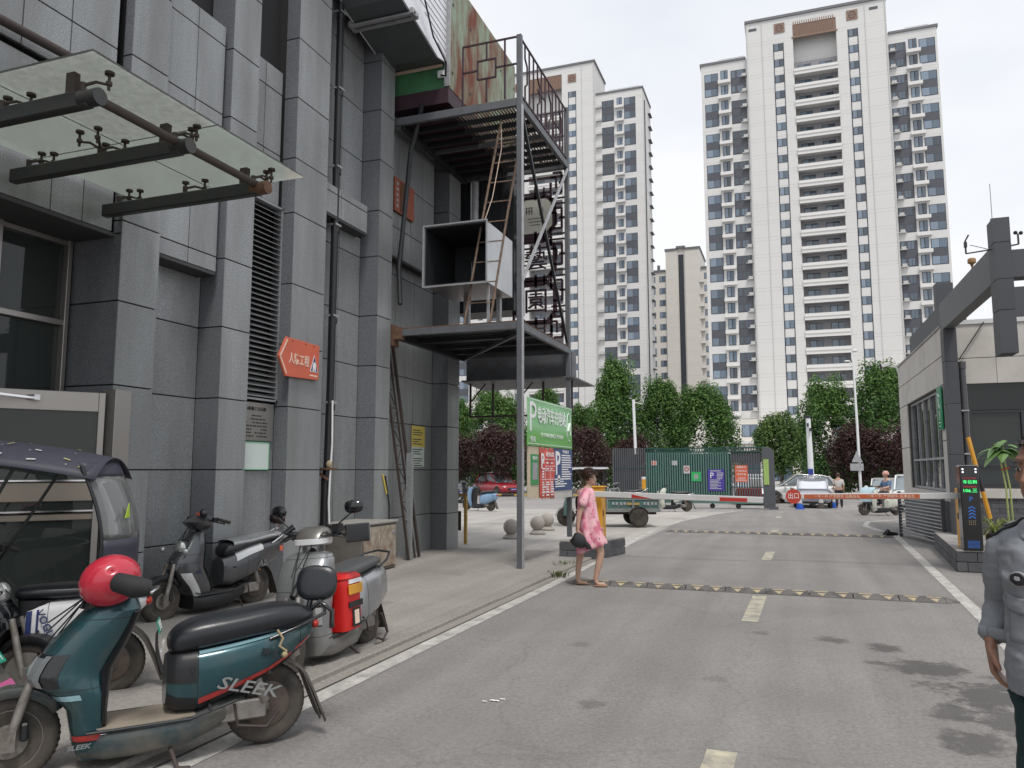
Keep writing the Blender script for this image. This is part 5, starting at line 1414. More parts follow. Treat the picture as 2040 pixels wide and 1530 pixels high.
b.box(-38.3, -38.1, 159.9, 160, 2, 92.4)
b.build('corner_trim', MT['ac_white'], TM)
# side face of the wing: drain pipe, ledges
b = MB(); b.box(-27.5, -27.3, 162.6, 162.9, 3, 83); 
for k in range(26): b.box(-27.5, -26.9, 167.5, 170, 82 - k * 3.08, 82.15 - k * 3.08)
b.build('side_drain', MT['tower_spandrel'], TM)
# far tower
TF = thing('tower_block', 'lower beige tower block far away between the two white towers', 'tower block', (-24, 190, 0))
towermat('tower_beige', (.68, .65, .60), 3.05, 0, .3)
b = MB(); b.box(-33, -27.5, 190.5, 204, -1.5, 51); b.box(-19.2, -12, 190.5, 204, -1.5, 51); b.build('wing_wall', MT['tower_beige'], TF)
b = MB(); b.box(-27.5, -24.75, 190, 204, -1.5, 56.1); b.box(-22.8, -19.2, 190, 204, -1.5, 56.1); b.box(-24.75, -22.8, 190.3, 204, -1.5, 56.5); b.build('main_wall', MT['tower_beige'], TF)
b = MB(); b.box(-33.2, -27.7, 190.2, 204, 51, 51.5); b.box(-19.0, -12, 190.2, 204, 51, 51.5); b.box(-27.7, -24.9, 189.8, 204, 56.1, 56.6); b.box(-22.7, -19.0, 189.8, 204, 56.1, 56.6); b.box(-24.9, -22.7, 189.8, 204, 56.5, 57.1); b.box(-30.4, -29.8, 195, 196, 51.5, 54); b.build('roof_edge', MT['tower_roof'], TF)
w1_ = win_mesh('window', 1.5, 1.5, 2, 1); w2_ = win_mesh('window', .9, 1.5, 1, 1); w3_ = win_mesh('window', 1.25, 2.2, 1, 1)
for k in range(17):
    z = 48.4 - k * 3.05
    put('window', w1_, TF, loc=(-28.5, 190.5, z)); put('window', w2_, TF, loc=(-30.7, 190.5, z)); put('window', w2_, TF, loc=(-17.8, 190.5, z)); put('window', w2_, TF, loc=(-15.6, 190.5, z))
    put('window', w3_, TF, loc=(-23.75, 190.3, z + .8)); put('ac_ledge', BOXC.setdefault('tfl', ledge_mesh(1.1)), TF, loc=(-18.8, 190.5, z - .9))
b = MB(); b.box(-24.4, -23.1, 190.24, 190.3, 1, 55); b.build('strip_edge', MT['tower_frame'], TF)
# podium shops behind the car park
pod = thing('shop_podium', 'low beige podium with dark shop windows at the foot of the tallest tower', 'building', (3, 112, 0))
b = MB(); b.box(-12, 24, 112, 131.7, 3.2, 5.2); b.box(-12, 24, 112.6, 131.7, -1.5, 3.2); b.box(-14, 24, 118, 131.6, 5.2, 9.0); b.build('podium_wall', MT['tower_beige'], pod)
b = MB(); b.box(-12.3, 24.3, 111.7, 118, 5.2, 5.5); b.build('roof_edge', MT['tower_trim'], pod)
wsh = win_mesh('window', 3.0, 2.9, 3, 1, mullion=.1)
for i in range(8): put('window', wsh, pod, loc=(-9.6 + i * 4.2, 112.6, .1))
wu = win_mesh('window', 2.2, 1.8, 2, 1)
for i in range(8): put('window', wu, pod, loc=(-9.6 + i * 4.2, 118, 6.4))

# ---------------- trees ----------------
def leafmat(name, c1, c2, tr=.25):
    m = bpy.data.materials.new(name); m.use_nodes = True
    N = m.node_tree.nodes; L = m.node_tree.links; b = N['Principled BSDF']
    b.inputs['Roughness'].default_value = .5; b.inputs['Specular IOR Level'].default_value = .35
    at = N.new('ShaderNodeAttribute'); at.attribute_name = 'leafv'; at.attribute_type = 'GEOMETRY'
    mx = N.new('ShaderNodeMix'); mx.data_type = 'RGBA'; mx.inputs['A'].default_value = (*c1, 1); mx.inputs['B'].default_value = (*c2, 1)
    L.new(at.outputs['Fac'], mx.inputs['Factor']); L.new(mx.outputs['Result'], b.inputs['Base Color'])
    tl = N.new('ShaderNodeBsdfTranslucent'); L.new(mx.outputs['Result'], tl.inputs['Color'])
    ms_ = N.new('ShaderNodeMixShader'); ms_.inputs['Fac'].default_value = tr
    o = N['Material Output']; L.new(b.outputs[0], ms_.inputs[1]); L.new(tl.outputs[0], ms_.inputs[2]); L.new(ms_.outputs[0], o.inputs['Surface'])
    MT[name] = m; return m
leafmat('leaf_green', (.035, .095, .03), (.17, .30, .075))
leafmat('leaf_fresh', (.04, .09, .025), (.18, .28, .08))
leafmat('leaf_purple', (.035, .018, .02), (.11, .055, .05), .15)
mat('bark', (.15, .12, .09), .9, var=.3, vs=6, space='object')
def crown_mesh(seed, w, h, kind='lobed', nl=88, per=185, size=.185, m='leaf_green'):
    """crown: many small bent leaf faces around upward growing lobes; base of the crown at z=0"""
    rr = random.Random(seed); vs = []; fs = []; vals = []
    lobes = []
    for i in range(nl):
        t = rr.random() ** .8
        if kind == 'cone': rad = w / 2 * (1 - t) ** .42 * (.35 + .65 * min(1, t * 5 + .3))
        elif kind == 'round': rad = w / 2 * math.sqrt(max(.02, 1 - (2 * t - 1) ** 2))
        else: rad = w / 2 * (1 - max(0, t - .35) / .68) ** .42 * (.6 + .4 * min(1, t * 4))
        a = rr.uniform(0, 2 * PI); q = rad * rr.uniform(.3, 1) ** .5 * rr.uniform(.78, 1.02)
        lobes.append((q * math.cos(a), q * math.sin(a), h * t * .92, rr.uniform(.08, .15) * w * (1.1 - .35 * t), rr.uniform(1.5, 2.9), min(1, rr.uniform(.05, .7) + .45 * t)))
    for k in range(7):
        a = rr.uniform(0, 2 * PI); lobes.append((math.cos(a) * w * .2 * (k > 0), math.sin(a) * w * .2 * (k > 0), h * rr.uniform(.72, .93), w * .10, 2.4, .9))
    for (cx, cy, cz, r, el, br) in lobes:
        for k in range(per):
            d = Vector((rr.gauss(0, 1), rr.gauss(0, 1), rr.gauss(.25, 1))).normalized()
            rad = r * rr.uniform(.55, 1.12)
            p = Vector((cx + d.x * rad, cy + d.y * rad, cz + d.z * rad * el))
            nrm = (d + Vector((rr.uniform(-.6, .6), rr.uniform(-.6, .6), rr.uniform(-.2, .8)))).normalized()
            u = nrm.orthogonal().normalized(); u.rotate(Matrix.Rotation(rr.uniform(0, 6.28), 3, nrm)); v = nrm.cross(u)
            s = size * rr.uniform(.6, 1.25)
            b0 = len(vs)
            vs += [p - u * s * .5, p + v * s * .28 + nrm * .02, p + u * s * .5 - nrm * s * .15, p - v * s * .28 + nrm * .02]
            fs.append((b0, b0 + 1, b0 + 2, b0 + 3))
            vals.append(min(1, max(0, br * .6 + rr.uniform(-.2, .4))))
    me = bpy.data.meshes.new('crown'); me.from_pydata([tuple(x) for x in vs], [], fs); me.materials.append(MT[m])
    at = me.attributes.new('leafv', 'FLOAT', 'FACE'); at.data.foreach_set('value', vals)
    return me
def trunk_mesh(seed, h, r):
    rr = random.Random(seed); b = MB()
    b.tube([(0, 0, -.3), (rr.uniform(-.05, .05), 0, h * .5), (rr.uniform(-.1, .1), rr.uniform(-.1, .1), h), (0, 0, h * 1.6)], [r * 1.25, r, r * .8, r * .3], 8)
    for k in range(6):
        a = rr.uniform(0, 2 * PI); L_ = h * rr.uniform(.5, .9)
        b.tube([(0, 0, h * rr.uniform(.7, 1.1)), (math.cos(a) * L_ * .4, math.sin(a) * L_ * .4, h * 1.25), (math.cos(a) * L_ * .8, math.sin(a) * L_ * .8, h * 1.7)], [r * .5, r * .35, r * .15], 6)
    return b.mesh('trunk', MT['bark'], smooth=60)
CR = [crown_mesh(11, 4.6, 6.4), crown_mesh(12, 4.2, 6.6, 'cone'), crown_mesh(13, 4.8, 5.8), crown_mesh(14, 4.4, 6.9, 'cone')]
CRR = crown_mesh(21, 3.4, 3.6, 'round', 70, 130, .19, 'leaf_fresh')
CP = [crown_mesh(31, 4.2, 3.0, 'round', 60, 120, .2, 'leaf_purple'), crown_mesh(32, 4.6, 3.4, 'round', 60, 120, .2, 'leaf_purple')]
TK = [trunk_mesh(1, 2.3, .14), trunk_mesh(2, 2.2, .12)]
def tree(x, y, ztop, wid, cm, label, cz=1.1, group='trees behind the car park', nat=(4.6, 6.4), rot=0, name='broadleaf_tree', cat='tree'):
    z0 = gz(y)
    t = thing(name, label, cat, (x, y, z0), group=group, world=False)
    h = ztop - z0 - cz
    put('crown', cm, t, loc=(0, 0, cz), scale=(wid / nat[0], wid / nat[0], h / nat[1]), rot=(0, 0, rot))
    put('trunk', TK[int(abs(x * 7)) % 2], t, scale=(1, 1, cz / 2.3 * 1.15))
    return t
G1 = 'broadleaf trees behind the car park'
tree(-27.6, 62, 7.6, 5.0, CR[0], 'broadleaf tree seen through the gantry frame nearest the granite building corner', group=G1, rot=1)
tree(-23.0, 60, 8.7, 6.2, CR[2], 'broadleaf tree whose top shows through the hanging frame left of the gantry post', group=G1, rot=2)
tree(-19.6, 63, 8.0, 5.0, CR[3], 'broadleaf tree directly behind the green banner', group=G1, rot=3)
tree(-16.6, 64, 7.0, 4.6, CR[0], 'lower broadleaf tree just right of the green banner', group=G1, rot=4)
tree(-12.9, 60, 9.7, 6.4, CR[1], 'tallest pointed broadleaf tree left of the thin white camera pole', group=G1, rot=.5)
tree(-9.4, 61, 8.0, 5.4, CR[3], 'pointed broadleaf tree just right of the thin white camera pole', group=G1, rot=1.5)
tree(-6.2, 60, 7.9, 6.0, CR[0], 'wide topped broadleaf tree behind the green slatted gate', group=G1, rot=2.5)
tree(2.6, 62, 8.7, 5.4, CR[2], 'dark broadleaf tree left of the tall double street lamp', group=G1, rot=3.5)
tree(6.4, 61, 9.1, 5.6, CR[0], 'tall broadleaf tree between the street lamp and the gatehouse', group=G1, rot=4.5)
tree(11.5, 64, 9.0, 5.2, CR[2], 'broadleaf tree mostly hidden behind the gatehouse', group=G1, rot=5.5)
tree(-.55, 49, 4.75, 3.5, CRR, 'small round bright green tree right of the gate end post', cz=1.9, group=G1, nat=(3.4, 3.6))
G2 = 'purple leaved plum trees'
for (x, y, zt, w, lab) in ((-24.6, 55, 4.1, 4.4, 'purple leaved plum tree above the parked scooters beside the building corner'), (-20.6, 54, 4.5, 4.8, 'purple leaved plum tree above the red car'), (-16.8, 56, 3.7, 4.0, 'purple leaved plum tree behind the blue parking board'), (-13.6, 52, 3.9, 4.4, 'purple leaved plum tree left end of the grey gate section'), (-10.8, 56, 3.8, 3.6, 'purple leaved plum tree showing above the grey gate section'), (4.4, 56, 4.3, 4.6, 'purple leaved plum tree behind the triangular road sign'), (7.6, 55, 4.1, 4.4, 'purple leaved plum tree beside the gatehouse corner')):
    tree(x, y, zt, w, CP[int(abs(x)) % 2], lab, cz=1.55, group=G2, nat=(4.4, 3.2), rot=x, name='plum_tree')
# clipped hedge / planting strip at the back
def hedge(name, x0, x1, y, h, m, seed, label):
    rr = random.Random(seed); vs = []; fs = []; vals = []
    n = int((x1 - x0) * 330)
    for i in range(n):
        p = Vector((rr.uniform(x0, x1), y + rr.uniform(-.6, .6), gz(y) + h * math.sqrt(rr.random()) * (1 + .12 * math.sin(i * .001 * 40))))
        nrm = Vector((rr.uniform(-1, 1), rr.uniform(-1.5, .3), rr.uniform(0, 1.2))).normalized(); u = nrm.orthogonal().normalized(); v = nrm.cross(u); s = rr.uniform(.1, .2)
        b0 = len(vs); vs += [p - u * s, p + v * s * .6, p + u * s, p - v * s * .6]; fs.append((b0, b0 + 1, b0 + 2, b0 + 3)); vals.append(rr.random())
    me = bpy.data.meshes.new(name); me.from_pydata([tuple(x) for x in vs], [], fs); me.materials.append(MT[m])
    at = me.attributes.new('leafv', 'FLOAT', 'FACE'); at.data.foreach_set('value', vals)
    return tag(put(name, me), label, 'hedge', kind='stuff')
hedge('hedge', -30, -9, 66, 2.2, 'leaf_green', 5, 'low green hedge under the trees behind the red car')
hedge('hedge', 1.5, 13, 66, 2.0, 'leaf_purple', 6, 'dark hedge under the trees behind the right hand cars')

# ---------------- lamps, poles, sign ----------------
sl_ = thing('street_lamp', 'tall white street lamp with two curved heads in front of the balcony tower', 'street lamp', (3.85, 50, gz(50)))
part(lambda b: b.tube([(3.85, 50, -.4), (3.83, 50, 4), (3.78, 50, 7.9), (3.72, 50, 8.4)], [.09, .075, .055, .05], 10), 'pole', 'white_paint', sl_, smooth=60)
part(lambda b: (b.tube([(3.72, 50, 8.35), (3.72, 50, 8.6), (3.95, 50, 8.75)], .035, 8), b.ball((3.9, 50, 8.72), (.20, .12, .07), 12, 6)), 'lamp_head', 'white_paint', sl_, smooth=70)
part(lambda b: (b.tube([(3.75, 50, 7.7), (3.62, 50, 8.05), (3.45, 50, 8.1)], .03, 8), b.ball((3.45, 50, 8.1), (.18, .1, .06), 12, 6)), 'lamp_head', 'white_paint', sl_, smooth=70)
rs = thing('road_sign', 'back of a grey triangular road sign with plate beneath, fixed to the lamp pole', 'road sign', (3.8, 49.8, 1.5))
part(lambda b: b.prism([(3.42, 2.05), (4.02, 2.05), (3.72, 2.72)], 1, 49.84, 49.87), 'triangle', 'steel_light', rs)
part(lambda b: b.box(3.33, 4.05, 49.84, 49.87, 1.55, 1.97), 'plate', 'steel_light', rs)
cp = thing('camera_pole', 'thick white monitoring pole with cameras right of the gate', 'pole', (1.05, 45, gz(45)))
part(lambda b: b.tube([(1.05, 45, -.4), (1.03, 45, 2.5), (1.0, 45, 4.5)], [.17, .15, .12], 12), 'pole', 'white_paint', cp, smooth=60)
part(lambda b: b.box(.92, 1.02, 44.7, 44.88, 3.95, 4.12), 'camera', 'steel_dark', cp); part(lambda b: b.box(1.04, 1.14, 44.7, 44.88, 3.7, 3.85), 'camera', 'steel_dark', cp); part(lambda b: b.cyl((1.0, 45, 4.4), (1.0, 45, 4.55), .14), 'pole_cap', 'steel_dark', cp)
part(lambda b: b.box(.88, 1.15, 44.78, 44.85, 1.35, 1.65), 'blue_light', mat('blue_lamp', (.03, .06, .3), .3).name, cp)
cq = thing('camera_pole', 'thin white camera pole with short arm behind the grey gate section', 'pole', (-9.2, 48, gz(48)))
part(lambda b: b.tube([(-9.0, 48, -.4), (-9.15, 48, 6.0)], [.10, .085], 10), 'pole', 'white_paint', cq, smooth=60)
part(lambda b: b.bar((-9.15, 48, 5.85), (-8.6, 48, 5.7), .05), 'arm', 'white_paint', cq)
# ---------------- sliding gate ----------------
GY = 38.5; GZ = gz(GY)
gt = thing('slatted_gate', 'long sliding gate of dark grey and green vertical slats across the yard', 'gate', (-4.6, GY, GZ))
mat('gate_grey', (.085, .09, .10), .55, var=.1); mat('gate_green', (.012, .065, .055), .5, var=.12, vs=2); mat('gate_light', (.085, .17, .15), .5)
slat_g = boxmesh(.06, .05, 2.62, 'gate_grey', 0, 'slat'); slat_e = boxmesh(.07, .06, 2.30, 'gate_light', 0, 'slat')
x = -8.4
while x < -6.75:
    put('slat', slat_g, gt, loc=(x, GY, 1.42 + GZ + .2)); x += .105
part(lambda b: b.box(-8.45, -7.15, GY + .05, GY + .08, GZ + .3, 2.62 + GZ), 'backing_sheet', 'gate_grey', gt)
part(lambda b: (b.box(-8.45, -8.37, GY - .04, GY + .06, GZ + .05, 2.8 + GZ),), 'gate_frame', 'gate_grey', gt)
x = -6.72
while x < -2.75:
    put('slat', slat_e, gt, loc=(x, GY - .06, 1.35 + GZ + .18)); x += .115
part(lambda b: b.box(-6.78, -2.70, GY + .02, GY + .05, GZ + .36, 2.62 + GZ), 'backing_sheet', 'gate_green', gt)
x = -2.66
while x < -1.28:
    put('slat', slat_g, gt, loc=(x, GY, 1.42 + GZ + .2)); x += .115
part(lambda b: (b.box(-6.8, -1.25, GY - .05, GY + .06, 2.86 + GZ, 2.92 + GZ), b.box(-6.8, -1.25, GY - .05, GY + .06, 2.68 + GZ, 2.74 + GZ), b.box(-6.8, -1.25, GY - .04, GY - .02 + .06, 1.0 + GZ, 1.04 + GZ), b.box(-8.4, -1.25, GY - .03, GY + .04, 1.9 + GZ, 1.93 + GZ)), 'gate_rail', 'gate_green', gt)
part(lambda b: (b.box(-8.5, -1.0, GY - .10, GY + .10, .24 + GZ, .36 + GZ),), 'bottom_rail', 'gate_light', gt)
b = MB(); x = -6.7
while x < -2.7: b.box(x, x + .05, GY - .04, GY + .03, 2.75 + GZ, 2.85 + GZ); x += .115
b.build('rail_spacer', MT['gate_green'], gt)
part(lambda b: (b.box(-2.66, -1.28, GY + .02, GY + .04, 2.2 + GZ, 2.72 + GZ),), 'backing_sheet', 'gate_grey', gt)
part(lambda b: b.prism([(-1.24, GZ + .05), (-.72, GZ + .05), (-.72, GZ + 2.75), (-.95, GZ + 2.92), (-1.24, GZ + 2.92)], 1, GY - .18, GY + .2), 'end_post', 'gate_grey', gt, bevel=.01)
part(lambda b: b.box(-1.0, -.6, GY - .5, GY + .3, GZ, GZ + .12), 'post_foot', 'gate_grey', gt)
for x in (-7.8, -6.4, -5.0, -3.6, -2.4): part(lambda b: b.cyl((x, GY - .06, GZ + .12), (x, GY + .06, GZ + .12), .12, n=14), 'roller', 'black_plastic', gt)
def gsign(name, label, x0, x1, z0, z1, m):
    t = thing(name, label, 'sign', ((x0 + x1) / 2, GY - .1, z0)); part(lambda b: b.box(x0, x1, GY - .11, GY - .085, z0, z1), 'plate', m, t); return t
mat('sign_purple', (.07, .05, .30), .4, var=.05); mat('sign_tomato', (.62, .13, .06), .4, var=.05); mat('sign_lime', (.33, .48, .14), .5); mat('sign_greenb', (.04, .40, .12), .4)
g1 = gsign('parking_sign', 'purple parking tariff sign with white P on the green slats', -3.78, -3.0, .60, 1.62, 'sign_purple')
txt('P', .38, (-3.58, GY - .115, 1.32), F_NY, 'white_ink', g1)
rr = random.Random(6); b = MB()
for k in range(12): b.box(-3.68 + (.33 if k < 5 else 0), -3.68 + (.33 if k < 5 else 0) + rr.uniform(.25, .33 if k < 5 else .6), GY - .114, GY - .111, 1.44 - k * .068, 1.47 - k * .068)
b.box(-3.65, -3.15, GY - .114, GY - .111, 1.53, 1.57); b.build('small_print', MT['ac_white'], g1)
g2 = gsign('warning_sign', 'orange notice with white lettering on the grey slats near the gate end', -2.50, -1.92, 1.02, 1.82, 'sign_tomato')
for s_, z, h_ in (('温馨提示', 1.72, .11), ('广场内禁止', 1.54, .10), ('停放车辆', 1.38, .10), ('违者后果', 1.20, .085), ('自负敬请配合', 1.10, .085)): txt(s_, h_, (-2.21, GY - .113, z), F_NY, 'white_ink', g2, ext=.001)
g3 = gsign('lime_strip', 'long lime green strip notice on the gate end post', -1.20, -.96, .90, 2.10, 'sign_lime')
for o_ in list(g3.children): o_.location.y -= .10
g4 = gsign('payment_sign', 'bright green payment sign on the green slats', -4.55, -4.1, 1.05, 1.5, 'sign_greenb')
part(lambda b: b.box(-4.42, -4.23, GY - .114, GY - .111, 1.16, 1.38), 'panel', 'steel_light', g4)
g5 = gsign('no_entry_sign', 'small white sign with red ring on the green slats', -4.92, -4.62, 1.42, 1.80, 'ac_white')
part(lambda b: b.tube([(-4.77 + .09 * math.cos(a * PI / 8), GY - .116, 1.64 + .09 * math.sin(a * PI / 8)) for a in range(17)], .018, 6), 'ring', 'refl_red', g5)
for (x, lab) in ((-6.35, 'small red and white faded sticker on the left of the green slats'), (-5.35, 'small grey faded sticker on the green slats left of the red ring sign')):
    g6 = gsign('faded_sticker', lab, x - .13, x + .13, 1.82, 2.04, 'ac_white')
    part(lambda b: (b.box(x - .10, x - .04, GY - .114, GY - .111, 1.84, 2.02), b.box(x + .02, x + .08, GY - .114, GY - .111, 1.84, 2.02)), 'stripe', 'refl_red' if x < -6 else 'steel_light', g6)
rb = thing('red_water_barrier', 'red and white plastic barrier standing behind the grey slats', 'barrier', (-1.9, 40, GZ))
part(lambda b: b.box(-2.55, -1.35, 39.4, 39.8, GZ + .3, .72), 'barrier_base', 'disc_red', rb, bevel=.03)
part(lambda b: b.box(-1.9, -1.3, 39.5, 39.7, .73, 1.2), 'barrier_top', 'white_paint', rb, bevel=.03)
# ---------------- scooters ----------------
def sgn(v): return -1 if v < 0 else 1
def selx(a, rx, ry, e):
    c, s = math.cos(a), math.sin(a)
    return rx * sgn(c) * abs(c) ** (2 / e), ry * sgn(s) * abs(s) ** (2 / e)
def ringz(z, xf, xb, hw, e=3, n=28, slope=0):
    """horizontal ring (for upright bodies): xf front, xb back"""
    cx, rx = (xf + xb) / 2, (xf - xb) / 2
    out = []
    for k in range(n):
        a = 2 * PI * k / n; x, y = selx(a, rx, hw, e); out.append((cx + x, y, z + slope * (x)))
    return out
def ringx(x, z0, z1, hw, e=3, n=24, sh=0):
    """vertical ring (for lengthwise bodies)"""
    cz, rz = (z0 + z1) / 2, (z1 - z0) / 2
    out = []
    for k in range(n):
        a = 2 * PI * k / n; y, z = selx(a, hw, rz, e); out.append((x + sh * z, y, cz + z))
    return out
def interp(rings, t):
    t = min(max(t, 0), len(rings) - 1.0001); i = int(t); f = t - i
    return [Vector(p).lerp(Vector(q), f) for p, q in zip(rings[i], rings[i + 1])]
def patch(b, rings, t0, t1, k0, k1, off, nt=6):
    """raised skin over part of a lofted body: ring positions t0..t1, point indexes k0..k1"""
    n = len(rings[0]); rows = []
    for i in range(nt + 1):
        t = t0 + (t1 - t0) * i / nt
        r = interp(rings, t); c = sum(r, Vector()) / n
        row = []
        for k in range(k0, k1 + 1):
            p = r[k % n]; d = (p - c); d = d.normalized() if d.length else d
            row.append(p + d * off)
        rows.append(row)
    b.loft(rows, cap=False, closed=False)
TYRE = MB(); TYRE.lathe([(.15, -.035), (.17, -.045), (.205, -.045), (.222, -.028), (.228, 0), (.222, .028), (.205, .045), (.17, .045), (.15, .035)], n=36, ax=1)
for k in range(44):
    a = k * 2 * PI / 44
    for s_ in (-1, 1): TYRE.bar((.2275 * math.cos(a), s_ * .006, .2275 * math.sin(a)), (.219 * math.cos(a + .06 * 1), s_ * .034, .219 * math.sin(a + .06)), .007, .005, up=(math.cos(a), 0, math.sin(a)))
TYRE_ME = TYRE.mesh('tyre', MT['rubber'], smooth=50)
rim = MB(); rim.lathe([(.15, -.036), (.155, -.03), (.155, .03), (.15, .036), (.135, .03), (.135, -.03)], n=30, ax=1)
for k in range(5):
    a = k * 2 * PI / 5
    for da in (-.12, .12): rim.bar((.03 * math.cos(a), 0, .03 * math.sin(a)), (.14 * math.cos(a + da), 0, .14 * math.sin(a + da)), .03, .022, up=(0, 1, 0))
rim.cyl((0, -.05, 0), (0, .05, 0), .04, n=16); rim.cyl((0, .042, 0), (0, .046, 0), .085, n=24)
RIM_ME = rim.mesh('rim', MT['alloy'], smooth=30)
hubm = MB(); hubm.lathe([(.02, -.06), (.10, -.055), (.13, -.04), (.13, .04), (.10, .055), (.02, .06)], n=28, ax=1)
for k in range(6):
    a = k * PI / 3; hubm.bar((.11 * math.cos(a), 0, .11 * math.sin(a)), (.15 * math.cos(a), 0, .15 * math.sin(a)), .03, .03, up=(0, 1, 0))
HUB_ME = hubm.mesh('hub_motor', mat('hub_brown', (.085, .065, .055), .6, metal=.3, var=.3, vs=8, space='object', dirt=.3), smooth=40)
def smooth_tube(b, pts, r, n=8):
    b.tube(pts, r, n)
def text_side(s, size, x, y, z, m, parent, shear=0, width=None, tilt=0, left=True):
    rot = basis((-math.cos(tilt), 0, math.sin(tilt)) if left else (math.cos(tilt), 0, math.sin(tilt)), (0 + math.sin(tilt) * (1 if left else -1), 0, math.cos(tilt)))
    return txt(s, size, (x, y, z), rot, m, parent, 'lettering', ext=.0015, width=width, shear=shear, bold=.001)
def carpaint(name, col, rough=.25, metal=.4, dirt=.12, dcol=(.2, .17, .13)):
    return mat(name, col, rough, metal=metal, var=.05, vs=3, space='object', coat=.6, dirt=dirt, dcol=dcol, dscale=5)
def scooter(label, loc, yaw, st, lean=0, group=None, name='electric_scooter', cat='scooter'):
    t = thing(name, label, cat, (loc[0], loc[1], loc[2] if len(loc) > 2 else 0), group=group or 'parked electric scooters', world=False)
    t.rotation_euler = (lean, 0, yaw)
    body, dark = MT[st['body']], MT[st.get('dark', 'black_plastic')]
    wb = st.get('wb', 1.28); fx, rx = wb / 2, -wb / 2; wr = .228
    steer = st.get('steer', 0)
    # wheels
    for nm, x in (('front_wheel', fx), ('rear_wheel', rx)):
        w = put(nm, TYRE_ME, t, loc=(x, 0, wr)); 
        if nm == 'front_wheel' and steer: w.rotation_euler = (0, 0, steer)
        put('rim', RIM_ME if nm[0] == 'f' else HUB_ME, w)
    # fork
    b = MB()
    for s in (-1, 1):
        b.tube([(fx, s * .075, wr), (fx - .05, s * .075, .42), (fx - .11, s * .05, .60)], [.022, .024, .02], 8)
        b.box(fx - .03, fx + .03, s * .075 - .018, s * .075 + .018, wr - .04, wr + .06)
    b.cyl((fx, -.09, wr), (fx, .09, wr), .014)
    fk = b.build('front_fork', MT['alloy'], t, smooth=50)
    b = MB(); b.box(fx - .085, fx - .045, .055, .085, wr - .0, wr + .09); b.build('brake_caliper', MT['black_plastic'], fk, bevel=.01)
    # front fender
    b = MB(); rows = []
    for i in range(11):
        a = R(20 + i * 13); rr_ = .262 + (.02 if i < 2 else 0); hw = .062 if 1 < i < 9 else .045
        c = Vector((fx + rr_ * math.cos(a), 0, wr + rr_ * math.sin(a)))
        q = Vector((fx + (rr_ - .045) * math.cos(a), 0, wr + (rr_ - .045) * math.sin(a)))
        rows.append([(q.x, -hw, q.z), (c.x, -hw * .8, c.z), (c.x + .006 * math.cos(a), 0, c.z + .006 * math.sin(a)), (c.x, hw * .8, c.z), (q.x, hw, q.z)])
    b.loft(rows, cap=False, closed=False); b.build('front_fender', MT[st.get('fender', st['body'])], t, smooth=60, solid=.006)
    # shield
    rings = [ringz(*r_) for r_ in st['shield']]
    b = MB(); b.loft(rings); sh = b.build('front_shield', body, t, smooth=35, sub=0)
    if st.get('shield_back'):
        rings_b = [[(x - (.012), y * .96, z) for x, y, z in r_] for r_ in rings]
    n = len(rings[0])
    b = MB(); patch(b, rings, .6, len(rings) - 1.4, n // 2 - 4, n // 2 + 4, .006); b.build('inner_panel', dark, t, smooth=40)
    hl = st['light']
    if hl[0] == 'panel':
        b = MB(); patch(b, rings, hl[1], hl[2], -hl[3], hl[3], .007); o = b.build('headlight', MT['black_gloss'], t, smooth=40)
        b = MB(); patch(b, rings, hl[1] + .15, hl[2] - .2, -hl[3] + 3, hl[3] - 3, .011); b.build('lens', MT['lens_grey'], o, smooth=40)
        b = MB(); patch(b, rings, hl[1] + .1, hl[2] - .05, hl[3] - 3, hl[3] - 2, .013); b.build('light_bar', MT['silver_trim'], o); b = MB(); patch(b, rings, hl[1] + .1, hl[2] - .05, -hl[3] + 2, -hl[3] + 3, .013); b.build('light_bar', MT['silver_trim'], o)
    elif hl[0] == 'round':
        x, z, r_ = hl[1:4]
        b = MB(); b.ball((x - .02, 0, z), (.07, r_ * 1.12, r_ * 1.1), 20, 12); o = b.build('headlight', dark, t, smooth=60)
        b = MB(); b.ball((x + .015, 0, z), (.055, r_ * .95, r_ * .92), 20, 12); b.build('lens', MT['lens_clear'], o, smooth=60)
    for args in st.get('patches', []):
        m_, which, a0, a1, k0, k1, off = args
        b = MB(); patch(b, rings if which == 's' else None, a0, a1, k0, k1, off); b.build('trim_panel', MT[m_], t, smooth=40)
    for tt in (1.4, 4.6, len(rings) - 3.5):
        b = MB(); r_ = interp(rings, tt); c_ = sum(r_, Vector()) / len(r_); b.tube([p + (p - c_).normalized() * .0005 for p in r_] + [r_[0] + (r_[0] - c_).normalized() * .0005], .0018, 4, cap=False); b.build('panel_seam', MT['black_matte'], sh)
    # steering column + handlebar
    hx, hz = st.get('bar', (.20, .99))
    b = MB(); b.tube([(fx - .12, 0, .6), (hx + .02, 0, hz - .1)], .03, 10); b.build('steering_column', MT['black_plastic'], t)
    b = MB(); b.tube([(hx - .10, -.34, hz - .01), (hx - .03, -.22, hz + .03), (hx, -.10, hz), (hx, .10, hz), (hx - .03, .22, hz + .03), (hx - .10, .34, hz - .01)], .012, 8)
    hb = b.build('handlebar', MT['black_plastic'], t, smooth=60)
    if steer: pass
    for kk, (s, dx) in enumerate(((1, .03), (-1, .03), (1, .05), (-1, .045))):
        MB().tube([(hx + .0, s * (.20 - .02 * kk), hz + .01), (hx + dx + .05, s * .14, hz + .04 - .015 * kk), (hx + dx + .06, s * .06, hz - .03), (fx - .14, s * .02, .80 - .05 * kk)], .0045, 5).build('cable', MT['black_matte'], hb, smooth=60)
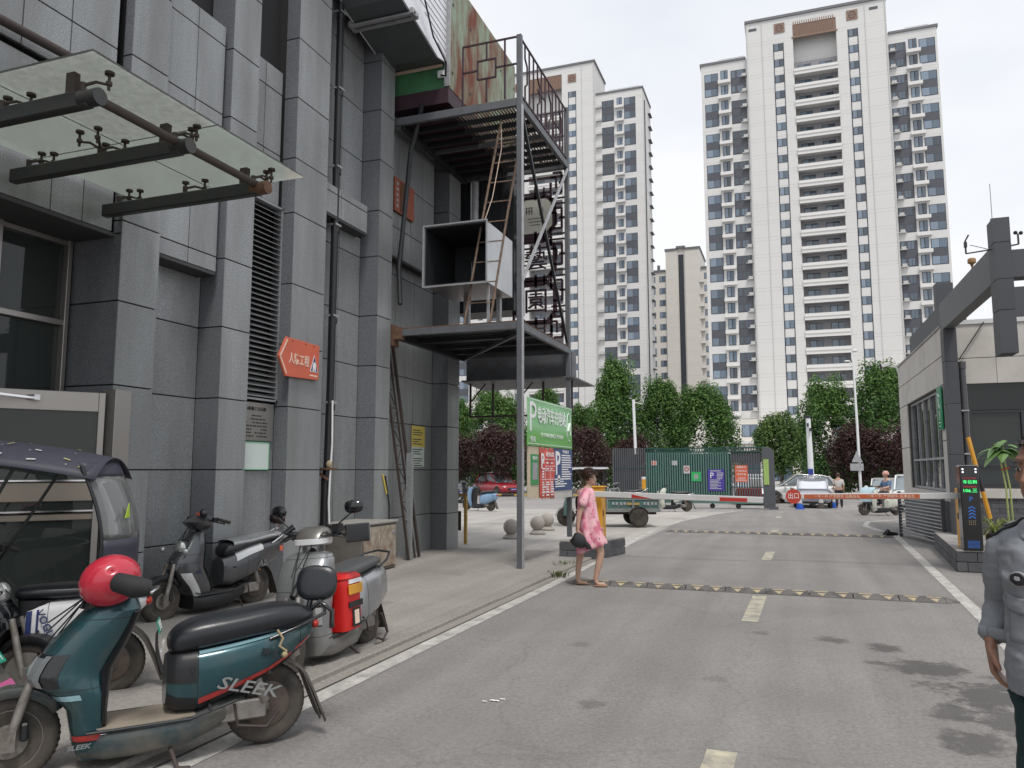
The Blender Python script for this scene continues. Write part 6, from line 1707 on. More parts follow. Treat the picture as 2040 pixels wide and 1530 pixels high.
    for s in (-1, 1):
        b = MB(); b.tube([(hx - .045, s * .245, hz + .018), (hx - .10, s * .345, hz - .012)], .019, 10); b.build('grip', MT['rubber'], hb, smooth=60)
        b = MB(); b.tube([(hx + .0, s * .18, hz + .01), (hx + .02, s * .24, hz), (hx - .03, s * .33, hz - .02)], .008, 6); b.ball((hx - .03, s * .33, hz - .02), .011, 8, 6); b.build('brake_lever', MT['steel_dark'], hb)
        b = MB(); b.box(hx - .05, hx + .01, s * .20 - .03, s * .20 + .03, hz - .005, hz + .045); b.build('switch_box', MT['black_plastic'], hb, bevel=.008)
    hc = st.get('cowl')
    if hc:
        rr_ = [ringz(*q) for q in hc]; b = MB(); b.loft(rr_); b.build('handlebar_cowl', MT[st.get('cowlm', st['body'])], t, smooth=40)
    if st.get('mirrors', True):
        for s in (-1, 1):
            mx_, mz_ = st.get('mir', (.10, 1.22)); my = .36 * s
            b = MB(); b.tube([(hx - .02, s * .19, hz + .03), (hx, s * .24, hz + .10), (mx_ + .02, my * .95, mz_ - .05)], .007, 6); m1 = b.build('mirror_stalk', MT['black_plastic'], t)
            b = MB(); b.M = Matrix.Translation((mx_, my, mz_)) @ Matrix.Rotation(R(12 * s), 4, 'Z'); b.loft([ringx(-.022, -.052, .052, .075, 2.6, 18), ringx(.0, -.055, .055, .08, 2.6, 18), ringx(.02, -.04, .04, .06, 2.4, 18), ringx(.028, -.015, .015, .02, 2, 18)])
            b.build('mirror', MT['black_gloss' if st.get('mirror_gloss', 1) else 'black_plastic'], m1, smooth=40)
    # floorboard
    f0, f1, fz = st.get('floor', (-.20, .30, .245))
    b = MB()
    b.loft([ringx(f1 + .02, .10, .25, .13, 4), ringx(f1 - .1, .085, fz, .165, 5), ringx((f0 + f1) / 2, .085, fz, .17, 5), ringx(f0, .10, fz + .01, .165, 5), ringx(f0 - .14, .15, fz + .06, .14, 4), ringx(f0 - .3, .20, fz + .07, .10, 3)])
    b.build('floor_body', MT[st.get('under', 'black_plastic')], t, smooth=40)
    b = MB(); b.grid(lambda u, v: (f0 - .03 + (f1 - f0 + .03) * u, (v - .5) * .32, fz + .006 + .012 * (1 - u) ** 3 + (.03 * max(0, u - .85) / .15)), 10, 6); fm = b.build('foot_mat', MT[st.get('mat', 'rubber')], t, solid=.008)
    b = MB()
    for s in (-1, 1): b.tube([(f1, s * .168, fz), (f0, s * .172, fz), (f0 - .25, s * .15, fz + .06)], .008, 6)
    b.build('floor_trim', MT['steel_dark'], fm)
    # seat post body
    rb = [ringx(*r_) for r_ in st['rear']]
    b = MB(); b.loft(rb); ro = b.build('rear_body', body, t, smooth=38)
    sf_ = st.get('seatbox')
    if sf_:
        b = MB(); b.loft([ringz(*r_) for r_ in sf_]); b.build('seat_box', dark, t, smooth=40)
    for args in st.get('rpatches', []):
        m_, a0, a1, k0, k1, off = args
        b = MB(); patch(b, rb, a0, a1, k0, k1, off); b.build('side_stripe', MT[m_], t, smooth=40)
    b = MB(); b.loft([ringx(*r_) for r_ in st['seat']]); b.build('seat', MT[st.get('seatm', 'leather')], t, smooth=60, sub=1)
    for tt in (1.95, len(rb) - 2.6):
        b = MB(); r_ = interp(rb, tt); c_ = sum(r_, Vector()) / len(r_); b.tube([p + (p - c_).normalized() * .0005 for p in r_] + [r_[0]], .0018, 4, cap=False); b.build('panel_seam', MT['black_matte'], ro)
    for (x_, z_) in ((-.3, .30), (-.62, .44), (-.2, .5)):
        MB().cyl((x_, .10, z_), (x_, .1825, z_), .008, n=8).build('screw', MT['steel_dark'], ro)
    # grab rail
    gr = st.get('rail')
    if gr:
        x0, x1, z0, z1, hw = gr
        b = MB(); b.tube([(x0, hw, z0), ((x0 + x1) / 2, hw + .01, (z0 + z1) / 2), (x1, hw * .8, z1), (x1 - .03, 0, z1 + .02), (x1, -hw * .8, z1), ((x0 + x1) / 2, -hw - .01, (z0 + z1) / 2), (x0, -hw, z0)], .011, 8)
        b.build('grab_rail', MT[st.get('railm', 'steel_light')], t, smooth=60)
    # rear fender, shock, swing arm, motor cover, kick stand, number plate
    b = MB(); rows = []
    for i in range(10):
        a = R(70 + i * 13); c = Vector((rx + .275 * math.cos(a), 0, wr + .275 * math.sin(a)))
        if i > 6: c = Vector((rx - .25 - (i - 6) * .035, 0, wr + .12 - (i - 6) * .085))
        rows.append([(c.x + .01, -.07, c.z - .012), (c.x, -.05, c.z), (c.x, .05, c.z), (c.x + .01, .07, c.z - .012)])
    b.loft(rows, cap=False, closed=False); rf = b.build('rear_fender', MT[st.get('rfender', 'fender_dusty')], t, smooth=60, solid=.006)
    b = MB()
    for s in (-1, 1):
        b.bar((rx, s * .085, wr), (rx + .38, s * .08, .26), .03, .05)
    b.box(rx + .02, rx + .30, .075, .125, wr - .05, wr + .06)
    b.build('swing_arm', MT['alloy'], t, bevel=.01)
    b = MB()
    for s in (-1, 1):
        b.tube([(rx + .03, s * .11, wr + .04), (rx + .12, s * .11, .50)], .028, 10)
    b.build('shock_absorber', MT[st.get('shock', 'alloy')], t, smooth=50)
    b = MB(); b.tube([(rx - .05, .12, wr - .02), (rx + .02, .13, wr - .10), (rx + .18, .13, wr - .07), (rx + .2, .12, wr + .05)], .01, 6); b.build('axle_guard', MT['rust_brown'], t)
    b = MB()
    if st.get('stand', 'side') == 'side':
        b.tube([(-.10, .10, .13), (-.14, .22, .01)], .012, 8); b.tube([(-.14, .22, .01), (-.2, .24, .01)], .014, 8)
    else:
        for s in (-1, 1): b.tube([(rx + .32, s * .08, .18), (rx + .26, s * .13, .012), (rx + .20, s * .14, .012)], .011, 8)
        b.tube([(rx + .29, -.1, .09), (rx + .29, .1, .09)], .009, 6)
    b.build('kick_stand', MT['rust_brown'], t, smooth=60)
    # rear light + reflector
    lx, lz = st.get('tail', (st['rear'][-1][0], (st['rear'][-1][1] + st['rear'][-1][2]) / 2))
    b = MB(); b.ball((lx - .005, 0, lz), (.03, .06, .03), 12, 8); b.build('tail_light', MT['refl_red'], t, smooth=60)
    b = MB(); b.cyl((rx + .02, .10, .44), (rx + .02, .118, .44), .022, n=14); b.build('reflector', MT['yellow_box'], t)
    if st.get('plate'):
        px_, pz_, sp = st['plate'][:3]
        b = MB(); b.M = Matrix.Translation((px_, 0, pz_)) @ Matrix.Rotation(R(st['plate'][3]), 4, 'Y'); b.box(-.004, .004, -.09, .09, -.045, .045); pp = b.build('number_plate', MT['plate_green'], t)
        rot = Matrix.Rotation(R(st['plate'][3]), 4, 'Y') @ basis((0, -1, 0), (0, 0, 1))
        txt(sp, .06, Vector((px_, 0, pz_)) + Matrix.Rotation(R(st['plate'][3]), 3, 'Y') @ Vector((-.006, 0, -.012)), rot, 'white_ink', pp, ext=.001, width=.14)
        b = MB(); b.M = Matrix.Translation((px_ + .0, 0, pz_)) @ Matrix.Rotation(R(st['plate'][3]), 4, 'Y'); b.box(-.006, -.004, -.07, -.005, .015, .035); b.box(-.006, -.004, .005, .07, .015, .035); b.build('plate_print', MT['white_ink'], pp)
    return t, rings, rb
mat('lens_grey', (.16, .17, .18), .1, var=0, coat=.5, space='object'); mat('lens_clear', (.55, .56, .55), .05, metal=.5, var=.3, vs=30, space='object', coat=.8)
mat('text_grey', (.22, .23, .23), .6, var=0); mat('silver_trim', (.30, .32, .33), .3, metal=.6, var=0); mat('plate_green', (.02, .30, .20), .4, var=.05, space='object')
carpaint('paint_teal', (.016, .068, .082), .30, .45, .22, (.10, .10, .09)); carpaint('paint_tealdark', (.02, .042, .05), .5, .2, .6, (.13, .115, .09)); carpaint('paint_silver', (.36, .37, .38), .33, .7, .1)
carpaint('paint_grey', (.085, .09, .10), .32, .5, .15); carpaint('paint_white', (.68, .69, .70), .3, .0, .1, (.5, .47, .43)); carpaint('paint_warmgrey', (.17, .165, .155), .35, .5, .15)
carpaint('highlight_ice', (.30, .50, .56), .2, .3, 0); carpaint('paint_blue', (.22, .38, .58), .3, .2, .1); carpaint('paint_cream', (.62, .64, .56), .35, .1, .1)  # ice colour serves for highlights painted along the teal panel creases
carpaint('stripe_red', (.40, .03, .025), .35, .1, .1); mat('dusty_mat', (.30, .255, .20), .9, var=.25, vs=6, space='object', bump=.3, bs=60, dirt=.3, dcol=(.16, .13, .10), dscale=5)
mat('fender_dusty', (.075, .068, .06), .7, var=.25, vs=8, space='object', dirt=.4, dcol=(.17, .15, .125), dscale=5)
ST_TEAL = dict(body='paint_teal', under='paint_tealdark', fender='paint_tealdark', mat='dusty_mat', mirrors=False,
    shield=[(.09, .33, .21, .10, 3), (.16, .36, .20, .145, 3), (.26, .38, .205, .165, 3.2), (.36, .40, .21, .175, 3.2), (.44, .47, .20, .18, 3), (.49, .55, .20, .178, 2.6), (.54, .585, .19, .168, 2.5), (.62, .545, .15, .165, 2.6), (.70, .475, .11, .165, 2.7), (.78, .40, .08, .165, 2.8), (.85, .33, .06, .16, 3), (.90, .27, .08, .12, 3), (.92, .23, .10, .07, 3)],
    light=('panel', 5.0, 7.4, 6), bar=(.18, 1.0),
    rear=[(-.08, .30, .56, .09, 3), (-.13, .27, .59, .135, 3.5), (-.24, .265, .60, .165, 4), (-.42, .33, .62, .175, 4), (-.60, .40, .645, .165, 4), (-.76, .485, .67, .13, 3), (-.88, .585, .70, .075, 3), (-.91, .63, .69, .03, 3)],
    seat=[(-.085, .60, .66, .06, 2.5), (-.10, .575, .69, .10, 2.6), (-.15, .565, .735, .135, 2.7), (-.25, .58, .765, .155, 2.7), (-.40, .60, .775, .16, 2.7), (-.52, .615, .79, .155, 2.7), (-.66, .635, .81, .15, 2.7), (-.80, .65, .80, .14, 2.7), (-.88, .665, .765, .11, 2.6), (-.90, .68, .74, .07, 2.4)],
    rail=(-.62, -.95, .62, .735, .15), railm='black_gloss', cowl=[(.86, .36, .10, .09, 2.5), (.93, .34, .08, .115, 2.6), (1.0, .30, .07, .12, 2.6), (1.045, .25, .09, .09, 2.5), (1.06, .20, .12, .04, 2.5)], cowlm='black_gloss',
    patches=[('highlight_ice', 's', 3.75, 4.15, 2, 7, .004), ('highlight_ice', 's', 3.75, 4.15, 21, 26, .004), ('stripe_red', 's', 1.45, 1.75, 3, 10, .004), ('black_plastic', 's', .2, 3.6, 11, 17, .008)],
    rpatches=[('highlight_ice', 2.0, 5.6, 3, 4, .004), ('stripe_red', 2.0, 6.2, 22, 23, .004), ('stripe_red', 2.0, 6.2, 13, 14, .004), ('black_plastic', 0, 1.9, 0, 23, .006), ('black_plastic', 2, 5.4, 19, 22, .006)], plate=None)
S1R, S1F = Vector((-2.99, 3.98)), Vector((-3.82, 3.00))
def placed(st, rc, fc):
    mid = (rc + fc) / 2; d = fc - rc
    return (mid.x, mid.y, 0), math.atan2(d.y, d.x), d.length
loc1, yaw1, L1 = placed(ST_TEAL, S1R, S1F)
t1, r1, rb1 = scooter('teal electric scooter with long black seat and dusty beige footboard in the left foreground', loc1, yaw1, ST_TEAL)
text_side('SLEEK', .095, -.50, .180, .372, 'text_grey', t1, shear=.25, width=.36, tilt=-.28)
text_side('祥龙', .05, -.62, .176, .545, 'black_ink', t1, tilt=-.2)
text_side('SLEEK', .032, .33, .172, .185, 'silver_trim', t1, shear=.2, width=.11)
b = MB(); b.M = Matrix.Translation((-.93, 0, .90)) @ Matrix.Rotation(R(58), 4, 'Z') @ Matrix.Rotation(R(-12), 4, 'Y'); b.loft([ringx(-.03, -.09, .09, .10, 2.8, 20), ringx(-.02, -.11, .11, .13, 2.8, 20), ringx(.02, -.11, .11, .13, 2.8, 20), ringx(.035, -.085, .085, .10, 2.8, 20)]); bk = b.build('backrest', MT['leather'], t1, smooth=60, sub=1)
b = MB(); b.tube([(-.90, 0, .84), (-.88, 0, .74), (-.86, 0, .70)], .018, 8); b.tube([(-.86, .02, .72), (-.93, .08, .80), (-1.0, .10, .74), (-1.0, .10, .64)], .016, 8); b.build('backrest_bracket', MT['black_gloss'], bk, smooth=60)
b = MB(); b.tube([(-.66, .155, .67), (-.69, .17, .62), (-.67, .175, .58), (-.71, .18, .55), (-.69, .18, .52)], .007, 6); b.ball((-.70, .18, .53), .018, 8, 6); b.build('tied_cord', mat('cord_tan', (.35, .28, .16), .8), t1)
b = MB(); b.M = Matrix.Translation((-.90, 0, .26)) @ Matrix.Rotation(R(22), 4, 'Y'); b.add([(0, -.07, .14), (0, .07, .14), (0, .075, -.10), (0, .05, -.17), (0, .035, -.12), (0, .01, -.19), (0, -.01, -.13), (0, -.03, -.17), (0, -.06, -.14), (0, -.075, -.1)], [(0, 1, 2, 3, 4, 5, 6, 7, 8, 9)]); b.build('mud_flap', MT['fender_dusty'], t1, solid=.006)
# red helmet on the teal scooter
M1 = Matrix.Translation(loc1) @ Matrix.Rotation(yaw1, 4, 'Z')
hp = M1 @ Vector((.30, .05, 1.06)) + Vector((.085, .03, -.055))
he = thing('helmet', 'glossy red half helmet resting on the teal scooter handlebar', 'helmet', tuple(hp), world=False)
b = MB(); rows = []
for j in range(9):
    a = R(-12 + j * 12.6); rr_ = math.cos(max(a, 0)) if a > 0 else 1 - .02
    rows.append([(.155 * rr_ * math.cos(2 * PI * k / 28), .135 * rr_ * math.sin(2 * PI * k / 28), .15 * math.sin(a)) for k in range(28)])
b.loft(rows, cap=False); 
o = b.build('shell', mat('helmet_red', (.50, .025, .05), .25, var=.05, coat=.5, space='object'), he, smooth=70, solid=.01)
b = MB(); b.add([tuple(p) for p in [Vector((.152 * math.cos(2 * PI * k / 28), .132 * math.sin(2 * PI * k / 28), -.028)) for k in range(28)]], [tuple(range(28))]); b.build('lining', MT['black_matte'], he)
he.rotation_euler = (R(-62), R(18), yaw1 + R(8))
for s_, lb in ((1, 'padded black hand muff on the teal scooter handlebar beside the red helmet'), (-1, 'padded black hand muff on the far grip of the teal scooter')):
    b = MB(); b.M = M1; b.tube([(.20, s_ * .29, 1.02), (.12, s_ * .38, 1.0), (.05, s_ * .38, .99)], [.05, .058, .042], 12)
    tag(b.build('hand_muff', MT['black_matte'], smooth=60), lb, 'hand muff')

# S2 grey scooter by the wall
ST_GREY = dict(body='paint_grey', under='black_plastic', fender='black_plastic', mat='rubber', mirrors=False, stand='centre',
    shield=[(.12, .28, .06, .08, 3), (.20, .30, .04, .13, 3), (.32, .36, .06, .15, 3), (.44, .48, .10, .16, 2.6), (.54, .55, .14, .15, 2.4), (.64, .52, .14, .145, 2.4), (.74, .44, .14, .14, 2.4), (.84, .35, .14, .11, 2.5), (.92, .28, .13, .06, 2.5)],
    light=('round', .40, .76, .085), bar=(.16, 1.03),
    rear=[(-.10, .30, .60, .10, 3), (-.2, .28, .64, .15, 3.5), (-.4, .34, .70, .17, 4), (-.62, .42, .74, .17, 4), (-.85, .50, .77, .15, 3), (-1.0, .60, .78, .10, 3), (-1.04, .68, .76, .04, 3)],
    seat=[(-.11, .62, .68, .06, 2.5), (-.14, .61, .75, .12, 2.6), (-.26, .63, .79, .15, 2.7), (-.45, .69, .80, .155, 2.7), (-.70, .735, .83, .155, 2.7), (-.92, .76, .84, .14, 2.6), (-.98, .78, .82, .09, 2.4)],
    rail=(-.78, -1.06, .72, .86, .14), railm='chrome', cowl=[(.94, .26, .08, .08, 2.5), (.99, .32, .06, .16, 2.2), (1.03, .36, .05, .17, 2.2), (1.07, .28, .06, .10, 2.4), (1.10, .2, .1, .05, 2.4)],
    patches=[('paint_white', 's', .9, 3.6, 3, 6, .006), ('paint_white', 's', .9, 3.6, 22, 25, .006)], rpatches=[('paint_white', 1.2, 3.0, 1, 4, .005), ('paint_white', 1.2, 3.0, 8, 11, .005)], plate=None)
loc2, yaw2, L2 = placed(ST_GREY, Vector((-6.10, 7.80)), Vector((-6.28, 6.54)))
t2, _, _ = scooter('dark grey electric scooter with white side panels and small backrest parked against the granite wall', loc2, yaw2, ST_GREY)
for L_ in (True, False):
    s = 1 if L_ else -1
    text_side('A2', .10, -.60, s * .178, .50, 'silver_trim', t2, shear=.2, left=L_)
    text_side('A2', .045, .30, s * .168, .50, 'navy_ink', t2, left=L_)
b = MB(); b.M = Matrix.Translation((-1.0, 0, 1.0)); b.loft([ringx(-.03, -.06, .06, .10, 3), ringx(0, -.075, .075, .13, 3), ringx(.03, -.06, .06, .11, 3)]); bk = b.build('backrest', mat('burgundy', (.03, .012, .014), .35, space='object'), t2, smooth=60)
b = MB(); b.bar((-1.0, 0, .94), (-.99, 0, .84), .03); b.build('backrest_bracket', MT['chrome'], bk)
b = MB(); b.M = Matrix.Translation((0, 0, .012)); b.loft([ringx(-.2, .70, .785, .135, 2.7), ringx(-.45, .72, .80, .155, 2.7), ringx(-.70, .75, .83, .156, 2.7), ringx(-.93, .78, .84, .14, 2.6)], cap=False); b.build('plastic_cover', mat('plastic_film', (.40, .41, .42), .18, metal=.5, var=.5, vs=9, space='object', bump=.4, bs=25), t2, smooth=60)
b = MB(); b.tube([(.10, -.05, .66), (.09, -.06, .56)], .045, 12); b.build('red_lock', MT['refl_red'], t2)
b = MB(); b.ball((.20, .08, 1.12), (.05, .05, .05), 10, 8); b.build('dash_visor', MT['black_gloss'], t2, smooth=60)
b = MB(); b.box(.235, .25, .02, .08, 1.10, 1.13); b.build('orange_tag', MT['orange_sign'], t2)
b = MB(); b.box(-.95, -.90, .15, .157, .62, .68); b.build('orange_tag', MT['orange_sign'], t2)
for s_ in (.18, -.18): MB().ball((.50, s_, .74), .03, 10, 8).build('indicator', MT['lens_clear'], t2, smooth=60)

# S3 silver scooter with red delivery bag
ST_SILV = dict(body='paint_silver', under='paint_warmgrey', fender='paint_warmgrey', mat='rubber', mirrors=True, mir=(.12, 1.27), stand='side',
    shield=[(.12, .36, .16, .12, 4), (.22, .40, .18, .17, 4), (.36, .46, .22, .19, 4), (.48, .50, .22, .205, 4), (.58, .50, .20, .215, 4), (.68, .47, .18, .215, 4), (.78, .42, .16, .212, 4.5), (.86, .37, .15, .205, 4.5), (.905, .33, .15, .185, 4), (.925, .29, .17, .14, 3.5), (.93, .26, .19, .09, 3)],
    light=('panel', 2.0, 3.5, 5), bar=(.17, 1.04),
    rear=[(-.12, .22, .56, .10, 3), (-.20, .20, .62, .16, 4), (-.40, .24, .66, .19, 4), (-.62, .30, .69, .195, 4), (-.82, .38, .70, .17, 3.5), (-.93, .48, .69, .11, 3), (-.96, .56, .66, .05, 3)],
    seat=[(-.10, .63, .69, .07, 2.5), (-.13, .62, .74, .13, 2.6), (-.25, .64, .77, .165, 2.7), (-.45, .67, .78, .17, 2.7), (-.66, .69, .80, .165, 2.7), (-.82, .70, .79, .13, 2.6), (-.87, .71, .76, .08, 2.4)],
    rail=(-.66, -.98, .69, .80, .17), railm='steel_dark', seatm='seat_grey', plate=None, patches=[('lens_clear', 's', 2.1, 3.4, -5, -3, .013), ('lens_clear', 's', 2.1, 3.4, 3, 5, .013)], rpatches=[('chrome', 2.0, 5.4, 5, 5 + 1, .003)])
mat('seat_grey', (.075, .078, .08), .5, var=.15, space='object', bump=.15, bs=150)
loc3, yaw3, L3 = placed(ST_SILV, Vector((-3.74, 6.40)), Vector((-3.66, 5.14)))
t3, _, _ = scooter('silver electric scooter with square front shield and round grey lamp pod facing the camera', loc3, yaw3, ST_SILV, lean=R(5))
b = MB(); b.loft([ringz(.98, .27, .06, .12, 3), ringz(1.01, .30, .04, .14, 3), ringz(1.06, .28, .05, .145, 2.6), ringz(1.11, .23, .08, .13, 2.4), ringz(1.13, .19, .11, .09, 2.4)]); pd = b.build('lamp_pod', MT['paint_warmgrey'], t3, smooth=50)
b = MB(); b.loft([ringz(.975, .275, .055, .125, 3), ringz(.99, .31, .05, .148, 3), ringz(1.03, .308, .05, .15, 3), ringz(1.035, .29, .06, .14, 3)]); b.build('lamp_band', MT['paint_white'], pd, smooth=40)
for s_ in (-.1, .06): MB().box(.16, .19, s_, s_ + .04, .90, .99).build('pod_bracket', MT['chrome'], t3)
b = MB(); b.tube([(.402 + .0, .03 * math.cos(a * PI / 8), .80 + .025 * math.sin(a * PI / 8)) for a in range(17)], .003, 5); b.build('badge_ring', MT['chrome'], t3)
b = MB(); b.M = Matrix.Translation((.15, .40, 1.06)) @ Matrix.Rotation(R(20), 4, 'Z'); b.box(-.02, .02, -.10, .10, -.08, .07); b.build('wind_guard', MT['black_gloss'], t3, bevel=.01)
b = MB(); b.tube([(.12, -.20, 1.07), (.18, -.26, 1.10), (.14, -.20, 1.14)], .03, 8); b.box(.10, .18, .18, .24, 1.06, 1.14); b.build('phone_clamp', MT['black_plastic'], t3)
M3 = t3.matrix_basis if False else (Matrix.Translation(loc3) @ Matrix.Rotation(yaw3, 4, 'Z') @ Matrix.Rotation(R(5), 4, 'X'))
bg = thing('delivery_bag', 'red delivery bag with yellow strip standing on the silver scooter footboard', 'bag', tuple(M3 @ Vector((0, .1, .26))), world=False)
bg.rotation_euler = (R(5), 0, yaw3); bg.scale = (1.05, .95, 1.06)
b = MB(); b.loft([ringz(.0, .14, -.13, .155, 6), ringz(.10, .15, -.14, .165, 6), ringz(.32, .15, -.14, .165, 6), ringz(.36, .155, -.145, .17, 6), ringz(.385, .15, -.14, .165, 6)]); b.build('bag_body', mat('bag_red', (.58, .015, .012), .42, var=.08, vs=6, space='object', bump=.2, bs=12), bg, smooth=40)
b = MB(); b.loft([ringz(.386, .155, -.145, .17, 6), ringz(.40, .16, -.15, .178, 6), ringz(.43, .13, -.12, .15, 5)]); b.build('bag_flap', MT['bag_red'], bg, smooth=40)
b = MB(); b.box(-.12, .10, .168, .182, .27, .345); b.build('yellow_strip', MT['yellow_box'], bg, bevel=.004)
b = MB(); b.box(-.11, .09, .168, .180, .355, .385); b.build('print_strip', MT['white_ink'], bg)
b = MB(); b.box(-.12, .10, .166, .176, .17, .215); b.box(-.07, .05, .166, .174, .02, .16); b.build('dark_patch', MT['black_matte'], bg)
b = MB(); b.box(-.045, .025, .174, .178, .04, .145); b.build('white_patch', MT['cream_ink'], bg)
b = MB(); b.M = M3; b.tube([(-.62, .19, .28), (-.70, .20, .10), (-.60, .2, .05), (-.46, .2, .10), (-.50, .2, .24)], .013, 6); o = b.build('crash_bar', MT['rust_brown']); o.parent = t3; o.matrix_parent_inverse = M3.inverted()

# S4 white VOGUE scooter behind
ST_WHITE = dict(body='paint_white', under='black_plastic', fender='black_plastic', mat='rubber', mirrors=False,
    shield=ST_SILV['shield'], light=('round', .45, .74, .09), bar=(.17, 1.02),
    rear=[(-.08, .34, .66, .10, 3), (-.12, .32, .68, .15, 4), (-.26, .36, .69, .17, 5), (-.46, .44, .70, .175, 5), (-.66, .52, .70, .16, 4), (-.82, .58, .69, .11, 3), (-.86, .62, .67, .05, 3)],
    seatbox=[(.26, -.02, -.22, .12, 3), (.40, -.03, -.2, .135, 3), (.62, -.05, -.24, .14, 3), (.70, -.04, -.3, .14, 3)],
    seat=[(-.02, .70, .76, .06, 2.5), (-.04, .69, .79, .11, 2.6), (-.15, .69, .80, .15, 2.7), (-.40, .70, .80, .16, 2.7), (-.66, .70, .80, .155, 2.7), (-.84, .70, .78, .12, 2.6), (-.88, .71, .76, .07, 2.4)],
    rail=(-.60, -.9, .66, .72, .16), railm='chrome', rpatches=[('navy_ink', .95, 1.25, 0, 2, .004), ('navy_ink', .95, 1.25, 21, 24, .004), ('navy_ink', 1.45, 1.55, 0, 2, .004), ('navy_ink', 1.45, 1.55, 20, 24, .004)],
    plate=(-.95, .46, '57059', 14))
loc4, yaw4, L4 = placed(ST_WHITE, Vector((-4.66, 4.42)), Vector((-5.66, 3.60)))
t4, _, _ = scooter('white electric scooter with navy stripes and black seat behind the teal scooter', loc4, yaw4, ST_WHITE)
text_side('VOGUE', .07, -.25, .182, .53, 'navy_ink', t4, tilt=-1.15, width=.24)
b = MB(); b.cyl((-.52, .17, .60), (-.52, .182, .60), .055, n=20); b.build('orange_disc', MT['orange_sign'], t4)
b = MB(); b.M = Matrix.Translation((-.965, 0, .28)) @ Matrix.Rotation(R(10), 4, 'Y'); b.grid(lambda u, v: (.02 * math.sin(v * 3), (u - .5) * .17, -.16 + v * .30), 4, 8); fl = b.build('mud_flap', MT['black_matte'], t4, solid=.005)
rot = Matrix.Rotation(R(10), 4, 'Y') @ basis((0, -1, 0), (0, 0, 1))
for s_, z in (('诚信车业', .33), ('售后服务', .27)): txt(s_, .04, (-.975 + (.28 - z) * .17, 0, z), rot, 'white_ink', fl, ext=.001, width=.14)
# S5 scooter with rain canopy
ST_GR2 = dict(ST_GREY); ST_GR2.update(body='black_gloss', patches=[], rpatches=[], mirrors=True, mir=(.10, 1.2), mirror_gloss=0)
loc5, yaw5, L5 = placed(ST_GR2, Vector((-6.08, 3.46)), Vector((-4.88, 3.96)))
t5, _, _ = scooter('black electric scooter under a dark rain canopy at the left edge', loc5, yaw5, ST_GR2)
b = MB(); b.box(.10, .16, .1, .2, 1.02, 1.12); b.build('red_cover', MT['refl_red'], t5, bevel=.01)
M5 = Matrix.Translation(loc5) @ Matrix.Rotation(yaw5, 4, 'Z')
ca = thing('rain_canopy', 'dark blue patterned scooter rain canopy with clear windshield', 'canopy', loc5, world=False); ca.rotation_euler = (0, 0, yaw5)
fab = mat('canopy_fabric', (.035, .036, .055), .55, var=.08, space='object')
def roof(u, v):
    x = -1.15 + u * 2.28; w = .37 * (1 - .30 * max(0, u - .55) ** 2 * 4); y = (v - .5) * 2 * w
    z = 1.83 - .15 * (abs(v - .5) * 2) ** 2.0 - .24 * max(0, u - .40) ** 2 * 1.7 - .10 * max(0, .35 - u) ** 2 * 6
    return (x, y, z)
b = MB(); b.grid(roof, 28, 12); rf = b.build('roof_cover', fab, ca, smooth=80, solid=.004)
def wind(u, v):
    x = 1.13 + .16 * math.sin(min(v, .8) * 2.2) + .0 * u; w = .27; y = (u - .5) * 2 * w
    z = 1.63 - v * .75
    x -= .10 * (abs(u - .5) * 2) ** 2
    return (x, y, z)
b = MB(); b.grid(lambda u, v: wind(u, .10 + v * .56), 10, 10); ws = b.build('windshield', MT['glass_clear'], ca, smooth=80, solid=.003)
b = MB(); b.grid(lambda u, v: wind(u, .66 + v * .34), 10, 5); b.build('apron', fab, ca, smooth=80, solid=.006)
b = MB(); b.grid(lambda u, v: wind(u, -.03 + v * .13), 10, 3); b.build('windshield_header', fab, ca, smooth=80, solid=.006)
b = MB()
for u in (0, 1): b.tube([wind(u, k / 10) for k in range(11)], .012, 6)
b.tube([wind(k / 10, 1.0) for k in range(11)], .01, 6)
b.build('windshield_frame', MT['black_plastic'], ca, smooth=60)
b = MB(); b.tube([(.62, .3, 1.62), (.30, .26, 1.05), (.1, .2, .7)], .011, 6); b.tube([(.62, -.3, 1.62), (.30, -.26, 1.05), (.1, -.2, .7)], .011, 6); b.build('support_strut', MT['black_plastic'], ca, smooth=60)
for s_ in (-1, 1): MB().tube([(-.75, s_ * .2, 1.66), (-.78, s_ * .15, .8)], .011, 6).build('support_strut', MT['black_plastic'], ca, smooth=60)
rr = random.Random(14)
b = MB(); bw = MB()
def decal(B_, u, v, a, L_, w):
    P = []
    for (s_, t_) in ((-1, -1), (1, -1), (1, 1), (-1, 1)):
        du = (s_ * L_ * math.cos(a) - t_ * w * math.sin(a)) / 2.28; dv = (s_ * L_ * math.sin(a) + t_ * w * math.cos(a)) / .84
        q = Vector(roof(min(1, max(0, u + du)), min(.98, max(.02, v + dv)))); q.z += .012; P.append(q)
    B_.add(P, [(0, 1, 2, 3)])
for i in range(34): decal(b if i % 3 else bw, rr.uniform(.05, .96), rr.choice([rr.uniform(.04, .5), rr.uniform(.04, .96)]), rr.uniform(0, 3), rr.uniform(.016, .03), .006)
for i in range(50): decal(bw, rr.uniform(.03, .97), rr.uniform(.04, .96), 0, .004, .004)
b.build('leaf_print', mat('gold_print', (.33, .32, .13), .5, var=0), ca, fix=False); bw.build('white_print', MT['ac_white'], ca, fix=False)
b = MB(); q = wind(.35, .42); b.M = Matrix.Translation((q[0] + .015, q[1], q[2])); b.prism([(-.035, -.04), (.035, -.04), (.02, .06)], 0, 0, .003); b.build('warning_sticker', mat('lime_sticker', (.45, .65, .05), .4), ca)
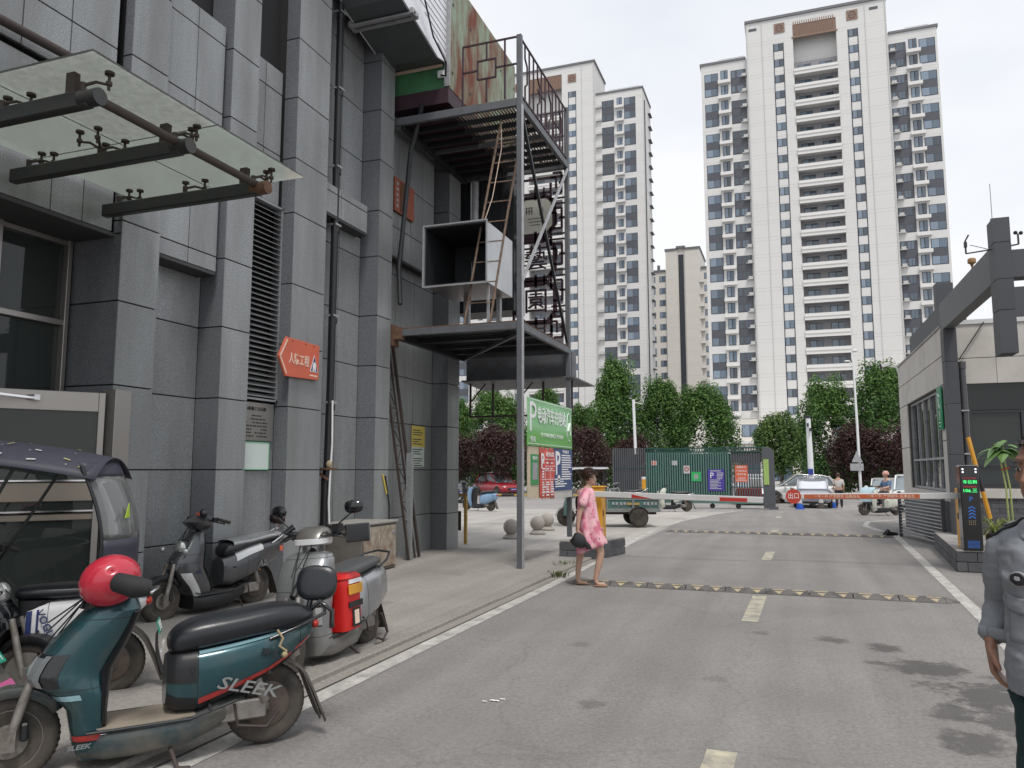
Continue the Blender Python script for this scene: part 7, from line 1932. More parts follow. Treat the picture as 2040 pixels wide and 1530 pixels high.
# S6 tail of another scooter at the left edge
ST_BLK = dict(ST_GREY); ST_BLK.update(body='paint_white', patches=[], rpatches=[], mirrors=False, plate=(-1.10, .50, '52711', 38))
loc6, yaw6, L6 = placed(ST_BLK, Vector((-4.86, 3.16)), Vector((-6.02, 2.62)))
t6, _, _ = scooter('scooter tail with green number plate and pink sticker at the bottom left edge', loc6, yaw6, ST_BLK)
b = MB(); b.M = Matrix.Translation((-1.14, 0, .38)) @ Matrix.Rotation(R(38), 4, 'Y'); b.grid(lambda u, v: (0, (u - .5) * .2, -.16 + v * .32), 2, 4); fl = b.build('mud_flap', MT['paint_warmgrey'], t6, solid=.006)
b = MB(); b.M = Matrix.Translation((-1.148, 0, .38)) @ Matrix.Rotation(R(38), 4, 'Y'); b.box(-.004, -.001, -.09, .09, -.14, -.02); b.build('pink_sticker', mat('pink_stick', (.55, .12, .30), .4), fl)

# far scooters
ST_BLUE = dict(ST_SILV); ST_BLUE.update(body='paint_blue', under='black_plastic', patches=[], rpatches=[], seatm='leather')
ST_CREAM = dict(ST_WHITE); ST_CREAM.update(body='paint_cream', rpatches=[], plate=None)
GS = 'scooters parked in the yard beyond the building'
scooter('light blue scooter parked in the yard between the building corner and the gantry post', (-11.7, 28.6, 0), R(160), ST_BLUE, group=GS)
scooter('white scooter behind the light blue one in the yard', (-13.6, 30.0, 0), R(100), ST_CREAM, group=GS)
scooter('dark grey scooter at the building corner nearest the red car', (-14.2, 32.5, 0), R(60), ST_GR2, group=GS)
scooter('cream scooter parked under the green gate behind the tricycle', (-4.6, 31.6, gz(31.6)), R(-165), ST_CREAM, group=GS)
scooter('dark scooter behind the tricycle cargo bed near the yellow post', (-6.4, 30.6, 0), R(200), ST_GREY, group=GS)
cb2 = thing('crossbar', 'low yellow and brown striped rail in front of the red car', 'rail', (-15, 40, 0))
for k in range(12): part(lambda b: b.bar((-19.5 + k * .75, 40, .42 + gz(40) + .1), (-19.5 + (k + 1) * .75, 40, .42 + gz(40) + .1), .09), 'rail_band', 'yellow_worn' if k % 2 else 'rust_brown', cb2)
ypt = thing('yellow_post', 'short yellow bollard post behind the tricycle', 'post', (-6.0, 33.5, gz(33.5)))
part(lambda b: b.cyl((-6.0, 33.5, gz(33.5)), (-6.0, 33.5, 1.2), .09), 'post', 'yellow_box', ypt, smooth=60)
part(lambda b: b.cyl((-6.0, 33.5, 1.2), (-6.0, 33.5, 1.3), .09), 'post_band', 'white_paint', ypt, smooth=60)

# ---------------- cars ----------------
glassmat('car_glass', (.45, .52, .56), tint=.55, trans=.15)  # strong diffuse tint paints pale reflections into the car windows
mat('car_black', (.02, .02, .022), .4, var=0, space='object'); mat('headlamp', (.55, .57, .6), .1, metal=.4, var=.2, vs=20, space='object'); mat('sunshade', (.62, .64, .70), .5, var=.1, vs=2, space='object')
cw_ = MB(); cw_.lathe([(.20, -.10), (.31, -.11), (.335, -.06), (.335, .06), (.31, .11), (.20, .10)], n=28, ax=1); CT = cw_.mesh('tyre', MT['rubber'], smooth=50)
cr_ = MB(); cr_.lathe([(.02, -.09), (.20, -.095), (.215, -.05), (.215, .05), (.20, .095), (.02, .09)], n=24, ax=1)
for k in range(5): 
    a = k * 2 * PI / 5; cr_.bar((.04 * math.cos(a), .1, .04 * math.sin(a)), (.2 * math.cos(a), .1, .2 * math.sin(a)), .05, .03, up=(0, 1, 0)); cr_.bar((.04 * math.cos(a), -.1, .04 * math.sin(a)), (.2 * math.cos(a), -.1, .2 * math.sin(a)), .05, .03, up=(0, 1, 0))
CRM = cr_.mesh('rim', MT['alloy'], smooth=30)
def car(label, loc, yaw, paint, kind='sedan', shade=False, rack=False, plate=None, extra=None):
    t = thing('parked_car', label, 'car', loc, group='parked cars', world=False); t.rotation_euler = (0, 0, yaw)
    suv = kind == 'suv'; H = 1.66 if suv else 1.46; hw = .93 if suv else .90; bl = .98 if suv else .88; g = .22
    st = [(2.28, .40, .62, hw * .55, 3), (2.22, .28, .74, hw * .80, 3.5), (2.05, .22, .82, hw * .93, 4), (1.7, g, bl - .05, hw * .98, 4.5), (.95, g, bl + .02, hw, 5), (0, g, bl + .04, hw, 5), (-1.2, g, bl + .06, hw, 5), (-1.85, .25, bl + .05, hw * .97, 4.5), (-2.18, .30, bl - .02, hw * .88, 4), (-2.28, .42, bl - .14, hw * .65, 3)]
    b = MB(); b.loft([ringx(x, z0, z1, w, e, 32) for x, z0, z1, w, e in st]); body = b.build('body', MT[paint], t, smooth=40)
    xr = -2.0 if suv else -1.75
    cab = [(1.12, bl - .04, bl + .02, hw * .84, 4), (.62, bl - .04, bl + .28, hw * .82, 4.5), (.25, bl - .04, H - .07, hw * .76, 4.5), (-.3, bl - .04, H - .02, hw * .75, 4.5), (-1.1, bl - .04, H - .05, hw * .75, 4.5), (xr + .35, bl - .04, H - .16 if suv else bl + .32, hw * .74, 4.5), (xr, bl - .04, bl + .06, hw * .78, 4)]
    b = MB(); b.loft([ringx(x, z0, z1, w, e, 32) for x, z0, z1, w, e in cab]); b.build('cabin_glass', MT['car_glass'], t, smooth=40)
    rf_ = [(.30, H - .10, H - .045, hw * .70, 3), (.15, H - .09, H - .02, hw * .74, 4), (-.3, H - .08, H, hw * .735, 4), (-1.1, H - .10, H - .03, hw * .735, 4), (xr + .38, H - .22 if suv else H - .16, H - .13 if suv else H - .10, hw * .70, 4)]
    b = MB(); b.loft([ringx(x, z0, z1, w, e, 24) for x, z0, z1, w, e in rf_]); b.build('roof', MT[paint], t, smooth=40)
    b = MB()
    for s in (-1, 1):
        b.bar((1.10, s * hw * .84, bl), (.24, s * hw * .765, H - .06), .06, .05); b.bar((-.42, s * (hw * .84), bl), (-.40, s * hw * .77, H - .05), .05, .07); b.bar((xr + .02, s * hw * .79, bl + .03), (xr + .45, s * hw * .75, H - .12), .07, .12)
    b.build('pillar', MT[paint], t)
    if shade:
        b = MB(); b.grid(lambda u, v: (1.10 - v * .80, (u - .5) * 1.36, bl + .045 + v * (H - bl - .17) + .012), 6, 6); b.build('sunshade', MT['sunshade'], t, smooth=60, solid=.01)
    for nm, x, s in (('wheel', 1.42, 1), ('wheel', 1.42, -1), ('wheel', -1.38, 1), ('wheel', -1.38, -1)):
        w = put(nm, CT, t, loc=(x, s * (hw - .10), .335)); put('rim', CRM, w)
        b = MB(); rows = [[(x + r_ * math.cos(R(a)), s * (hw + .004), .335 + r_ * math.sin(R(a))) for r_ in (.335, .41)] for a in range(-8, 190, 18)]; b.loft(rows, cap=False, closed=False); b.build('wheel_arch', MT['car_black'], t, fix=False)
    b = MB()
    for s in (-1, 1): b.loft([ringx(2.20, .62, .74, .17, 3, 12), ringx(2.10, .60, .80, .2, 3, 12)]) if False else b.ball((2.08, s * hw * .66, .70), (.13, .22, .075), 12, 8)
    b.build('headlight', MT['headlamp'], t, smooth=60)
    b = MB(); b.box(2.20, 2.285, -.52, .52, .44, .62); b.box(2.2, 2.27, -.6, .6, .27, .36); gr = b.build('grille', MT['car_black'], t, bevel=.03)
    b = MB(); b.box(2.285, 2.30, -.26, .26, .44, .56); pl_ = b.build('number_plate', mat('plate_blue', (.02, .07, .42), .4, var=0) if 'plate_blue' not in MT else MT['plate_blue'], t)
    b = MB(); b.box(2.301, 2.303, -.22, .22, .475, .525); b.box(2.285, 2.30, -.5, .5, .60, .615); b.build('plate_print', MT['ac_white'], pl_)
    for s in (-1, 1): MB().ball((.78, s * (hw + .10), bl + .08), (.08, .11, .07), 10, 8).build('wing_mirror', MT[paint], t, smooth=60)
    if rack:
        b = MB(); b.box(-.9, .2, -.55, .55, H + .03, H + .09); b.build('roof_box', MT['ac_white'], t, bevel=.02)
        b = MB(); 
        for s in (-1, 1): b.bar((-1.4, s * .6, H + .03), (.3, s * .6, H + .03), .04)
        b.build('roof_rail', MT['steel_light'], t)
    if extra: extra(t, H)
    return t
carpaint('paint_red', (.36, .015, .03), .22, .2, .03); carpaint('paint_pearl', (.62, .62, .60), .25, .1, .05); carpaint('paint_lilac', (.42, .42, .47), .25, .4, .05)
def cyaw(px_dir): return px_dir
car('red estate car with roof bars parked in the yard, right of the granite building corner', (-20.6, 54, gz(54)), R(-38), 'paint_red', 'suv', rack=True)
def police(t, H):
    pass
car('silver saloon with silver sunshade facing the barrier beside the thick white pole', (1.05, 43.5, gz(43.5)), R(-92), 'paint_lilac', 'sedan', shade=True)
car('white coupe parked crosswise behind the silver saloon', (.4, 48.0, gz(48)), R(186), 'paint_pearl', 'suv')
car('white van like car mostly hidden behind the gate end post', (-2.2, 46, gz(46)), R(-80), 'paint_white', 'suv')
car('white saloon facing the camera between walking man and white scooter rider', (5.0, 48, gz(48)), R(-96), 'paint_pearl', 'sedan')
car('white estate car behind the scooter rider beside the gatehouse corner', (5.2, 39.0, gz(39)), R(-97), 'paint_white', 'suv')
car('white car far back behind the parked row on the right', (7.6, 56, gz(56)), R(-60), 'paint_pearl', 'suv')
car('dark car half hidden behind the scooters at the building corner', (-21.2, 45.5, gz(45)), R(-30), 'paint_grey', 'sedan')
# cones
cn_me = MB(); cn_me.lathe([(.045, .68), (.06, .66), (.15, .05), (.155, .03)], n=18); cone_m = [cn_me.mesh('cone_body', MT['cone_blue'] if 'cone_blue' in MT else mat('cone_blue', (.02, .10, .50), .45, space='object'), smooth=50), None]
for (x, y, mm, lab) in ((.35, 39.6, 'cone_blue', 'blue traffic cone in front of the silver saloon'), (1.35, 41.2, 'cone_grey', 'weathered dark cone behind the barrier arm'), (1.98, 42.5, 'cone_blue', 'blue and black cone next to the walking man')):
    if mm not in MT: mat(mm, (.08, .07, .06), .7, space='object')
    t = thing('traffic_cone', lab, 'traffic cone', (x, y, gz(y)), group='traffic cones', world=False)
    c_ = MB(); c_.lathe([(.03, .70), (.05, .68), (.16, .05), (.16, .03)], n=18); put('cone_body', c_.mesh('cone_body', MT[mm], smooth=50), t)
    c_ = MB(); c_.lathe([(.088, .47), (.124, .28), (.126, .28), (.09, .47)], n=18); put('reflective_band', c_.mesh('band', MT['ac_white'], smooth=50), t)
    put('cone_base', boxmesh(.42, .42, .04, mm, 0, 'cone_base'), t, loc=(0, 0, .02))

# ---------------- tricycle ----------------
TD = Vector((math.cos(R(19.8)), math.sin(R(19.8)), 0))
trike = thing('cargo_tricycle', 'green cargo tricycle with open bed, windscreen and sunshade crossing behind the barrier', 'tricycle', (-5.15, 22.0, 0), world=False); trike.rotation_euler = (0, 0, R(19.8) + PI)
# local: +x forward (image left), y left (towards camera is -y -> after rotation y points to camera)
mat('bed_green', (.05, .16, .15), .5, var=.15, vs=3, space='object', dirt=.35, dcol=(.16, .15, .13), dscale=4); mat('bed_grey', (.22, .25, .24), .5, var=.2, vs=4, space='object', dirt=.3, dcol=(.14, .11, .08), dscale=6)
def tp(fn, name, m, par=None, **k):
    b = MB(); fn(b); return b.build(name, MT[m], par or trike, **k)
bx0, bx1, by = -1.55, -.05, .55
tp(lambda b: (b.box(bx0, bx1, by - .03, by, .46, .78), b.box(bx0, bx1, -by, -by + .03, .46, .78), b.box(bx0, bx0 + .03, -by + .031, by - .031, .46, .78), b.box(bx1 - .03, bx1, -by + .031, by - .031, .46, 1.05), b.box(bx0, bx1, -by + .031, by - .031, .43, .46)), 'cargo_bed', 'bed_green')
tp(lambda b: (b.box(bx0 - .02, bx1 + .02, by + .001, by + .03, .42, .52), b.box(bx0 - .02, bx1 + .02, by + .001, by + .02, .76, .79)), 'bed_side_rail', 'bed_grey')
for x in (bx0 + .02, -.8, bx1 - .02): tp(lambda b: b.box(x - .025, x + .025, by + .031, by + .045, .42, .80), 'stake', 'bed_grey')
for x_ in (-.56, -.46, -.34, -.24, -1.44, -1.34, -1.22, -1.12):
    MB().box(x_ - .03, x_ + .03, by + .031, by + .034, .61 + (abs(x_) * 37 % 1) * .02, .70).build('worn_lettering', MT['steel_light'], trike)
tp(lambda b: b.box(-.98, -.62, by + .031, by + .034, .62, .68), 'yellow_stripe', 'yellow_worn')
tp(lambda b: (b.box(-1.5, .75, -.30, -.24, .34, .42), b.box(-1.5, .75, .24, .30, .34, .42), b.cyl((-.95, -.6, .28), (-.95, .6, .28), .04), b.ball((-.95, 0, .28), .12, 12, 8)), 'chassis', 'rust_brown')
tw = MB(); tw.lathe([(.15, -.055), (.23, -.06), (.265, -.03), (.265, .03), (.23, .06), (.15, .055)], n=28, ax=1); TWM = tw.mesh('tyre', MT['rubber'], smooth=50)
tr_ = MB(); tr_.lathe([(.02, -.05), (.15, -.05), (.155, .0), (.15, .05), (.12, .02), (.05, .05), (.02, .05)], n=24, ax=1); TRM = tr_.mesh('rim', MT['alloy'], smooth=40)
for (x, y) in ((-.95, .62), (-.95, -.62), (1.05, 0)):
    w = put('wheel', TWM, trike, loc=(x, y, .265)); put('rim', TRM, w)
for y_ in (.60, -.60):
    tp(lambda b: b.loft([[(-.95 + r_ * math.cos(R(a)), y_ + s_, .265 + r_ * math.sin(R(a))) for s_, r_ in ((-.07, .31), (.07, .31), (.07, .29), (-.07, .29))] for a in range(20, 161, 20)], closed=False, cap=False), 'mudguard', 'rust_brown', smooth=60)
tp(lambda b: b.box(.0, .50, -.42, .42, .34, .68), 'battery_box', 'bed_green', bevel=.02)
tp(lambda b: (b.box(.05, .5, -.38, .38, .70, .80), b.box(.0, .08, -.38, .38, .8, 1.15)), 'seat', 'leather', bevel=.03)
tp(lambda b: b.box(.5, .95, -.30, .30, .28, .34), 'floor', 'rust_brown')
tp(lambda b: b.loft([ringz(.30, 1.15, .92, .22, 3), ringz(.6, 1.12, .90, .30, 3), ringz(.85, 1.05, .86, .30, 3), ringz(.98, .98, .84, .24, 3)]), 'front_cowl', 'bed_green', smooth=40)
tp(lambda b: (b.tube([(1.05, .06, .27), (.98, .06, .8)], .03, 8), b.tube([(1.05, -.06, .27), (.98, -.06, .8)], .03, 8)), 'front_fork', 'rust_brown')
tp(lambda b: b.loft([[(1.05 + .3 * math.cos(R(a)), s_, .265 + .3 * math.sin(R(a))) for s_ in (-.07, .07)] for a in range(0, 171, 19)], closed=False, cap=False), 'front_mudguard', 'bed_green', solid=.01, smooth=60)
tp(lambda b: b.tube([(.82, -.36, 1.02), (.9, -.1, 1.0), (.9, .1, 1.0), (.82, .36, 1.02)], .015, 8), 'handlebar', 'black_plastic')
tp(lambda b: b.grid(lambda u, v: (1.04 - v * .18, (u - .5) * .72, .98 + v * .60), 4, 6), 'windscreen', 'glass_milk', solid=.006)
tp(lambda b: (b.tube([(1.05, .37, .96), (.86, .37, 1.60)], .014, 6), b.tube([(1.05, -.37, .96), (.86, -.37, 1.60)], .014, 6), b.tube([(.0, .38, .9), (-.02, .38, 1.62)], .016, 6), b.tube([(.0, -.38, .9), (-.02, -.38, 1.62)], .016, 6)), 'canopy_post', 'rust_brown')
tp(lambda b: b.grid(lambda u, v: (-.15 + u * 1.45, (v - .5) * .96, 1.68 - .16 * max(0, u - .55) ** 2 * 4 - .05 * (abs(v - .5) * 2) ** 2), 12, 6), 'sunshade', 'steel_light', solid=.015, smooth=60)
tp(lambda b: (b.box(-.09, -.07, -.40, .40, 1.05, 1.55),), 'rear_curtain', 'black_matte')
tp(lambda b: (b.tube([(-.10, .45, .8), (-.12, .45, 1.05), (-.4, .45, 1.08), (-.5, .45, .8)], .025, 8),), 'bed_hoop', 'bed_grey', smooth=60)
tp(lambda b: b.tube([(.60 + .14 * math.cos(a * .8) * (1 - a * .03), .34, .52 + .15 * math.sin(a * .8)) for a in range(20)], .016, 6), 'green_hose', 'sign_lime', smooth=60)

# ---------------- people ----------------
mat('skin', (.50, .31, .23), .5, var=.08, vs=14, space='object', spec=.4); mat('skin_tan', (.34, .18, .12), .5, var=.10, vs=14, space='object', spec=.45)
mat('hair_brown', (.045, .018, .010), .45, var=.4, vs=40, space='object'); mat('hair_short', (.07, .055, .05), .8, var=.4, vs=90, space='object')
def skin_mesh(nodes, edges, root, sub=2):
    """nodes: list of (pos, rx, ry). returns evaluated mesh"""
    me = bpy.data.meshes.new('s'); me.from_pydata([n_[0] for n_ in nodes], edges, [])
    o = bpy.data.objects.new('s', me); C.objects.link(o)
    sk = o.modifiers.new('skin', 'SKIN')
    sv = me.skin_vertices[0].data if me.skin_vertices else None
    if sv is None:
        # create the skin layer without operators
        import bmesh
        bm = bmesh.new(); bm.from_mesh(me); bm.verts.layers.skin.verify(); bm.to_mesh(me); bm.free(); sv = me.skin_vertices[0].data
    for i, n_ in enumerate(nodes):
        sv[i].radius = (n_[1], n_[2]); sv[i].use_root = (i == root)
    s = o.modifiers.new('sub', 'SUBSURF'); s.levels = sub; s.render_levels = sub
    dg = bpy.context.evaluated_depsgraph_get(); dg.update()
    out = bpy.data.meshes.new_from_object(o.evaluated_get(dg)); bpy.data.objects.remove(o)
    return out
def fuse(meshes, voxel, m, smooth_it=2):
    """join closed meshes and voxel remesh them into one continuous surface"""
    import bmesh
    bm = bmesh.new()
    for me in meshes: bm.from_mesh(me)
    bmesh.ops.holes_fill(bm, edges=bm.edges[:], sides=0)
    bmesh.ops.recalc_face_normals(bm, faces=bm.faces)
    NM = [e for e in bm.edges if not e.is_manifold]
    me = bpy.data.meshes.new('f'); bm.to_mesh(me); bm.free()
    o = bpy.data.objects.new('f', me); C.objects.link(o)
    r_ = o.modifiers.new('r', 'REMESH'); r_.mode = 'VOXEL'; r_.voxel_size = voxel; r_.use_smooth_shade = True
    s = o.modifiers.new('s', 'SMOOTH'); s.iterations = smooth_it; s.factor = .5
    dg = bpy.context.evaluated_depsgraph_get(); dg.update()
    out = bpy.data.meshes.new_from_object(o.evaluated_get(dg)); bpy.data.objects.remove(o)
    out.materials.clear(); out.materials.append(MT[m]); out.polygons.foreach_set('material_index', [0] * len(out.polygons)); out.polygons.foreach_set('use_smooth', [True] * len(out.polygons))
    return out
def raw(fn):
    b = MB(); fn(b); return b.mesh('r', MT['skin'])
def chain(pts, rs):
    nodes = [(p, r_, r_) for p, r_ in zip(pts, rs)]
    return skin_mesh(nodes, [(i, i + 1) for i in range(len(pts) - 1)], 0, 1)
def hand_meshes(w, d, pn, s=1.0, curl=.5, thumb=1):
    """w wrist, d finger direction, pn palm normal (fingers curl towards it), thumb side sign"""
    w = Vector(w); d = Vector(d).normalized(); pn = Vector(pn).normalized(); side = d.cross(pn).normalized()
    out = []
    pc = w + d * .045 * s
    b = MB(); rows = []
    for t_, hw_, th in ((-.02, .022, .017), (.0, .026, .018), (.03, .036, .017), (.06, .040, .015), (.088, .038, .013), (.096, .030, .009)):
        c = w + d * t_ * s
        rows.append([c + side * hw_ * s * math.cos(a * PI / 6) + pn * th * s * math.sin(a * PI / 6) for a in range(12)])
    b.loft(rows); out.append(b.mesh('r', MT['skin']))
    for k, (off, L_) in enumerate(((-.030, .070), (-.010, .078), (.010, .072), (.029, .058))):
        p = w + (d * .085 + side * off * thumb * -1) * s; dirn = d.copy(); pts = [p - d * .02 * s, p]
        for j, f_ in enumerate((.45, .32, .25)):
            ang = curl * (.55 + .4 * j); dirn = (d * math.cos(ang) + pn * math.sin(ang)); p = p + dirn * L_ * f_ * s; pts.append(p)
        b = MB(); b.tube(pts, [.009 * s, .0088 * s, .0082 * s, .0075 * s, .006 * s], 8); out.append(b.mesh('r', MT['skin']))
    p = w + (d * .02 + side * .028 * thumb) * s; dt = (d * .6 + side * .65 * thumb + pn * .35).normalized()
    b = MB(); b.tube([p - dt * .01 * s, p + dt * .025 * s, p + dt * .045 * s + d * .006 * s, p + (dt * .05 + d * .022 + pn * .006) * s], [.012 * s, .0115 * s, .0098 * s, .007 * s], 8); out.append(b.mesh('r', MT['skin']))
    return out
def head_meshes(c, f, s=1.0, up=(0, 0, 1)):
    """c centre of head, f facing direction"""
    c = Vector(c); f = Vector(f).normalized(); up = Vector(up); l = up.cross(f).normalized()
    Mx = Matrix((( f.x, l.x, up.x, c.x), (f.y, l.y, up.y, c.y), (f.z, l.z, up.z, c.z), (0, 0, 0, 1))) @ Matrix.Scale(s, 4)
    out = []
    def P(fn):
        b = MB(); b.M = Mx; fn(b); out.append(b.mesh('r', MT['skin']))
    P(lambda b: b.ball((-.012, 0, .022), (.094, .076, .092), 24, 16))
    P(lambda b: b.loft([ringz(-.118, .062, .0, .022, 2.4, 20), ringz(-.105, .078, -.03, .040, 2.4, 20), ringz(-.08, .083, -.05, .055, 2.3, 20), ringz(-.04, .084, -.07, .066, 2.2, 20), ringz(.0, .084, -.08, .071, 2.2, 20), ringz(.04, .082, -.08, .070, 2.2, 20)]))
    P(lambda b: b.loft([ringz(-.052, .100, .06, .017, 2, 10), ringz(-.040, .108, .06, .018, 2, 10), ringz(-.02, .098, .06, .012, 2, 10), ringz(.012, .086, .06, .009, 2, 10)]))
    P(lambda b: b.ball((.072, 0, .028), (.016, .055, .010), 14, 8))
    P(lambda b: (b.ball((.080, 0, -.070), (.012, .024, .0065), 12, 8), b.ball((.078, 0, -.080), (.012, .020, .007), 12, 8)))
    P(lambda b: b.ball((.064, 0, -.108), (.018, .020, .015), 12, 8))
    for sy in (-1, 1):
        P(lambda b: b.ball((.058, sy * .040, -.028), (.022, .022, .022), 12, 8))
        P(lambda b: (b.ball((-.008, sy * .076, -.012), (.018, .009, .030), 12, 8), b.ball((-.004, sy * .080, .004), (.014, .006, .014), 10, 6)))
    return out, Mx
def face_parts(Mx, parent, dark='black_ink', brow='hair_brown'):
    for sy in (-1, 1):
        b = MB(); b.M = Mx; b.ball((.0735, sy * .031, -.004), (.009, .0135, .0062), 12, 8); e = b.build('eye', MT['white_ink'], parent, smooth=60)
        b = MB(); b.M = Mx; b.ball((.0795, sy * .031, -.004), (.0045, .0068, .0058), 10, 8); b.build('iris', MT[dark], e, smooth=60)
        b = MB(); b.M = Mx; b.tube([(.083, sy * .014, .017), (.087, sy * .030, .022), (.078, sy * .048, .018)], .0035, 6); b.build('eyebrow', MT[brow], parent)
    b = MB(); b.M = Mx; b.ball((.088, 0, -.075), (.006, .021, .0025), 12, 6); b.build('mouth', MT['lip'], parent, smooth=60)
mat('lip', (.28, .08, .07), .5, var=0, space='object')
def hair_mesh(name, Mx, parent, m, length, seed=1, front=.03, n=420, r=.0035, low=-.05, puff=1.0, cap=True):
    rr = random.Random(seed)
    if cap:
        b = MB(); b.M = Mx; rows = []
        for j in range(10):
            a = R(90 - j * 15.5); rr_ = math.cos(a)
            row = []
            for k in range(28):
                ph = 2 * PI * k / 28; fwd = math.cos(ph)
                z = .026 + .101 * puff * math.sin(a); lim = front if fwd > .35 else (low if fwd < .1 else low + (front - low) * (fwd - .1) / .25)
                z = max(z, lim)
                row.append((-.014 + .103 * puff * rr_ * fwd, .085 * puff * rr_ * math.sin(ph), z + .002 * rr.uniform(-1, 1)))
            rows.append(row)
        b.loft(rows, cap=True); b.build(name, MT[m], parent, smooth=70)
    b = MB(); b.M = Mx
    for i in range(n):
        ph = rr.uniform(0, 2 * PI); a = R(rr.uniform(-15, 88)); fwd = math.cos(ph)
        p = Vector((-.014 + .102 * puff * math.cos(a) * fwd, .084 * puff * math.cos(a) * math.sin(ph), .026 + .102 * puff * math.sin(a)))
        lim = front if fwd > .35 else low
        if p.z < lim: continue
        dirn = (Vector((fwd * .3 + .35, math.sin(ph) * .5, -.45 + .2 * math.sin(a))) + Vector((rr.uniform(-.3, .3), rr.uniform(-.3, .3), rr.uniform(-.2, .2)))).normalized()
        L_ = length * rr.uniform(.5, 1); nn_ = (p - Vector((0, 0, .02))).normalized()
        q = p + dirn * L_ * .5 + nn_ * .006; e = p + dirn * L_ + nn_ * .001; s_ = dirn.cross(nn_).normalized() * r
        b.add([p - s_, p + s_, q + s_, q - s_, e], [(0, 1, 2, 3), (3, 2, 4)])
    o = b.build('hair_strands' if cap else name, MT[m], parent, fix=False)
    return o
# woman in the pink dress. local: x forward, y left, z up
wm_ = thing('person', 'short haired woman in a pink patterned short dress walking right with a black bag', 'person', (-2.70, 10.66, 0), world=False); wm_.rotation_euler = (0, 0, R(16))
nodes = [((-.005, 0, .92), .125, .105), ((-.01, 0, 1.05), .115, .105), ((-.015, 0, 1.18), .11, .12), ((-.02, 0, 1.29), .07, .10), ((.0, 0, 1.36), .046, .048), ((.02, 0, 1.43), .044, .046),
         # right leg (towards camera) steps forward: 6..9
         ((.05, -.085, .80), .088, .088), ((.17, -.09, .46), .056, .056), ((.135, -.095, .30), .052, .050), ((.085, -.095, .09), .034, .034), ((.11, -.10, .035), .03, .035), ((.20, -.105, .024), .022, .034), ((.245, -.105, .02), .014, .026),
         # left leg 13..
         ((-.03, .085, .80), .088, .088), ((-.10, .085, .46), .056, .056), ((-.135, .085, .30), .05, .05), ((-.155, .085, .09), .034, .034), ((-.15, .085, .035), .03, .035), ((-.06, .09, .024), .022, .034), ((-.02, .09, .02), .014, .026),
         # right arm 20..
         ((-.03, -.155, 1.27), .048, .048), ((-.075, -.20, 1.13), .044, .044), ((-.13, -.215, .98), .036, .036), ((-.145, -.22, .86), .028, .028), ((-.15, -.22, .76), .021, .021),
         # left arm 25..
         ((-.02, .155, 1.27), .048, .048), ((.02, .20, 1.12), .042, .042), ((.06, .215, .98), .035, .035), ((.12, .21, .86), .027, .027), ((.16, .20, .78), .02, .02)]
edges = [(0, 1), (1, 2), (2, 3), (3, 4), (4, 5), (0, 6), (6, 7), (7, 8), (8, 9), (9, 10), (10, 11), (11, 12), (0, 13), (13, 14), (14, 15), (15, 16), (16, 17), (17, 18), (18, 19), (3, 20), (20, 21), (21, 22), (22, 23), (23, 24), (3, 25), (25, 26), (26, 27), (27, 28), (28, 29)]
bm_ = skin_mesh(nodes, edges, 0, 2)
hm, HM = head_meshes((.025, 0, 1.50), (1, .10, -.05), .98)
parts_ = [bm_] + hm + hand_meshes((-.15, -.22, .765), (-.02, 0, -1), (.3, .9, 0), .92, .9, 1) + hand_meshes((.16, .20, .785), (.35, 0, -1), (0, -1, 0), .92, .5, -1)
put('body', fuse(parts_, .0085, 'skin', 2), wm_)
face_parts(HM, wm_)
hair_mesh('hair', HM, wm_, 'hair_brown', .06, 3, front=.045, n=900, low=-.055, puff=1.08)
# dress with folds
dm = bpy.data.materials.new('dress_print'); dm.use_nodes = True; MT['dress_print'] = dm
N = dm.node_tree.nodes; L = dm.node_tree.links; bsd = N['Principled BSDF']; bsd.inputs['Roughness'].default_value = .8
tcn = N.new('ShaderNodeTexCoord')
n1 = N.new('ShaderNodeTexNoise'); n1.inputs['Scale'].default_value = 7; n1.inputs['Detail'].default_value = 2; L.new(tcn.outputs['Object'], n1.inputs['Vector'])
r1_ = N.new('ShaderNodeValToRGB'); r1_.color_ramp.elements[0].position = .46; r1_.color_ramp.elements[1].position = .60; r1_.color_ramp.elements[0].color = (.80, .45, .50, 1); r1_.color_ramp.elements[1].color = (.62, .17, .26, 1); L.new(n1.outputs['Fac'], r1_.inputs['Fac'])
v1 = N.new('ShaderNodeTexVoronoi'); v1.inputs['Scale'].default_value = 24; L.new(tcn.outputs['Object'], v1.inputs['Vector'])
n2_ = N.new('ShaderNodeTexNoise'); n2_.inputs['Scale'].default_value = 5; L.new(tcn.outputs['Object'], n2_.inputs['Vector'])
l1 = N.new('ShaderNodeMath'); l1.operation = 'LESS_THAN'; l1.inputs[1].default_value = .20; L.new(v1.outputs['Distance'], l1.inputs[0])
l2 = N.new('ShaderNodeMath'); l2.operation = 'GREATER_THAN'; l2.inputs[1].default_value = .56; L.new(n2_.outputs['Fac'], l2.inputs[0])
l3 = N.new('ShaderNodeMath'); l3.operation = 'MULTIPLY'; L.new(l1.outputs[0], l3.inputs[0]); L.new(l2.outputs[0], l3.inputs[1])
mxd = N.new('ShaderNodeMix'); mxd.data_type = 'RGBA'; mxd.inputs['B'].default_value = (.03, .015, .03, 1); L.new(l3.outputs[0], mxd.inputs['Factor']); L.new(r1_.outputs['Color'], mxd.inputs['A']); L.new(mxd.outputs['Result'], bsd.inputs['Base Color'])
b = MB(); rows = []
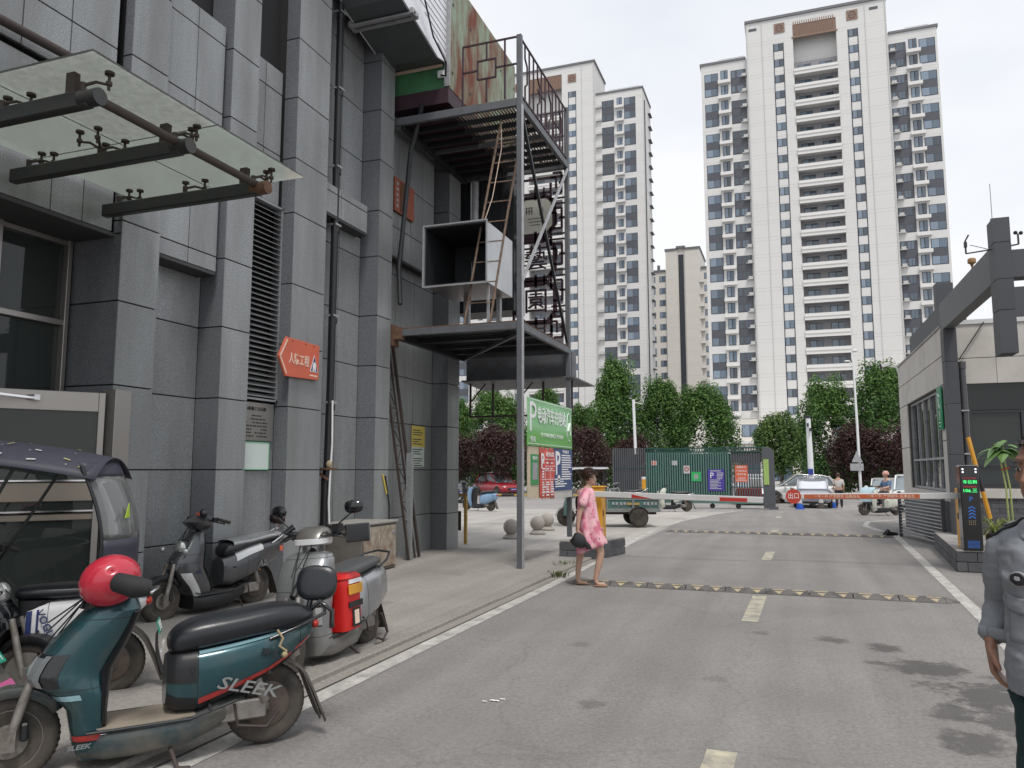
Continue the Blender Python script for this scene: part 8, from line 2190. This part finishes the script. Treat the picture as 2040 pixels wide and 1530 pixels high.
for (z, cx, rx_, ry_, am) in ((1.345, -.008, .07, .085, .0), (1.32, -.015, .095, .135, .002), (1.27, -.02, .115, .165, .003), (1.18, -.02, .125, .165, .005), (1.05, -.015, .135, .16, .008), (.92, -.01, .15, .18, .012), (.80, .0, .165, .19, .016), (.68, .02, .18, .20, .02), (.56, .04, .195, .20, .024), (.52, .045, .198, .20, .024), (.515, .045, .188, .19, .022)):
    row = []
    for k in range(40):
        a = 2 * PI * k / 40; f_ = am * (math.sin(7 * a + z * 3) + .5 * math.sin(13 * a)); x, y = selx(a, rx_ + f_, ry_ + f_, 2.2)
        zz = z - (.09 if z < .6 else .05 * (z < .7)) * max(0, -math.cos(a)) + (.06 * max(0, math.cos(a)) if z < .6 else 0)
        row.append((cx + x, y, zz))
    rows.append(row)
b.loft(rows, cap=False); dr_ = b.build('dress', dm, wm_, smooth=70)
for (s_, P) in ((-1, [(-.02, -.10, 1.315), (-.035, -.165, 1.27), (-.075, -.205, 1.15), (-.09, -.212, 1.10)]), (1, [(-.02, .10, 1.315), (-.02, .165, 1.27), (.01, .20, 1.15), (.03, .208, 1.10)])):
    b = MB(); b.tube(P, [.05, .062, .062, .062], 18, cap=False); b.build('sleeve', dm, dr_, smooth=70, solid=.004)
for x_, y_, z_ in ((.11, -.10, .0), (-.13, .088, .0)):
    b = MB(); b.loft([ringx(x_ - .045, .004, .02, .03, 2.5), ringx(x_ + .0, .002, .03, .035, 2.5), ringx(x_ + .10, .002, .022, .042, 2.5), ringx(x_ + .145, .003, .016, .025, 2.5)]); b.M = None
    b.v = [(p[0], p[1] + y_, p[2]) for p in b.v]; b.build('shoe', mat('shoe_tan', (.30, .17, .10), .6, space='object') if 'shoe_tan' not in MT else MT['shoe_tan'], wm_, smooth=50)
hbg = thing('handbag', 'small black bag bunched in the right hand of the woman in pink', 'bag', (-2.70, 10.66, 0), world=False); hbg.rotation_euler = (0, 0, R(16))
b = MB(); rr = random.Random(2)
b.loft([ringz(.545, -.06, -.20, .04, 2.5, 20), ringz(.58, -.03, -.25, .05, 2.4, 20), ringz(.63, -.03, -.26, .055, 2.2, 20), ringz(.69, -.07, -.24, .045, 2.3, 20), ringz(.735, -.12, -.19, .03, 2.2, 20)])
b.v = [(p[0] + .03 * mn.noise(Vector(p) * 18), p[1] - .235, p[2] + .018 * mn.noise(Vector(p) * 11 + Vector((3, 3, 3)))) for p in b.v]
b.build('bag_body', MT['black_plastic'], hbg, smooth=60)
b = MB(); b.loft([ringz(.52, .04, -.03, .03, 3, 16), ringz(.58, .02, -.07, .04, 3, 16), ringz(.63, -.03, -.12, .03, 3, 16)]); b.v = [(p[0], p[1] - .24, p[2]) for p in b.v]; b.build('bag_flap', MT['black_matte'], hbg, smooth=60)

# guard at the right edge. local: x forward (towards camera), y left
gx, gy = .838, 3.03
gu = thing('person', 'elderly guard in grey uniform shirt and dark green trousers cut by the right edge', 'person', (gx, gy, 0), world=False); gu.rotation_euler = (0, 0, R(-128))
nd = [((0, 0, .98), .13, .16), ((0, 0, 1.12), .125, .155), ((0, 0, 1.26), .12, .17), ((-.01, 0, 1.36), .08, .11), ((.005, 0, 1.46), .055, .058), ((.02, 0, 1.53), .052, .055),
      ((0, -.09, .86), .09, .09), ((.01, -.11, .50), .065, .065), ((-.01, -.115, .30), .058, .058), ((-.02, -.12, .09), .038, .038), ((.0, -.12, .04), .035, .04), ((.13, -.13, .03), .025, .04),
      ((0, .09, .86), .09, .09), ((.01, .11, .50), .065, .065), ((-.01, .115, .30), .058, .058), ((-.02, .12, .09), .038, .038), ((.0, .12, .04), .035, .04), ((.13, .13, .03), .025, .04),
      ((-.01, -.165, 1.345), .045, .045), ((-.03, -.225, 1.24), .04, .04), ((-.09, -.25, 1.13), .038, .038), ((-.04, -.25, 1.07), .034, .034), ((.01, -.248, 1.01), .026, .029),
      ((-.01, .165, 1.345), .045, .045), ((-.02, .225, 1.24), .04, .04), ((-.02, .265, 1.08), .042, .042), ((.02, .265, .97), .036, .036), ((.06, .25, .87), .027, .030)]
ed = [(0, 1), (1, 2), (2, 3), (3, 4), (4, 5), (0, 6), (6, 7), (7, 8), (8, 9), (9, 10), (10, 11), (0, 12), (12, 13), (13, 14), (14, 15), (15, 16), (16, 17), (3, 18), (18, 19), (19, 20), (20, 21), (21, 22), (3, 23), (23, 24), (24, 25), (25, 26), (26, 27)]
bg_ = skin_mesh(nd, ed, 0, 2)
hm, HG = head_meshes((.035, -.02, 1.615), (1, -.35, -.12), 1.04)
parts_ = [bg_] + hm + hand_meshes((.012, -.247, 1.0), (.0, .08, -1), (-.35, 1, 0), 1.1, 1.05, 1) + hand_meshes((.06, .25, .88), (.15, 0, -1), (.2, -1, 0), 1.05, .6, -1)
put('body', fuse(parts_, .0065, 'skin_tan', 3), gu)
face_parts(HG, gu, brow='hair_short')
hair_mesh('hair', HG, gu, 'hair_short', .012, 5, front=.078, n=1200, low=-.02, puff=.962, r=.0012)
mat('uniform_grey', (.27, .285, .31), .75, var=.08, vs=4, space='object', bump=.1, bs=300); mat('trouser_green', (.012, .035, .038), .8, var=.12, vs=4, space='object', bump=.1, bs=300)
def wrinkle(me, amp, sc, seed=0, axis=None):
    for v in me.vertices:
        p = Vector(v.co); nn_ = mn.noise(Vector((p.x * sc, p.y * sc, p.z * sc * 2.2 + seed))) + .5 * mn.noise(Vector((p.x * sc * 2.1, p.y * sc * 2.1, p.z * sc * 3.5 + seed)))
        v.co += v.normal * nn_ * amp
    me.update()
sh_n = [((0, 0, .93), .155, .185), ((0, 0, 1.06), .15, .178), ((0, 0, 1.20), .142, .185), ((-.01, 0, 1.34), .115, .165), ((.0, 0, 1.415), .075, .09),
        ((-.01, -.185, 1.375), .070, .072), ((-.03, -.24, 1.24), .066, .066), ((-.05, -.27, 1.09), .060, .060), ((-.02, -.268, .98), .054, .054), ((.006, -.254, .895), .044, .046),
        ((-.01, .185, 1.375), .070, .072), ((-.02, .24, 1.24), .066, .066), ((-.02, .27, 1.09), .060, .060), ((.02, .268, .98), .054, .054), ((.055, .254, .895), .044, .046)]
sh_e = [(0, 1), (1, 2), (2, 3), (3, 4), (3, 5), (5, 6), (6, 7), (7, 8), (8, 9), (3, 10), (10, 11), (11, 12), (12, 13), (13, 14)]
def torso(R_, n=36):
    b = MB(); b.loft([[(cx_ + selx(2 * PI * k / n, rx_, ry_, 2.4)[0], selx(2 * PI * k / n, rx_, ry_, 2.4)[1], z_) for k in range(n)] for z_, cx_, rx_, ry_ in R_]); return b.mesh('r', MT['skin'])
def sleeve(P_, r_):
    b = MB(); b.tube(P_, r_, 16); return b.mesh('r', MT['skin'])
sm = fuse([torso([(.87, 0, .142, .188), (.95, 0, .148, .19), (1.05, 0, .145, .182), (1.15, .0, .142, .182), (1.25, 0, .142, .19), (1.33, -.005, .128, .197), (1.385, -.01, .105, .185), (1.42, -.008, .083, .135), (1.45, 0, .066, .085)])] +
  [sleeve([(-.01, -.13, 1.355), (-.015, -.19, 1.32), (-.03, -.216, 1.23), (-.085, -.248, 1.135), (-.04, -.25, 1.07), (.01, -.248, 1.015)], [.062, .067, .058, .055, .048, .040]), sleeve([(-.01, .13, 1.355), (-.015, .19, 1.32), (-.025, .226, 1.22), (-.045, .25, 1.09), (-.035, .262, .99), (.026, .254, .885)], [.065, .073, .066, .060, .055, .042])], .008, 'uniform_grey', 4); wrinkle(sm, .008, 9); wrinkle(sm, .004, 22, 7)
so = put('shirt', sm, gu)
tr_n = [((0, 0, .94), .125, .155), ((0, -.088, .84), .095, .093), ((.01, -.11, .52), .088, .088), ((-.01, -.118, .28), .08, .08), ((-.02, -.122, .07), .075, .075), ((0, .088, .84), .095, .093), ((.01, .11, .52), .088, .088), ((-.01, .118, .28), .08, .08), ((-.02, .122, .07), .075, .075)]
tm = fuse([skin_mesh(tr_n, [(0, 1), (1, 2), (2, 3), (3, 4), (0, 5), (5, 6), (6, 7), (7, 8)], 0, 2)], .010, 'trouser_green', 3); wrinkle(tm, .008, 8, 5)
put('trousers', tm, gu)
for s_ in (-1, 1):
    b = MB(); b.M = Matrix.Translation((0, s_ * .12, 0)); b.loft([ringx(-.09, .0, .07, .035, 3), ringx(-.04, 0, .09, .045, 3), ringx(.08, 0, .075, .05, 3), ringx(.17, 0, .05, .045, 2.5), ringx(.2, .005, .03, .02, 2.5)]); b.build('shoe', MT['black_gloss'], gu, smooth=50)
def surf_patch(fn_pts, target, off, name, m, nu=8, nv=6, par=None, solid=.003):
    """lay a small cloth patch on the shirt: cast a grid of rays in local space"""
    from mathutils.bvhtree import BVHTree
    bv = BVHTree.FromPolygons([v.co for v in target.vertices], [p.vertices for p in target.polygons])
    b = MB()
    def f(u, v):
        o_, d_ = fn_pts(u, v); h = bv.ray_cast(Vector(o_), Vector(d_))
        p = h[0] if h[0] is not None else Vector(o_) + Vector(d_) * .3
        n_ = h[1] if h[1] is not None else -Vector(d_)
        return p + n_ * off
    b.grid(f, nu, nv); return b.build(name, MT[m], par or so, smooth=60, solid=solid)
surf_patch(lambda u, v: ((.5, -.145 + u * .115, 1.145 + v * .05 - .012 * math.sin(u * PI)), (-1, 0, 0)), sm, .006, 'pocket_flap', 'uniform_grey')
surf_patch(lambda u, v: ((.5, -.135 + u * .10, 1.04 + v * .10), (-1, 0, 0)), sm, .003, 'chest_pocket', 'uniform_grey')
surf_patch(lambda u, v: ((.5, -.005 + u * .03, .95 + v * .42), (-1, 0, 0)), sm, .004, 'placket', 'uniform_grey', 3, 14)
mat('badge_dark', (.03, .03, .035), .5, space='object'); mat('badge_silver', (.4, .4, .42), .5, space='object')
def disc(cy, cz_, ry, rz_): return lambda u, v: ((.5, cy + ry * v * math.cos(2 * PI * u), cz_ + rz_ * v * math.sin(2 * PI * u)), (-1, 0, 0))
surf_patch(disc(-.085, 1.245, .032, .024), sm, .005, 'badge', 'badge_silver', 20, 4)
surf_patch(disc(-.085, 1.245, .027, .019), sm, .008, 'badge', 'badge_dark', 20, 4)
surf_patch(disc(-.085, 1.245, .010, .008), sm, .011, 'badge', 'badge_silver', 12, 3)
for s_ in (-1, 1):
    surf_patch(lambda u, v: ((-.045 + v * .06, s_ * (.085 + u * .135), 1.8), (0, 0, -1)), sm, .007, 'epaulette', 'badge_dark', 8, 4, solid=.006)
    surf_patch(lambda u, v: ((-.03 + v * .03, s_ * (.12 + u * .06), 1.8), (0, 0, -1)), sm, .014, 'epaulette_pip', 'badge_silver', 4, 3)
    b = MB(); b.add([(-.06, s_ * .07, 1.475), (.03, s_ * .078, 1.46), (.085, s_ * .045, 1.41), (.10, s_ * .012, 1.38), (.115, s_ * .075, 1.355), (.075, s_ * .115, 1.405), (.0, s_ * .115, 1.435), (-.06, s_ * .09, 1.445)], [(0, 1, 6, 7), (1, 2, 5, 6), (2, 3, 4, 5)]); b.build('collar', MT['uniform_grey'], so, solid=.006, sub=1)
surf_patch(lambda u, v: ((.008 + .3 * math.cos(2 * PI * u), -.248 + .3 * math.sin(2 * PI * u), 1.012 + v * .045), (-math.cos(2 * PI * u), -math.sin(2 * PI * u), 0)), sm, .004, 'cuff', 'uniform_grey', 16, 3)

# simple far people
def far_person(label, loc, yaw, top, bottom, pose='walk', helmet=None, h=1.7):
    t = thing('person', label, 'person', loc, world=False); t.rotation_euler = (0, 0, yaw)
    sit = pose == 'sit'; k = h / 1.7
    zb = 0
    n_ = [((0, 0, .95), .12, .13), ((0, 0, 1.15), .115, .14), ((-.01, 0, 1.36), .08, .12), ((.01, 0, 1.5), .05, .05)]
    if sit:
        legs = [((.10, -.12, .90), .09, .09), ((.42, -.14, .88), .07, .07), ((.40, -.14, .50), .05, .05), ((.42, -.14, .44), .04, .05)], [((.10, .12, .90), .09, .09), ((.42, .14, .88), .07, .07), ((.40, .14, .50), .05, .05), ((.42, .14, .44), .04, .05)]
        arms = [((0, -.18, 1.35), .055, .055), ((.1, -.24, 1.15), .045, .045), ((.38, -.26, 1.10), .035, .035)], [((0, .18, 1.35), .055, .055), ((.1, .24, 1.15), .045, .045), ((.38, .26, 1.10), .035, .035)]
    else:
        legs = [((.02, -.1, .85), .09, .09), ((.1, -.1, .48), .06, .06), ((.08, -.1, .08), .04, .04), ((.16, -.1, .04), .03, .04)], [((-.02, .1, .85), .09, .09), ((-.06, .1, .48), .06, .06), ((-.16, .1, .10), .04, .04), ((-.08, .1, .05), .03, .04)]
        arms = [((0, -.18, 1.36), .055, .055), ((-.04, -.22, 1.12), .045, .045), ((.04, -.22, .86), .035, .035)], [((0, .18, 1.36), .055, .055), ((.04, .22, 1.12), .045, .045), ((.06, .22, .86), .035, .035)]
    nodes = list(n_); edges = [(0, 1), (1, 2), (2, 3)]
    idx = {}
    for nm, l_, root in (('lr', legs[0], 0), ('ll', legs[1], 0), ('ar', arms[0], 2), ('al', arms[1], 2)):
        prev = root; idx[nm] = []
        for q in l_:
            nodes.append(q); edges.append((prev, len(nodes) - 1)); prev = len(nodes) - 1; idx[nm].append(prev)
    hmm, HH = head_meshes((.03, 0, 1.60), (1, 0, 0), 1.0)
    put('body', fuse([skin_mesh(nodes, edges, 0, 1)] + hmm + hand_meshes(arms[0][-1][0], (.3 if sit else 0, 0, -.3 if sit else -1), (0, 1, 0), 1, .5, 1) + hand_meshes(arms[1][-1][0], (.3 if sit else 0, 0, -.3 if sit else -1), (0, -1, 0), 1, .5, -1), .014, 'skin', 1), t)
    def grow(q, d_): return (q[0], q[1] + d_, q[2] + d_)
    tn = [grow(q, .02) for q in n_[:3]] + [grow(q, .018) for q in arms[0][:2]] + [grow(q, .018) for q in arms[1][:2]]
    put('shirt', fuse([skin_mesh(tn, [(0, 1), (1, 2), (2, 3), (3, 4), (2, 5), (5, 6)], 0, 1)], .014, top, 1), t)
    ln = [grow(n_[0], .012)] + [grow(q, .02) for q in legs[0][:3]] + [grow(q, .02) for q in legs[1][:3]]
    put('trousers', fuse([skin_mesh(ln, [(0, 1), (1, 2), (2, 3), (0, 4), (4, 5), (5, 6)], 0, 1)], .014, bottom, 1), t)
    hair_mesh('hair', HH, t, 'hair_brown', .02, 4, front=.05, n=60, low=-.05)
    if helmet:
        b = MB(); b.M = HH; rows = [[(-.01 + .125 * math.cos(R(a)) * math.cos(2 * PI * k_ / 20), .11 * math.cos(R(a)) * math.sin(2 * PI * k_ / 20), .03 + .12 * math.sin(R(a))) for k_ in range(20)] for a in (-15, 0, 20, 40, 60, 80, 89)]; b.loft(rows); b.build('helmet', MT[helmet], t, smooth=70)
    t.scale = (k, k, k)
    return t
mat('shirt_pale', (.52, .50, .48), .8, space='object'); mat('jeans_dark', (.02, .022, .03), .8, space='object'); mat('denim', (.10, .17, .28), .8, space='object'); mat('helmet_pink', (.60, .32, .26), .4, space='object'); mat('helmet_far_red', (.50, .05, .05), .35, space='object'); mat('shirt_dark', (.06, .06, .07), .8, space='object')
far_person('man in pale grey t-shirt and dark trousers walking away beyond the barrier', (2.15, 40.6, gz(40.6)), R(85), 'shirt_pale', 'jeans_dark', h=1.72)
ST_MOP = dict(ST_SILV); ST_MOP.update(body='paint_cream', under='black_plastic', patches=[], rpatches=[], seatm='leather', mirrors=False)
scooter('cream scooter being ridden towards the barrier by a person in a pink helmet', (3.05, 31.6, gz(31.6)), R(-150), ST_MOP, group='ridden scooters')
far_person('rider in blue denim shirt and pink helmet on the cream scooter', (3.05 + .33 * math.cos(R(-150)) * -1, 31.6 + .33 * .5, gz(31.6) - .12), R(-150), 'denim', 'jeans_dark', 'sit', 'helmet_pink')
far_person('driver in a red helmet sitting under the tricycle sunshade', (-5.42, 21.9, -.08), R(199.8), 'shirt_dark', 'jeans_dark', 'sit', 'helmet_far_red')
b = MB(); b.M = Matrix.Translation((3.05, 31.6, gz(31.6))) @ Matrix.Rotation(R(-150), 4, 'Z'); b.loft([ringz(.5, .70, .45, .25, 3), ringz(.75, .68, .42, .33, 3), ringz(.98, .55, .35, .36, 3), ringz(1.02, .45, .32, .3, 3)])
tag(b.build('wind_apron', mat('apron_blue', (.45, .60, .66), .6, var=.2, vs=4, space='object'), smooth=60), 'pale blue wind apron wrapped over the front of the cream ridden scooter', 'wind apron')
